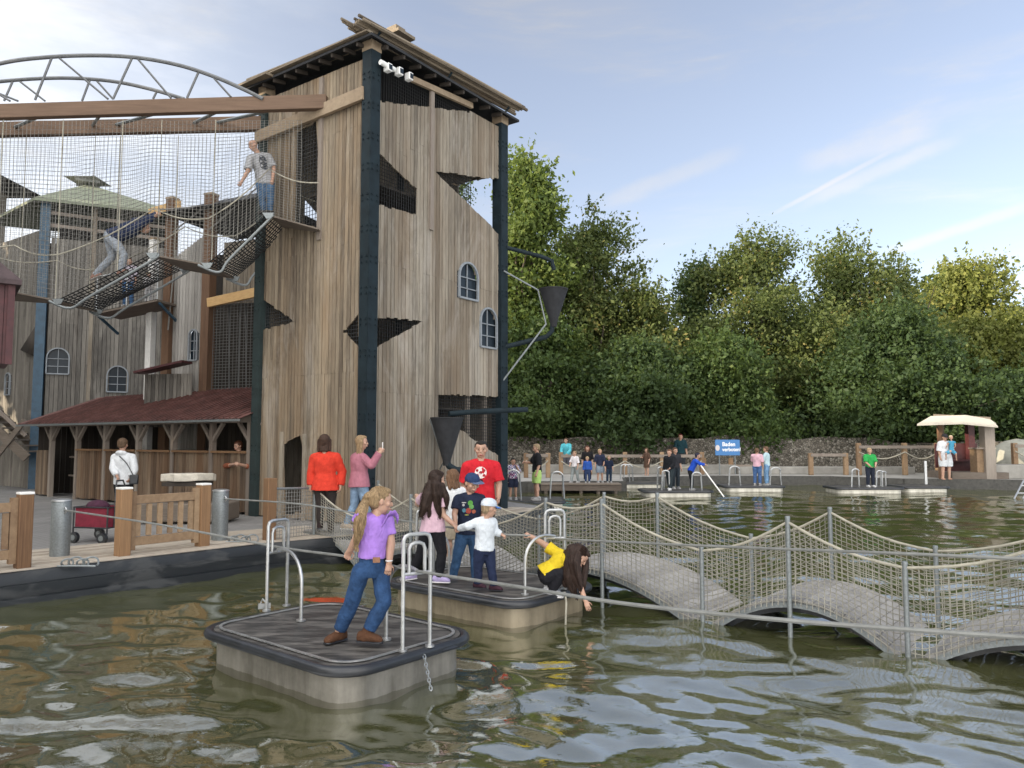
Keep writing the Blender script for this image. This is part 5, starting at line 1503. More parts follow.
bt(698, 262, 47, 30, 'dark', 14, 'conifer_tree', 'narrow dark tree in the dip of the tree line', nleaf=14000, leaf=.22)
bt(755, 230, 46, 88, 'olive', 15, 'maple_tree', 'tall dark tree with sunlit tips, left of the wispy tree', nleaf=40000, n=16)
bt(842, 240, 50, 78, 'olive', 16, 'willow_tree', 'tree with wispy upright yellowish shoots in the middle of the tree line', nleaf=36000, leaf=.22, flat=.9, n=15, upright=.4)
bt(900, 262, 52, 66, 'olive', 17, 'beech_tree', 'reddish olive tree between the wispy tree and the yellow tree', nleaf=24000)
bt(545, 312, 40.8, 58, 'green', 18, 'hornbeam_tree', 'lower mid green tree behind the boy in lime shorts', z0=1.3, nleaf=28000, low=True, flat=.42)
bt(640, 340, 40.2, 70, 'dark', 19, 'hornbeam_tree', 'low dark green tree with layered boughs above the long concrete ledge', z0=1.5, nleaf=34000, low=True, flat=.42)
bt(722, 335, 41, 62, 'green', 20, 'hornbeam_tree', 'low layered green tree behind the blue sign', z0=1.5, nleaf=32000, low=True, flat=.42)
bt(805, 355, 44.5, 46, 'dark', 21, 'hornbeam_tree', 'low dark tree left of the broad dark hornbeam', z0=1.4, nleaf=18000, low=True, flat=.42)
bt(895, 312, 40.4, 92, 'dark', 22, 'hornbeam_tree', 'broad dark green tree behind the child in green and the kiosk', z0=1.5, nleaf=50000, n=18, low=True, flat=.42)
bt(1010, 372, 40.5, 48, 'dark', 23, 'hornbeam_tree', 'low dark tree at the right edge behind the boulder', z0=.6, nleaf=20000, low=True, flat=.42)
bt(975, 262, 60, 92, 'yellow', 24, 'poplar_tree', 'sunlit yellow-green tree at the right', z0=2, nleaf=44000, leaf=.3, n=18)
bt(1075, 268, 60, 70, 'yellow', 25, 'poplar_tree', 'sunlit yellow-green tree cut by the right picture edge', z0=2, nleaf=30000, leaf=.3, n=15)
bt(931, 273, 68, 20, 'dark', 26, 'cedar_tree', 'small flat-topped dark cedar tip peeping over the tree line', z0=6, nleaf=7000, leaf=.25, flat=.12)
bt(452, 160, 48, 50, 'green', 27, 'ash_tree', 'green tree hidden behind the tower, showing through its open bay', nleaf=16000)
# hedge undergrowth below the trees and the far wood behind
def belt(name, label, boxes, nleaf, leaf, mat, seed):
    me, cc = crown_mesh(seed, boxes, nleaf, leaf, .6, .5)
    me.materials.append(LM[mat]); o = bpy.data.objects.new(name, me); COL.objects.link(o)
    return tag(o, label, 'undergrowth', None, 'stuff')
belt('undergrowth', 'dark ivy and undergrowth filling the foot of the trees behind the stone wall', [(x, 42.5 - max(0, x) * .05, 2.0, 2.2, .8, 1.2) for x in np.arange(-8, 34, 1.6)], 50000, .24, 'ivy', 41)
belt('far_wood', 'far dense wood closing the view behind the nearer trees', [(x, 66 + 6 * sin(x * .3), 5 + 1.2 * sin(x * .9), 5.5, 3, 5.4) for x in np.arange(-12, 74, 4.5)], 60000, .42, 'ivy', 42)
# trees on the left bank, beyond the huts (outside the frame): they keep the low sun off the pond
for i, (x, y, h, w_) in enumerate(((-27, -23, 17, 6), (-28, -16, 18, 6), (-27, -9, 17, 6), (-28, -2, 17.5, 6), (-27, 5, 18, 6), (-29, 12, 17.5, 6), (-28, 19, 18, 6), (-31, 27, 18, 6), (-38, 36, 18, 6))):
    tree('lime_tree', 'green tree outside the left edge of the view', V((x, y, GZ)), lobes_round(60 + i, w_, 1.5, h, 18), 24000, .7, 'green', 60 + i, 'trees on the left bank', .6, .75, r0=.3)
# ------------------------------------------------------------------ people
def fuse(mb, name, mat, parent, voxel, smooth=3, wrinkle=0, wscale=.09, extra=None):
    """closed overlapping pieces -> one continuous skin"""
    org = worg(parent)
    me = mb.mesh(name, mat, org)
    o = bpy.data.objects.new(name, me); COL.objects.link(o)
    r = o.modifiers.new('r', 'REMESH'); r.mode = 'VOXEL'; r.voxel_size = voxel; r.use_smooth_shade = True
    s = o.modifiers.new('s', 'SMOOTH'); s.factor = .5; s.iterations = smooth
    if wrinkle:
        tx = bpy.data.textures.new('folds', 'CLOUDS'); tx.noise_scale = wscale; tx.noise_depth = 1
        d = o.modifiers.new('d', 'DISPLACE'); d.texture = tx; d.strength = wrinkle; d.mid_level = .5; d.texture_coords = 'LOCAL'
    dg = bpy.context.evaluated_depsgraph_get()
    me2 = bpy.data.meshes.new_from_object(o.evaluated_get(dg))
    o.modifiers.clear(); o.data = me2; bpy.data.meshes.remove(me)
    me2.materials.clear(); me2.materials.append(mat)
    o.parent = parent
    if extra is not None:
        bm = bmesh.new(); bm.from_mesh(me2)
        b2 = extra.mesh('x', mat, org); bm.from_mesh(b2); bm.to_mesh(me2); bm.free(); bpy.data.meshes.remove(b2)
    return o
_mc = {}
def skin_mat(c):
    k = ('s', c)
    if k not in _mc:
        m, t, b = nodes('skin'); n = noise_(t, coords(t), 14, 4, .6)
        t.links.new(ramp_(t, n, [(.3, tuple(x * .88 for x in c)), (.7, c)]), b.inputs['Base Color']); b.inputs['Roughness'].default_value = .55
        b.inputs['Subsurface Weight'].default_value = .12; b.inputs['Subsurface Radius'].default_value = (.02, .008, .004); b.inputs['Subsurface Scale'].default_value = .4
        _mc[k] = m
    return _mc[k]
def cloth_mat(c, kind='cloth'):
    k = (kind, c)
    if k not in _mc:
        m, t, b = nodes(kind)
        if kind == 'denim':
            n = noise_(t, coords(t), 9, 4, .6); f = noise_(t, coords(t), 160, 2, .5)
            cc = ramp_(t, math_(t, 'ADD', math_(t, 'MULTIPLY', n, .75), math_(t, 'MULTIPLY', f, .25)), [(.35, tuple(x * .55 for x in c)), (.68, tuple(min(1, x * 1.35) for x in c))])
        else:
            n = noise_(t, coords(t), 11, 4, .6); f = noise_(t, coords(t), 200, 2, .5)
            cc = ramp_(t, n, [(.3, tuple(x * .82 for x in c)), (.7, tuple(min(1, x * 1.08) for x in c))])
        t.links.new(cc, b.inputs['Base Color']); b.inputs['Roughness'].default_value = .9; b.inputs['Specular IOR Level'].default_value = .2
        h = math_(t, 'ADD', math_(t, 'MULTIPLY', noise_(t, coords(t, (1, 1, .6)), 13, 3, .5, 1.2), 1.0), math_(t, 'MULTIPLY', f, .05))
        bump_(t, b, h, .8, .025)
        _mc[k] = m
    return _mc[k]
def plaid_mat():
    m, t, b = nodes('plaid'); c = t.nodes.new('ShaderNodeTexChecker'); c.inputs['Scale'].default_value = 22; t.links.new(coords(t), c.inputs[0])
    c.inputs[1].default_value = (.5, .5, .55, 1); c.inputs[2].default_value = (.06, .05, .16, 1)
    n = ramp_(t, noise_(t, coords(t), 9, 2), [(.45, (1, 1, 1)), (.6, (.7, .25, .4))]); t.links.new(mixc(t, 1, c.outputs[0], n, 'MULTIPLY'), b.inputs['Base Color']); b.inputs['Roughness'].default_value = .9
    return m
def hair_mat(c):
    k = ('h', c)
    if k not in _mc:
        m, t, b = nodes('hair'); n = noise_(t, coords(t, (1, 1, .12)), 110, 3, .6)
        t.links.new(ramp_(t, n, [(.3, tuple(x * .45 for x in c)), (.72, tuple(min(1, x * 1.35) for x in c))]), b.inputs['Base Color']); b.inputs['Roughness'].default_value = .6; b.inputs['Specular IOR Level'].default_value = .25
        bump_(t, b, n, .6, .01)
        _mc[k] = m
    return _mc[k]
SK = (.46, .275, .195)
SK_D = (.42, .25, .175)
M['eye'] = plain('eye_dark', (.012, .009, .008), .25); M['lip'] = plain('lip', (.32, .10, .09), .5)
M['sole'] = plain('sole', (.55, .54, .52), .8)

def person(label, J, H, hh, face, top=None, bottom=None, hair=None, shoes=(.05, .05, .05), skin=SK, vox=.011, group=None, cap=None, headup=None, fL=None, fR=None,
           grip=.55, shoe_h=.0, prints=None, wide=1.0, bare=False):
    """J: joints in world space. One continuous body; clothing and hair are its children."""
    J = {k: V(p) for k, p in J.items()}
    base = V(((J['aL'].x + J['aR'].x) / 2, (J['aL'].y + J['aR'].y) / 2, min(J['aL'].z, J['aR'].z) - .045 * H))
    me_parent = thing('person', label, 'person', base, group)
    f = V(face).normalized()
    hx = (J['hR'] - J['hL']).normalized(); sx = (J['sR'] - J['sL']).normalized()
    pel = (J['hL'] + J['hR']) / 2; neck = J['neck']
    spine = (neck - pel).normalized()
    sy = sx.cross(spine).normalized(); hy = hx.cross(spine).normalized()
    head = J['head']; up = V(headup).normalized() if headup is not None else V((0, 0, 1))
    up = (up - f * up.dot(f)); up.normalize(); side = f.cross(up)       # side = the person's right
    h = hh / 2
    R = dict(sh=.036 * H * wide, el=.027 * H, wr=.019 * H, th=.056 * H * wide, kn=.036 * H, an=.025 * H)
    # ---- body
    B = MB()
    def torso(mb, g, z_lo=-.04, z_hi=1.0, k=1.0, waist=1.0):
        secs = []
        prof = [(-.12, .088, .062), (0, .102, .075), (.2, .092 * waist, .068), (.42, .088 * waist, .064), (.66, .101, .072), (.84, .108, .066), (.95, .080, .052), (1.03, .042, .038)]
        for t_, rx, ry in prof:
            if t_ < z_lo - .15 or t_ > z_hi + .1: continue
            t2 = max(z_lo, min(z_hi, t_))
            c = pel.lerp(neck, t2); a = hx.lerp(sx, max(0, min(1, t2))).normalized(); b = hy.lerp(sy, max(0, min(1, t2))).normalized()
            secs.append((c, a * (rx * H * wide * k + g), b * (ry * H * wide * k + g)))
        mb.loft(secs, 18)
    torso(B, 0, -.1)
    B.caps(neck - spine * .02 * H, .036 * H, head - up * h * .55 - f * h * .1, .033 * H)
    # skull, jaw, nose, ears
    B.ell(head + up * h * .18 - f * h * .08, side * h * .70, f * h * .82, up * h * .80)
    B.ell(head - up * h * .36 + f * h * .10, side * h * .54, f * h * .58, up * h * .60)
    B.ell(head - up * h * .78 + f * h * .36, side * h * .22, f * h * .2, up * h * .18, 8, 6)
    B.caps(head + f * h * .68 + up * h * .12, h * .08, head + f * h * .80 - up * h * .20, h * .13, 7)
    B.ell(head + f * h * .63 - up * h * .50, side * h * .26, f * h * .2, up * h * .1, 8, 6)
    for s in (-1, 1):
        B.ell(head + side * s * h * .70 - f * h * .06 - up * h * .02, side * h * .1, f * h * .17, up * h * .26, 8, 6)
        B.ell(head + side * s * h * .40 + f * h * .46 - up * h * .16, side * h * .24, f * h * .20, up * h * .2, 8, 6)
    for S in 'LR':
        s = 1 if S == 'R' else -1
        B.caps(neck.lerp(J['s' + S], .35) - spine * .01 * H, .034 * H, J['s' + S], R['sh'])
        B.caps(J['s' + S], R['sh'], J['e' + S], R['el']); B.caps(J['e' + S], R['el'] * 1.02, J['w' + S], R['wr'])
        B.caps(J['h' + S], R['th'] * 1.05, J['k' + S], R['kn']); B.caps(J['k' + S], R['kn'] * 1.03, J['a' + S], R['an'])
        cm = J['k' + S].lerp(J['a' + S], .3); bk = -(J.get('f' + S, f)); B.ell(cm + hy * 0 - V((f.x, f.y, 0)) * .010 * H, side * R['kn'] * .92, V((f.x, f.y, 0)) * R['kn'] * .98 + V((0, 0, .001)), (J['a' + S] - J['k' + S]) * .26, 10, 7)
        # hand: palm, four bent fingers of unequal length, thumb from the side
        d = (J['w' + S] - J['e' + S]).normalized()
        if ('d' + S) in J: d = J['d' + S].normalized()
        ac = f - d * f.dot(d)
        if ac.length < .25: ac = up - d * up.dot(d)
        ac.normalize(); pn = d.cross(ac) * (1 if S == 'L' else -1)       # curl direction
        if pn.dot(pel - J['w' + S]) < 0: pn = -pn
        w_ = J['w' + S]; hl = .104 * H * .95
        B.loft([(w_ - d * hl * .1, ac * R['wr'] * .95, pn * R['wr'] * .8), (w_ + d * hl * .14, ac * hl * .19, pn * hl * .12), (w_ + d * hl * .4, ac * hl * .225, pn * hl * .11), (w_ + d * hl * .5, ac * hl * .21, pn * hl * .09)], 12)
        fr = hl * .042
        g = grip if not isinstance(grip, dict) else grip[S]
        for k, (o, ln) in enumerate(((.18, .46), (.062, .52), (-.06, .48), (-.175, .38))):
            p0 = w_ + d * hl * .42 + ac * hl * o * .95
            a1 = g * 1.0; a2 = g * 2.1
            p1 = p0 + (d * cos(a1) + pn * sin(a1) + ac * o * .6) * hl * ln * .5; p2 = p1 + (d * cos(a2) + pn * sin(a2)) * hl * ln * .32
            p3 = p2 + (d * cos(a2 + g * .7) + pn * sin(a2 + g * .7)) * hl * ln * .22
            B.caps(p0, fr * 1.08, p1, fr, 7, 2); B.caps(p1, fr, p2, fr * .92, 7, 2); B.caps(p2, fr * .92, p3, fr * .8, 7, 2)
        t0 = w_ + d * hl * .12 + ac * hl * .15; t1 = t0 + (d * .6 + ac * .65 + pn * .25) * hl * .26; t2 = t1 + (d * .85 + ac * (.35 - .5 * g) + pn * (.2 + .6 * g)) * hl * .24
        B.caps(t0, fr * 1.3, t1, fr * 1.15, 7, 2); B.caps(t1, fr * 1.12, t2, fr * .85, 7, 2)
        fd = V((fL if S == 'L' else fR) or V((f.x, f.y, 0))).normalized()
        an = J['a' + S]; sole = an - V((0, 0, .045 * H))
        B.caps(an, R['an'], an - V((0, 0, .02 * H)) - fd * .01 * H, R['an'] * .95)
        B.ell(sole + fd * .028 * H + V((0, 0, .018 * H)), fd.cross(V((0, 0, 1))) * .022 * H, fd * .058 * H, V((0, 0, .018 * H)), 10, 7)
    body = fuse(B, 'body', skin_mat(skin), me_parent, .0055 if vox < .0092 else min(vox, .0085), 2)
    # ---- face details
    for s in (-1, 1):
        e = MB(); c = head + f * h * .735 + side * s * h * .30 + up * h * .06
        e.ell(c, side * h * .085, f * h * .05, up * h * .042, 10, 6); e.build('eye', M['eye'], me_parent)
        e = MB(); e.caps(c + up * h * .2 - side * h * .14 + f * h * .03, h * .026, c + up * h * .2 + side * h * .14 + f * h * .02, h * .022, 6, 2)
        e.build('eyebrow', hair_mat(hair['c']) if hair else M['eye'], me_parent)
    e = MB(); e.ell(head + f * h * .80 - up * h * .52, side * h * .2, f * h * .05, up * h * .05, 10, 6); e.build('mouth', M['lip'], me_parent)
    # ---- shoes
    for S in 'LR':
        if bare: break
        fd = V((fL if S == 'L' else fR) or V((f.x, f.y, 0))).normalized(); sd = fd.cross(V((0, 0, 1)))
        an = J['a' + S]; sole = an - V((0, 0, .045 * H))
        m_ = MB(); u3 = V((0, 0, 1)); L = .15 * H
        secs = [(-.38, .016, .022, .022), (-.33, .026, .030, .030), (-.1, .030, .036, .034), (.15, .031, .030, .028), (.42, .033, .024, .022), (.58, .027, .018, .017), (.66, .012, .010, .012)]
        m_.loft([(sole + fd * L * a + u3 * c * H, sd * b * H, u3 * (d2) * H) for a, b, d2, c in secs], 12)
        lg = (J['k' + S] - an).normalized(); m_.caps(an - fd * .010 * H - u3 * .02 * H, .032 * H, an - fd * .008 * H + lg * (shoe_h + .004) * H, .033 * H, 10)
        sh = fuse(m_, 'shoe', cloth_mat(shoes, 'leather'), me_parent, min(vox, .008), 1)
        so = MB(); so.loft([(sole + fd * L * a + u3 * .003, sd * (b + .003) * H, u3 * .008 * H) for a, b, d2, c in secs], 12); so.build('sole', M['sole'] if shoes[0] > .12 or (shoes[2] > .2) else M['rubber'], sh, org=base)
    # ---- clothes
    if bottom:
        c = MB(); g = bottom.get('g', .008 * H)
        torso(c, g * .45, -.1, bottom.get('rise', .16))
        if bottom.get('skirt'):
            z = bottom['skirt']; dn = ((J['kL'] + J['kR']) / 2 - pel); c.loft([(pel + spine * .05, hx * .105 * H, hy * .08 * H), (pel + dn * z * .5, hx * .12 * H, hy * .1 * H), (pel + dn * z, hx * .13 * H, hy * .11 * H)], 16)
        for S in 'LR':
            if bottom.get('skirt'): break
            k = bottom.get('len', 1.0)
            hp, kn, an = J['h' + S], J['k' + S], J['a' + S]
            if k >= .5:
                c.caps(hp, R['th'] * 1.05 + g * 1.1, kn, R['kn'] + g * 1.25)
                kk = (k - .5) * 2; e_ = kn.lerp(an, kk)
                dr = (an - kn).normalized(); q1 = (hx - dr * hx.dot(dr)).normalized(); q2 = dr.cross(q1); fl_ = bottom.get('flare', 1.0)
                c.loft([(kn - dr * .02, q1 * (R['kn'] + g), q2 * (R['kn'] + g)), (kn.lerp(e_, .5), q1 * (R['kn'] * .95 + g * fl_), q2 * (R['kn'] * 1.05 + g * fl_)), (e_, q1 * (R['an'] + g * 1.2 * fl_), q2 * (R['an'] + g * 1.2 * fl_))], 14)
            else:
                e_ = hp.lerp(kn, k * 2); dr = (kn - hp).normalized(); pp = dr.cross(side).normalized(); p2 = dr.cross(pp)
                c.loft([(hp - dr * R['th'] * .6, p2 * (R['th'] + g), pp * (R['th'] + g)), (hp.lerp(e_, .5), p2 * (R['th'] * 1.05 + g * 1.6), pp * (R['th'] * 1.05 + g * 1.6)), (e_, p2 * (R['th'] * .9 + g * 1.4), pp * (R['th'] * .9 + g * 1.4))], 14)
        fuse(c, bottom.get('n', 'trousers'), cloth_mat(bottom['c'], bottom.get('m', 'cloth')), me_parent, vox * .95, 2, bottom.get('wr', .007 * H), .055 * H + .02)
    if top:
        c = MB(); g = top.get('g', .012 * H)
        hem = top.get('hem', .02); g = g + .004
        torso(c, g, hem, .99, 1.0, top.get('waist', 1.0))
        if top.get('flare'):
            c.loft([(pel.lerp(neck, .35), hx * (.09 * H * wide + g), hy * (.07 * H * wide + g)), (pel.lerp(neck, hem), hx * (.105 * H * wide + g + top['flare']), hy * (.08 * H * wide + g + top['flare']))], 18)
        for S in 'LR':
            s_, e_, w_ = J['s' + S], J['e' + S], J['w' + S]
            c.caps(neck.lerp(s_, .3) - spine * .012 * H, .036 * H + g * .6, s_, R['sh'] + g * .8)
            k = top.get('sl', .5)
            if k <= .5:
                q = s_.lerp(e_, k * 2); dr = (e_ - s_).normalized(); pp = dr.cross(f + V((.01, .02, .03))).normalized(); p2 = dr.cross(pp)
                c.loft([(s_ - dr * .01, p2 * (R['sh'] + g * .7), pp * (R['sh'] + g * .7)), (q, p2 * (R['sh'] * .9 + g * 1.3), pp * (R['sh'] * .9 + g * 1.3))], 14)
            else:
                q = e_.lerp(w_, (k - .5) * 2)
                c.caps(s_, R['sh'] + g * .8, e_, R['el'] + g * 1.0); dr = (w_ - e_).normalized(); pp = dr.cross(f + V((.01, .02, .03))).normalized(); p2 = dr.cross(pp)
                c.loft([(e_ - dr * .005, p2 * (R['el'] + g * .95), pp * (R['el'] + g * .95)), (e_.lerp(q, .6), p2 * (R['el'] * .9 + g), pp * (R['el'] * .9 + g)), (q, p2 * (R['wr'] + g * .9), pp * (R['wr'] + g * .9))], 12)
        if top.get('hood'):
            c.ell(neck - sy * 0 - f * .04 * H + up * .01, side * .07 * H, f * .05 * H, up * .035 * H)
        sh = fuse(c, top.get('n', 'shirt'), top.get('mat') or cloth_mat(top['c']), me_parent, vox * .95, 2, top.get('wr', .009 * H), .06 * H + .02)
        if prints:
            bv = BVHTree.FromPolygons([v.co + base for v in sh.data.vertices], [tuple(p.vertices) for p in sh.data.polygons])
            fr_ = sx.cross(spine); fr_ = fr_ if fr_.dot(f) > 0 else -fr_
            fr_.normalize()
            ctr = pel.lerp(neck, .7)
            rt = sx if True else side
            rt = fr_.cross(V((0, 0, 1))).normalized()
            for (u, v_, r_, kind, colr) in prints:
                mb = MB(); n = 14
                pts2 = [(0, 0)] + [(r_ * cos(2 * pi * k / n) * (1 if kind != 'bar' else 1.6), r_ * sin(2 * pi * k / n) * (1 if kind != 'bar' else .35)) for k in range(n)]
                vs = []
                for a, b in pts2:
                    o = ctr + rt * (u + a) - V((0, 0, 0)) + spine * (v_ + b) + fr_ * .5
                    hit = bv.ray_cast(o, -fr_)
                    vs.append((hit[0] if hit[0] is not None else ctr + fr_ * .1) + fr_ * .003)
                mb.add(vs, [(0, 1 + k, 1 + (k + 1) % n) for k in range(n)])
                mb.build('shirt_print', cloth_mat(colr, 'print'), me_parent, angle=80)
    # ---- hair
    if hair:
        m_ = MB(); st = hair.get('s', 'short'); hc = hair_mat(hair['c'])
        if st != 'bald':
            k = hair.get('k', 1.0)
            m_.ell(head + up * h * .30 - f * h * .22, side * h * .80 * k, f * h * .80 * k, up * h * .79 * k)
            m_.ell(head - up * h * .08 - f * h * .42, side * h * .72 * k, f * h * .50 * k, up * h * .62 * k)
            m_.ell(head + up * h * .72 + f * h * .1, side * h * .5 * k, f * h * .6 * k, up * h * .30 * k)
            ex = None
            chains = list(hair.get('chains', []))
            if st == 'long':
                L = hair.get('L', .25)
                for s in (-.62, -.3, 0, .3, .62):
                    r0 = h * .34
                    chains.append([(head + up * h * .2 - f * h * (.45 if abs(s) < .5 else .15) + side * s * h, r0), (head - up * h * .5 - f * h * (.55 if abs(s) < .5 else .2) + side * s * h * 1.05, r0), (neck - f * .055 * H + side * s * h * 1.0 - V((0, 0, L * .35)), r0 * .9), (neck - f * .06 * H + side * s * h * .9 - V((0, 0, L)), r0 * .45)])
            if st == 'bob':
                for s in (-.7, -.35, 0, .35, .7):
                    chains.append([(head + up * h * .1 - f * h * (.4 if abs(s) < .5 else .05) + side * s * h, h * .32), (head - up * h * (1.05 + hair.get('L', 0)) - f * h * (.5 if abs(s) < .5 else .1) + side * s * h * 1.08, h * .24)])
            for ch in chains:
                pts = [V(p) for p, r_ in ch]; rs = [r_ for p, r_ in ch]
                for a, b, ra_, rb_ in zip(pts[:-1], pts[1:], rs[:-1], rs[1:]): m_.caps(a, ra_, b, rb_, 9, 2)
            if hair.get('strands'):
                ex = MB(); rr = random.Random(5)
                for ch in chains:
                    pts = [V(p) for p, r_ in ch]; rs = [r_ for p, r_ in ch]
                    for q_ in range(hair['strands']):
                        a_ = rr.uniform(0, 6.28); rd = rr.uniform(.85, 1.12); ph = rr.uniform(0, 6)
                        line = []
                        sp_ = spline(pts, 5)
                        for i, p in enumerate(sp_):
                            t_ = i / (len(sp_) - 1) * (len(rs) - 1); i0 = min(int(t_), len(rs) - 2); r_ = rs[i0] + (rs[i0 + 1] - rs[i0]) * (t_ - i0)
                            line.append(p + (side * cos(a_) + f * sin(a_)) * r_ * rd + V((.004 * sin(i * .9 + ph), .004 * cos(i + ph), 0)))
                        line.append(line[-1] + V((rr.uniform(-.015, .015), rr.uniform(-.01, .01), -rr.uniform(.01, .05))))
                        ex.tube(line, rr.uniform(.0018, .0035), 3, cap=False)
                for q_ in range(hair['strands'] * 3):               # strands over the scalp
                    a_ = rr.uniform(-1.35, 1.35); line = []
                    for i in range(8):
                        b_ = .25 + i * .26
                        dirv = (f * cos(b_) + up * sin(b_)) if False else (f * cos(b_) * cos(a_) + up * sin(b_) * cos(a_) + side * sin(a_))
                        line.append(head + up * h * .26 - f * h * .2 + dirv.x * V((1, 0, 0)) * h * .82 * k + dirv.y * V((0, 1, 0)) * h * .82 * k + dirv.z * V((0, 0, 1)) * h * .81 * k)
                    ex.tube(line, rr.uniform(.0015, .003), 3, cap=False)
            fuse(m_, 'hair', hc, me_parent, min(vox, .0085), 2, hair.get('wr', .006), .03, extra=ex)
    if cap:
        m_ = MB(); c0 = head + up * h * .36 - f * h * .06
        n = 18; prof = [(.87, -.08), (.88, .1), (.82, .38), (.62, .62), (.33, .74), (.05, .78)]
        m_.loft([(c0 + up * h * z, side * h * r_ * .9, f * h * r_ * 1.02) for r_, z in prof], n)
        m_.build('cap', cloth_mat(cap['c']), me_parent)
        bm_ = MB(); bf = V(cap.get('dir', f)).normalized(); bs = bf.cross(up).normalized()
        top_, bot_ = [], []
        for k in range(11):
            a_ = -1.25 + 2.5 * k / 10
            inn = c0 + bf * h * .80 * cos(a_ * .85) + bs * h * .78 * sin(a_) - up * h * .05
            out_ = c0 + bf * h * (.80 + .72 * max(0, cos(a_ * 1.15))) * max(.3, cos(a_ * .5)) + bs * h * .74 * sin(a_) - up * h * (.18 + .02 * abs(a_))
            top_.append(inn); bot_.append(out_)
        vs = top_ + bot_; vs = vs + [p - up * .006 for p in vs]; k = 11
        bm_.add(vs, [(i, i + 1, k + i + 1, k + i) for i in range(k - 1)] + [(3 * k + i, 3 * k + i + 1, 2 * k + i + 1, 2 * k + i) for i in range(k - 1)] + [(k + i, k + i + 1, 3 * k + i + 1, 3 * k + i) for i in range(k - 1)] + [(0, k, 3 * k, 2 * k), (k - 1, 2 * k + k - 1, 3 * k + k - 1, 2 * k - 1)])
        bm_.build('cap_peak', cloth_mat(cap.get('peak', cap['c'])), me_parent)
    return me_parent

def JP(Y, sc, d):
    """joints measured in the picture at depth Y; values (px, py, extra depth)"""
    out = {}
    for k, v in d.items():
        q = P(v[0], v[1], Y + (v[2] if len(v) > 2 else 0)); out[k] = q
    return out
DEN = 'denim'
# purple-topped girl on the nearest raft
Y = 6.5
J = JP(Y, 1, dict(head=(381, 501, .02), neck=(374.5, 515.5, .0), sL=(361.5, 521, -.06), sR=(388, 520, .08), eL=(357, 538, -.10), wL=(350.5, 549.5, -.02), eR=(391, 543, .06), wR=(389, 563, .0),
    hL=(361.5, 571, -.03), hR=(380, 571, .05), kL=(352, 602, .02), kR=(384, 602, -.03), aL=(338.5, 633, .1), aR=(366.5, 634, -.05)))
hd = J['head']
girl = person('girl in a purple ruffled top and blue jeans standing on the nearest raft', J, 1.42, .235, (.93, .30, -.12), dict(c=(.36, .20, .60), sl=.32, g=.012, hem=.24, wr=.016, n='top'),
    dict(c=(.026, .062, .145), m=DEN, g=.011, flare=1.5, wr=.014, n='jeans', rise=.32, len=.93), dict(c=(.27, .185, .10), s='pony', k=.98, strands=46, chains=[[(P(369, 497, Y - .02), .05), (P(365.5, 502, Y - .03), .032), (P(362, 510, Y - .10), .045), (P(360, 520, Y - .145), .05), (P(359, 530, Y - .155), .042), (P(357.5, 539, Y - .15), .028), (P(356, 546, Y - .14), .01)]]),
    shoes=(.085, .04, .022), vox=.0075, fL=V((-.62, -.75, 0)), fR=V((.97, -.2, 0)), shoe_h=.055, wide=.80, grip={'L': .9, 'R': .6})
base_g = girl.location
# ruffles across the shoulders
for S in 'LR':
    mb = MB(); a, b = J['s' + S], J['neck'].lerp(J['s' + S], .55)
    pts = [P(380, 531, Y - .02), P(384, 524, Y), P(388, 517.5, Y + .03), P(394, 517, Y + .08), P(396.5, 525, Y + .09)] if S == 'R' else [P(364, 518, Y - .12), P(360, 519, Y - .12), P(357.5, 524, Y - .12)]
    sp_ = spline(pts, 8); vs = []
    for i, p in enumerate(sp_):
        w_ = .006 * sin(i * 1.2); outv = V((.35, -.75, .2)) if S == 'R' else V((-.5, -.7, .1))
        vs += [p + outv * .03, p + outv * (.075) + V((0, w_, .035 + w_))]
    mb.add(vs, [(2 * i, 2 * i + 2, 2 * i + 3, 2 * i + 1) for i in range(len(sp_) - 1)])
    o_ = mb.build('ruffle', cloth_mat((.36, .20, .60)), girl); md = o_.modifiers.new('s', 'SOLIDIFY'); md.thickness = .006
mb = MB(); q = P(376.5, 560, Y - .115); mb.box(q, .06, .012, .045, .15); mb.build('belt_label', cloth_mat((.25, .13, .08), 'leather'), girl, bevel=.003)
mb = MB(); wq_ = J['wR']; mb.tube([wq_ + V((.026 * cos(a), .026 * sin(a), .02)) for a in np.linspace(0, 2 * pi, 14, endpoint=False)], .006, 6, closed=True); mb.build('bracelet', M['white_paint'], girl)

# pink-tee girl
Y = 9.25
J = JP(Y, 1, dict(head=(437, 480, .0), neck=(434, 492), sL=(424, 497, .05), sR=(442, 499, -.06), eL=(418, 504, .25), wL=(417.5, 497, .42), eR=(443, 515, -.08), wR=(453, 524, -.1), hL=(427.5, 531, .04), hR=(437.5, 531, -.04),
    kL=(421, 552, .1), kR=(442, 552, -.05), aL=(411, 574, .15), aR=(439, 577, -.05)))
hp_ = lambda x, y, d=0: P(x, y, 9.25 + d)
person('girl in a pale pink T-shirt and black leggings with long dark hair', J, 1.38, .23, (.86, .45, -.15), dict(c=(.56, .38, .45), sl=.26, g=.014, hem=-.02, flare=.012), dict(c=(.012, .012, .015), g=.011, n='leggings', wr=.004),
    dict(c=(.03, .017, .012), s='long', L=.30, strands=26, chains=[[(hp_(432, 484, -.04), .07), (hp_(428, 495, -.08), .075), (hp_(425, 506, -.1), .06), (hp_(421, 516, -.1), .02)], [(hp_(436, 484, -.1), .06), (hp_(437, 495, -.13), .06), (hp_(438, 507, -.12), .045), (hp_(440, 516, -.12), .015)], [(hp_(442, 485, -.08), .035), (hp_(446, 497, -.1), .04), (hp_(446, 508, -.1), .02)]]),
    shoes=(.38, .32, .52), vox=.008, fL=V((-.7, -.6, 0)), fR=V((.98, -.15, 0)), grip=.7)
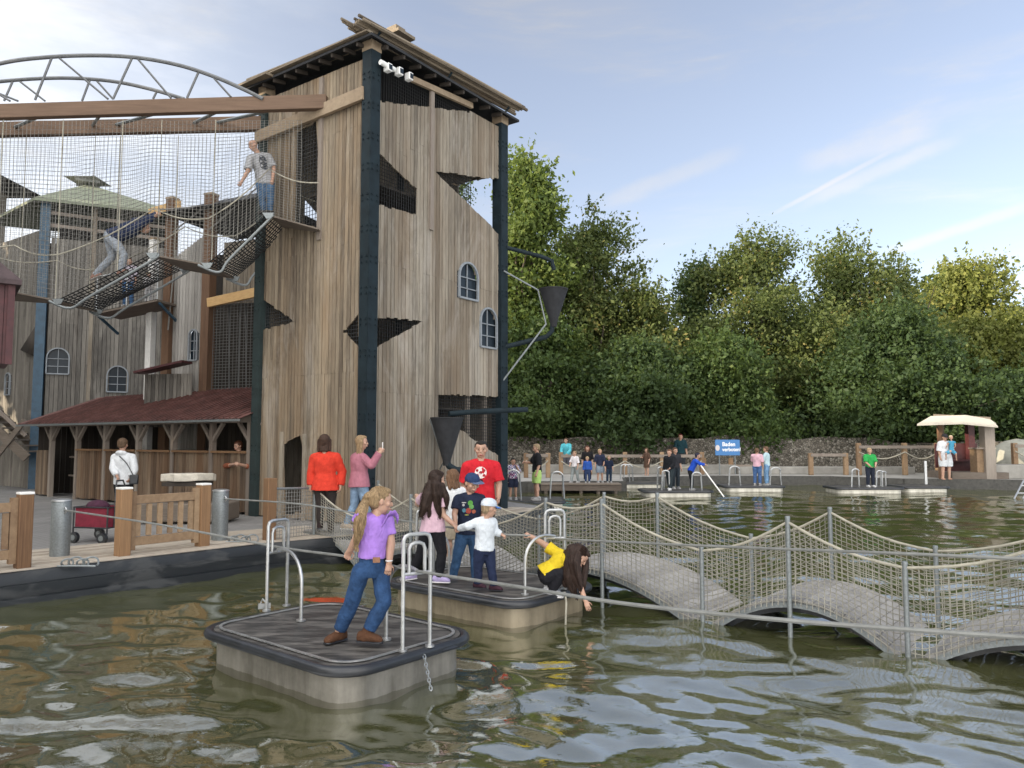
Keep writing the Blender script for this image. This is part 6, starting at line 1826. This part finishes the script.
# brown-haired child in white behind
Y = 10.5
J = JP(Y, 1, dict(head=(452, 477.5, .0), neck=(454, 486.5), sL=(446, 491, .0), sR=(462, 491, .05), eL=(444, 504, .0), wL=(446, 516, .1), eR=(465, 504, .1), wR=(462, 513, .15), hL=(449, 521), hR=(458, 521), kL=(449, 540), kR=(458, 540), aL=(449, 558), aR=(458, 558)))
person('brown-haired child in a plain white T-shirt seen from behind', J, 1.2, .22, (-.75, .6, -.2), dict(c=(.68, .69, .70), sl=.28, g=.014, hem=.0), dict(c=(.42, .36, .27), g=.012, len=.48, n='shorts'),
    dict(c=(.14, .075, .04), s='bob', L=.3), shoes=(.3, .28, .27), vox=.009)
# boy in navy tee and cap
Y = 9.6
J = JP(Y, 1, dict(head=(472, 483.5, -.03), neck=(469.5, 494), sR=(458, 499, -.0), sL=(481, 499, .0), eR=(454.5, 514, -.06), wR=(455.5, 526, -.16), eL=(484, 513, .05), wL=(480, 526, -.06), hR=(463, 534), hL=(473.5, 534), kR=(457.5, 556, -.03), kL=(475, 556, .03),
    aR=(453, 577), aL=(475, 578)))
person('boy in a navy printed T-shirt and a dark blue cap on the second raft', J, 1.36, .235, (.55, -.80, -.28), dict(c=(.016, .022, .045), sl=.34, g=.014, hem=.0), dict(c=(.045, .10, .20), m=DEN, g=.012, n='jeans'),
    dict(c=(.12, .08, .05), s='short', k=.92), shoes=(.1, .1, .12), vox=.0085, cap=dict(c=(.025, .045, .11), peak=(.10, .13, .22), dir=V((.85, -.5, -.1))), grip=.9,
    prints=[(-.02, .045, .032, 'dot', (.10, .30, .06)), (-.035, .0, .03, 'dot', (.14, .34, .10)), (.0, -.05, .036, 'dot', (.35, .07, .05)), (.055, -.045, .026, 'dot', (.10, .25, .32)), (-.065, -.06, .025, 'dot', (.32, .10, .06)), (.06, .05, .02, 'bar', (.5, .5, .48)), (.065, .02, .016, 'dot', (.45, .45, .45)), (.02, -.1, .018, 'bar', (.4, .38, .1))])
# toddler in white
Y = 8.8
J = JP(Y, 1, dict(head=(489, 508.5, 0), neck=(485.5, 518), sL=(477, 522, -.02), sR=(493, 522, .06), eL=(468, 526, -.06), wL=(459, 528.5, .1), eR=(495, 531, .05), wR=(501.5, 534.5, .03), hL=(480, 551, -.02), hR=(489, 551, .03), kL=(478, 567, .0), kR=(491, 567, .0), aL=(478, 583.5, .02), aR=(494, 586, -.02)))
person('small child in a white long-sleeved top and a white and blue cap holding the rope', J, 1.06, .215, (.84, .5, -.1), dict(c=(.60, .64, .68), sl=.97, g=.014, hem=.02, n='jumper'), dict(c=(.018, .026, .06), g=.014),
    dict(c=(.30, .22, .13), s='short', k=.9), shoes=(.045, .02, .03), vox=.008, cap=dict(c=(.55, .60, .66), peak=(.06, .17, .48)), fL=V((.9, -.4, 0)), fR=V((.95, -.3, 0)), grip=1.0)
# man in the red tee
Y = 11.0
J = JP(Y, 1, dict(head=(481, 449.5, -.02), neck=(481, 460.5), sR=(467.5, 466.5), sL=(495, 466.5), eR=(464, 485, .05), wR=(466, 500, -.05), eL=(499, 484, .0), wL=(498.5, 497.5, -.08), hR=(475, 504), hL=(488, 504), kR=(475, 531), kL=(488, 531), aR=(475, 555), aL=(488, 555)))
person('dark-haired man in a red T-shirt with a white round emblem', J, 1.74, .25, (.04, -1, -.1), dict(c=(.50, .018, .028), sl=.42, g=.022, hem=-.05), dict(c=(.05, .045, .04), g=.012), dict(c=(.018, .014, .012), s='short', k=.95), shoes=(.1, .1, .1), vox=.009, skin=SK_D, wide=1.06,
    prints=[(.0, .02, .085, 'dot', (.70, .62, .60)), (-.0, .02, .022, 'dot', (.30, .03, .04)), (.05, .05, .02, 'dot', (.30, .03, .04)), (-.05, .05, .02, 'dot', (.30, .03, .04)), (.05, -.02, .02, 'dot', (.30, .03, .04)), (-.05, -.02, .02, 'dot', (.30, .03, .04)), (.0, -.105, .035, 'dot', (.06, .02, .03)), (.04, -.15, .012, 'dot', (.7, .65, .6))])
# girl in yellow reaching down to the water
Y = 8.72
J = JP(Y, 1, dict(head=(580, 556.5, -.12), neck=(569.5, 556, -.03), sL=(557, 553, .08), sR=(566, 560, -.12), eL=(543, 543.5, .12), wL=(531, 536.5, .1), eR=(578, 581, -.22), wR=(585.5, 601, -.30), hL=(545, 573, .12), hR=(547, 577, -.06),
    kL=(560, 568, .08), kR=(561, 573, -.14), aL=(550, 588.5, .1), aR=(552, 591, -.08)))
hq = lambda x, y, d=0: P(x, y, 8.72 + d)
person('crouching girl in a yellow top with very long dark hair reaching down to the water', J, 1.36, .225, (.62, -.35, -.70), dict(c=(.62, .46, .025), sl=.34, g=.016, hem=-.02, flare=.015), dict(c=(.014, .014, .018), g=.010), dict(c=(.032, .018, .013), s='loose', strands=34,
    chains=[[(hq(573, 551, -.12), .085), (hq(571, 562, -.15), .09), (hq(570, 576, -.18), .08), (hq(573, 589, -.2), .05), (hq(576, 595, -.2), .02)], [(hq(578, 549, -.1), .07), (hq(574, 562, -.2), .075), (hq(577, 578, -.24), .06), (hq(581, 590, -.26), .03)], [(hq(568, 555, -.05), .07), (hq(564, 570, -.1), .07), (hq(566, 584, -.14), .045)], [(hq(584, 551, -.06), .05), (hq(585.5, 566, -.1), .045), (hq(583.5, 582, -.2), .035), (hq(584, 592, -.22), .012)]]),
    shoes=(.6, .6, .62), vox=.008, headup=V((.75, -.1, .55)), fL=V((.9, -.3, 0)), fR=V((.9, -.4, 0)), grip={'L': 1.0, 'R': .35})
# woman in the red jacket, back turned
Y = 13.25
J = JP(Y, 1, dict(head=(324.5, 441.5, 0), neck=(325, 453), sL=(314.5, 458), sR=(336.5, 457.5), eL=(311.5, 473, .03), wL=(310.5, 486, .0), eR=(342, 472, .05), wR=(340.5, 486, .0), hL=(320, 486), hR=(331, 486), kL=(320.5, 507), kR=(331, 507), aL=(320, 524), aR=(330.5, 526)))
person('woman in a bright red jacket seen from behind at the bridge entrance', J, 1.68, .245, (-.15, .98, -.05), dict(c=(.56, .045, .025), sl=.97, g=.03, hem=-.12, flare=.04, n='jacket', wr=.02), dict(c=(.035, .028, .026), g=.012), dict(c=(.05, .026, .017), s='bob', L=.25), shoes=(.03, .02, .02), vox=.010)
# woman in the pink cardigan with a phone
J = JP(Y, 1, dict(head=(362, 442.5, 0), neck=(359.5, 453.5), sL=(354.5, 458, .12), sR=(363.5, 458, -.12), eL=(372, 464, .08), wL=(379, 452, -.02), eR=(371.5, 465.5, -.15), wR=(380, 452.5, -.12), hL=(356.5, 484, .06), hR=(362, 484, -.06), kL=(354, 505, .05), kR=(366, 505, -.05), aL=(346, 524.5, .02), aR=(371, 526, -.02)))
pw = person('blond woman in a dusty pink cardigan holding up a phone', J, 1.68, .245, (.97, .1, .0), dict(c=(.36, .145, .185), sl=.97, g=.02, hem=-.10, flare=.02, n='cardigan'), dict(c=(.21, .30, .42), m=DEN, g=.008, n='jeans'), dict(c=(.28, .19, .105), s='bob', L=.45), shoes=(.42, .33, .25), vox=.010, fL=V((.9, -.3, 0)), fR=V((.95, -.2, 0)), grip=1.0)
q = P(382.5, 446.5, Y - .07); mb = MB(); mb.box(q, .012, .075, .15, .3); tag(mb.build('phone', M['white_paint'], bevel=.004, org=q), 'slim phone held up by the woman in the pink cardigan', 'phone')
# woman in the white hoodie
Y = 16.0
J = JP(Y, 1, dict(head=(123, 444.5), neck=(123, 454), sL=(115, 457.5), sR=(132, 457.5), eL=(113, 468, -.1), wL=(117, 476, -.22), eR=(134.5, 469, -.05), wR=(131, 477, -.15), hL=(119, 484), hR=(128, 484), kL=(119, 501), kR=(128, 501), aL=(119, 515), aR=(128, 515)))
person('woman in a white hoodie and dark trousers standing behind the picket fence', J, 1.7, .245, (.1, .99, -.15), dict(c=(.68, .70, .72), sl=.97, g=.028, hem=-.02, hood=True, n='hoodie'), dict(c=(.016, .016, .018), g=.01), dict(c=(.12, .075, .045), s='short', k=1.06), shoes=(.05, .05, .05), vox=.011)
wh = P(128, 480, Y - .15)
t = thing('handbag', 'small black shoulder bag hanging at the hip of the woman in the white hoodie', 'bag', P(134, 482, Y - .16))
mb = MB(); mb.box(P(134, 479.5, Y - .2), .17, .07, .2, .2); mb.build('pouch', M['rubber'], t, bevel=.02)
mb = MB(); mb.tube(spline([P(133, 475, Y - .2), P(127, 464, Y - .24), P(120.5, 457, Y - .16), P(118.5, 454.5, Y)], 5), .012, 5); mb.build('strap', M['rubber'], t)
# person leaning on the shed counter
q = sp(posts[0] + .55, .35, GZ)
def PS_(px, py, d=0): return PPL(px, py, sp(0, .12 + d), VA)
J = dict(head=PS_(238, 446), neck=PS_(239, 455), sL=PS_(231, 459), sR=PS_(246, 459), eL=PS_(226, 466, -.1), wL=PS_(236, 464, -.4), eR=PS_(250, 467, -.1), wR=PS_(240, 464.5, -.4))
pz = J['neck']; dn = lambda dx, z: V((pz.x + dx, pz.y + .25, z))
J.update(hL=dn(-.1, 1.3), hR=dn(.1, 1.3), kL=dn(-.1, .88) + V((0, -.1, 0)), kR=dn(.1, .88) + V((0, -.1, 0)), aL=dn(-.1, .48), aR=dn(.1, .48))
person('person in an orange-brown top leaning on the shed counter beside the tower', J, 1.62, .23, (-.5, -.8, -.2), dict(c=(.26, .085, .045), sl=.7, g=.02), dict(c=(.05, .05, .05), g=.01), dict(c=(.08, .03, .015), s='short', k=1.03), vox=.012)
# men on the rope bridge
Y = 16.0
J = JP(Y, 1, dict(head=(253, 145.5, -.1), neck=(259, 154), sR=(250, 158.5, -.15), sL=(268.5, 157, .1), eR=(248, 171, -.25), wR=(241.5, 182, -.45), eL=(274, 168, .1), wL=(272.5, 180, -.02), hR=(261, 184), hL=(269.5, 184, .05), kR=(262, 199, -.05), kL=(270.5, 199), aR=(264, 211.5), aL=(270, 211)))
person('bald man in a grey top and jeans standing high on the net bridge', J, 1.70, .24, (-.55, -.70, -.35), dict(c=(.36, .365, .38), sl=.45, g=.02, hem=-.05), dict(c=(.07, .13, .22), m=DEN, g=.012, n='jeans'), None, shoes=(.05, .05, .05), vox=.010, headup=V((-.3, -.35, .9)), grip=.9, prints=[(0, -.02, .09, 'dot', (.05, .055, .07)), (0, -.12, .085, 'dot', (.05, .055, .07)), (0, .05, .07, 'dot', (.05, .055, .07))])
J = JP(Y, 1, dict(head=(145.5, 228, 0), neck=(137.5, 226.5), sL=(135, 222, .14), sR=(136, 228, -.14), eL=(146, 219, .16), wL=(157, 213.5, .2), eR=(143, 224, -.18), wR=(156, 215.5, -.3), hL=(110.5, 236, .09), hR=(111.5, 239, -.09), kL=(112, 257, .08), kR=(124, 255, -.08), aL=(95, 275, .06), aR=(121, 271, -.06)))
person('man in navy and pale trousers climbing bent forward up the net ramp', J, 1.70, .24, (.95, 0, .1), dict(c=(.025, .035, .075), sl=.97, g=.02, hem=.0, n='sweater'), dict(c=(.30, .33, .37), g=.014), dict(c=(.24, .17, .10), s='short'), shoes=(.25, .15, .12), vox=.010, fL=V((.9, 0, .35)), fR=V((.9, 0, .4)), headup=V((-.35, 0, 1)), grip=.9, wide=1.3)

# ---- generic standing figures for the far bank
def stand(label, px, py_top, py_foot, Y, face_deg, topc, botc, hairc, arms=('down', 'down'), stride=0.0, long_b=1.0, sl=.5, style='short', shoes=(.3, .3, .3), hh=None, lean=0.0, vox=.011, cap=None, mat=None, bare=False, skin=SK, hem=0.0, skirt=None, z=None, bot_m='cloth', wide=1.0):
    ft = P(px, py_foot, Y); zf = ft.z if z is None else z
    H = P(px, py_top, Y).z - zf
    a = radians(face_deg); f = V((sin(a), -cos(a), 0)); r = V((-cos(a), -sin(a), 0))      # face 0 = towards the camera, 90 = to the picture's right
    b = V((ft.x, Y, zf)); H = max(.7, H)
    hh = hh or (.125 * H + .045)
    up = V((0, 0, 1)); ln = f * lean
    sh_ = H - hh - .055 * H
    def pt(x, y, zz): return b + r * x * H + f * y * H + up * zz
    J = {}
    J['head'] = pt(0, .012, H - hh * .5) + ln; J['neck'] = pt(0, 0, H - hh - .015 * H) + ln * .85
    hip = .50 * H * (1 - .0)
    for S, s in (('L', -1), ('R', 1)):
        J['s' + S] = pt(s * .112, 0, sh_) + ln * .8
        J['h' + S] = pt(s * .054 * wide, 0, hip) - ln * .15
        st = stride * s
        J['k' + S] = pt(s * .064 * wide, st * .5 + .012, .27 * H); J['a' + S] = pt(s * .068 * wide, st, .045 * H)
        ar = arms[0 if S == 'L' else 1]
        if ar == 'down': e, w_ = (s * .14, -.01, sh_ - .17 * H), (s * .15, .035, sh_ - .315 * H)
        elif ar == 'hips': e, w_ = (s * .2, -.05, sh_ - .15 * H), (s * .11, .04, sh_ - .24 * H)
        elif ar == 'fwd': e, w_ = (s * .13, .07, sh_ - .14 * H), (s * .07, .2, sh_ - .12 * H)
        elif ar == 'reach': e, w_ = (s * .12, .13, sh_ - .08 * H), (s * .08, .27, sh_ - .10 * H)
        elif ar == 'face': e, w_ = (s * .15, .07, sh_ - .13 * H), (s * .06, .11, sh_ + .03 * H)
        elif ar == 'low': e, w_ = (s * .13, .06, sh_ - .15 * H), (s * .07, .16, sh_ - .25 * H)
        elif ar == 'hold': e, w_ = (s * .15, .02, sh_ - .16 * H), (s * .02, .14, sh_ - .16 * H)
        J['e' + S] = pt(*e) + ln * .6; J['w' + S] = pt(*w_) + ln * .6
    return person(label, J, H, hh, f + V((0, 0, -.12)), dict(c=topc, sl=sl, g=.014 * H, hem=hem, mat=mat), dict(c=botc, g=.012 * H, len=long_b, skirt=skirt, m=bot_m, n='skirt' if skirt else ('shorts' if long_b < .6 else 'trousers')),
                  dict(c=hairc, s=style) if hairc else None, shoes=shoes, vox=vox, cap=cap, bare=bare, skin=skin, wide=wide)
BR, BL, DK = (.07, .04, .025), (.42, .31, .17), (.02, .015, .012)
stand('child in a checked violet and white shirt with a hand raised to the face', 513, 458, 499, 23.2, 10, (.3, .3, .4), (.02, .025, .05), DK, ('face', 'down'), long_b=.46, mat=plaid_mat(), z=.26, skin=SK_D)
stand('fair-haired boy in a black T-shirt and lime green shorts', 537, 444, 498, 23.0, -80, (.014, .014, .017), (.38, .56, .17), (.30, .22, .13), ('down', 'fwd'), long_b=.44, z=.26)
stand('child in a cyan hoodie leaning on the timber fence', 567, 438, 470, 37.6, -25, (.10, .46, .54), (.1, .1, .12), BR, ('low', 'low'), sl=.95, lean=.12, z=GZ)
stand('small boy in a white T-shirt and grey trousers walking left', 575, 451, 481.5, 30.0, -50, (.70, .66, .68), (.26, .29, .29), (.25, .17, .10), ('down', 'low'), stride=.09, z=.39)
stand('woman in black behind the boy in blue', 587.5, 446, 480, 31.0, 0, (.016, .015, .017), (.018, .018, .02), (.14, .06, .035), ('down', 'down'), style='bob', z=GZ)
stand('small boy in a blue printed hooded top in front of the woman in black', 587.5, 456.5, 481.5, 29.9, -8, (.03, .09, .36), (.03, .05, .12), BL, ('down', 'down'), sl=.95, z=.39)
stand('boy in a navy T-shirt and pale denim shorts in the row on the jetty', 600, 449, 480.5, 30.1, 10, (.02, .025, .05), (.22, .27, .33), BL, ('low', 'down'), long_b=.46, z=.39)
stand('boy in dark navy clothes at the right end of the row on the jetty', 609, 455.5, 481, 30.0, 15, (.012, .018, .04), (.02, .035, .06), (.30, .21, .12), ('down', 'down'), z=.39)
stand('woman in a brown dress standing in front of the far concrete ledge', 647, 448, 476, 35.6, -60, (.085, .05, .035), (.075, .045, .03), (.10, .06, .035), ('down', 'fwd'), skirt=.9, z=GZ, style='bob', bare=True)
stand('man in a dark teal shirt standing behind the fence by the stone wall', 681, 434, 470, 38.6, 0, (.012, .04, .05), (.04, .045, .05), (.10, .025, .02), ('down', 'down'), z=GZ)
stand('boy in black top and dark trousers standing wide-legged on the far raft', 670, 449.5, 487, 27.6, -35, (.012, .013, .016), (.025, .035, .04), (.16, .08, .045), ('low', 'down'), stride=-.14, sl=.95, z=.26, shoes=(.6, .6, .6))
stand('child half hidden behind the boy in black on the far raft', 675.5, 447.5, 486, 28.3, 20, (.03, .03, .035), (.03, .04, .05), (.10, .05, .03), ('down', 'down'), z=.26)
stand('boy in a royal blue jacket leaning on a long pole on the far raft', 691.5, 453, 486, 27.5, 75, (.018, .07, .42), (.014, .016, .02), (.02, .02, .04), ('reach', 'reach'), sl=.95, lean=.22, z=.26)
p0, p1 = P(699, 463, 27.3), P(724, 497, 26.6); mb = MB(); mb.tube([p0 + (p0 - p1) * .12, p1], .025, 6); tag(mb.build('punt_pole', M['white_paint'], org=p1), 'long pale pole slanting into the water from the far raft', 'pole')
stand('girl in a pink top and jeans on the far raft below the sign', 757.5, 448, 482.5, 30.4, 150, (.58, .36, .42), (.06, .12, .26), (.12, .07, .04), ('fwd', 'down'), z=.26, style='short', bot_m=DEN)
stand('boy in a pale blue T-shirt and light jeans on the far raft below the sign', 767, 446.5, 482, 30.5, -120, (.42, .56, .60), (.16, .29, .46), (.14, .08, .05), ('fwd', 'fwd'), z=.26, bot_m=DEN)
stand('small child in a green shirt standing on a far raft', 870.5, 448, 483.5, 29.3, 0, (.03, .30, .07), (.02, .025, .04), BL, ('low', 'low'), z=.26, shoes=(.5, .5, .5))
stand('man in a white T-shirt and pale shorts carrying a toddler beside the kiosk', 946, 434, 475.5, 31.8, 10, (.68, .69, .71), (.58, .60, .62), BR, ('hold', 'down'), long_b=.46, z=GZ, cap=dict(c=(.03, .03, .035)), bare=True, wide=1.18)
# toddler carried by the man
qy = 31.55
J = JP(qy, 1, dict(head=(951, 437.5), neck=(951.5, 441), sL=(949, 442.3), sR=(954.5, 442.3), eL=(947, 445.5, -.02), wL=(946, 448, .05), eR=(955.5, 446), wR=(953, 449, .05), hL=(949.5, 451.5), hR=(953.5, 451.5), kL=(946, 453.5, -.12), kR=(956, 454, -.12), aL=(946, 459), aR=(956.5, 459.5)))
person('blond toddler in a blue towel carried on the arm of the man in white', J, .85, .19, (-.1, -1, 0), dict(c=(.06, .26, .40), sl=.1, g=.012), dict(c=(.07, .28, .42), g=.012, len=.45), dict(c=(.62, .50, .32), s='short'), vox=.009, bare=True)
# people on the net balcony behind the bridge
stand('child in a white top on the net balcony behind the rope bridge', 148, 272, 303, 21.4, 40, (.62, .60, .60), (.45, .45, .46), BL, ('fwd', 'down'), sl=.9, z=P(148, 303, 21.4).z)
stand('person in blue jeans and a pale top on the net balcony, behind the climbing man', 128, 258, 307, 21.7, 0, (.4, .36, .42), (.06, .13, .26), BR, ('down', 'down'), z=P(128, 307, 21.7).z)
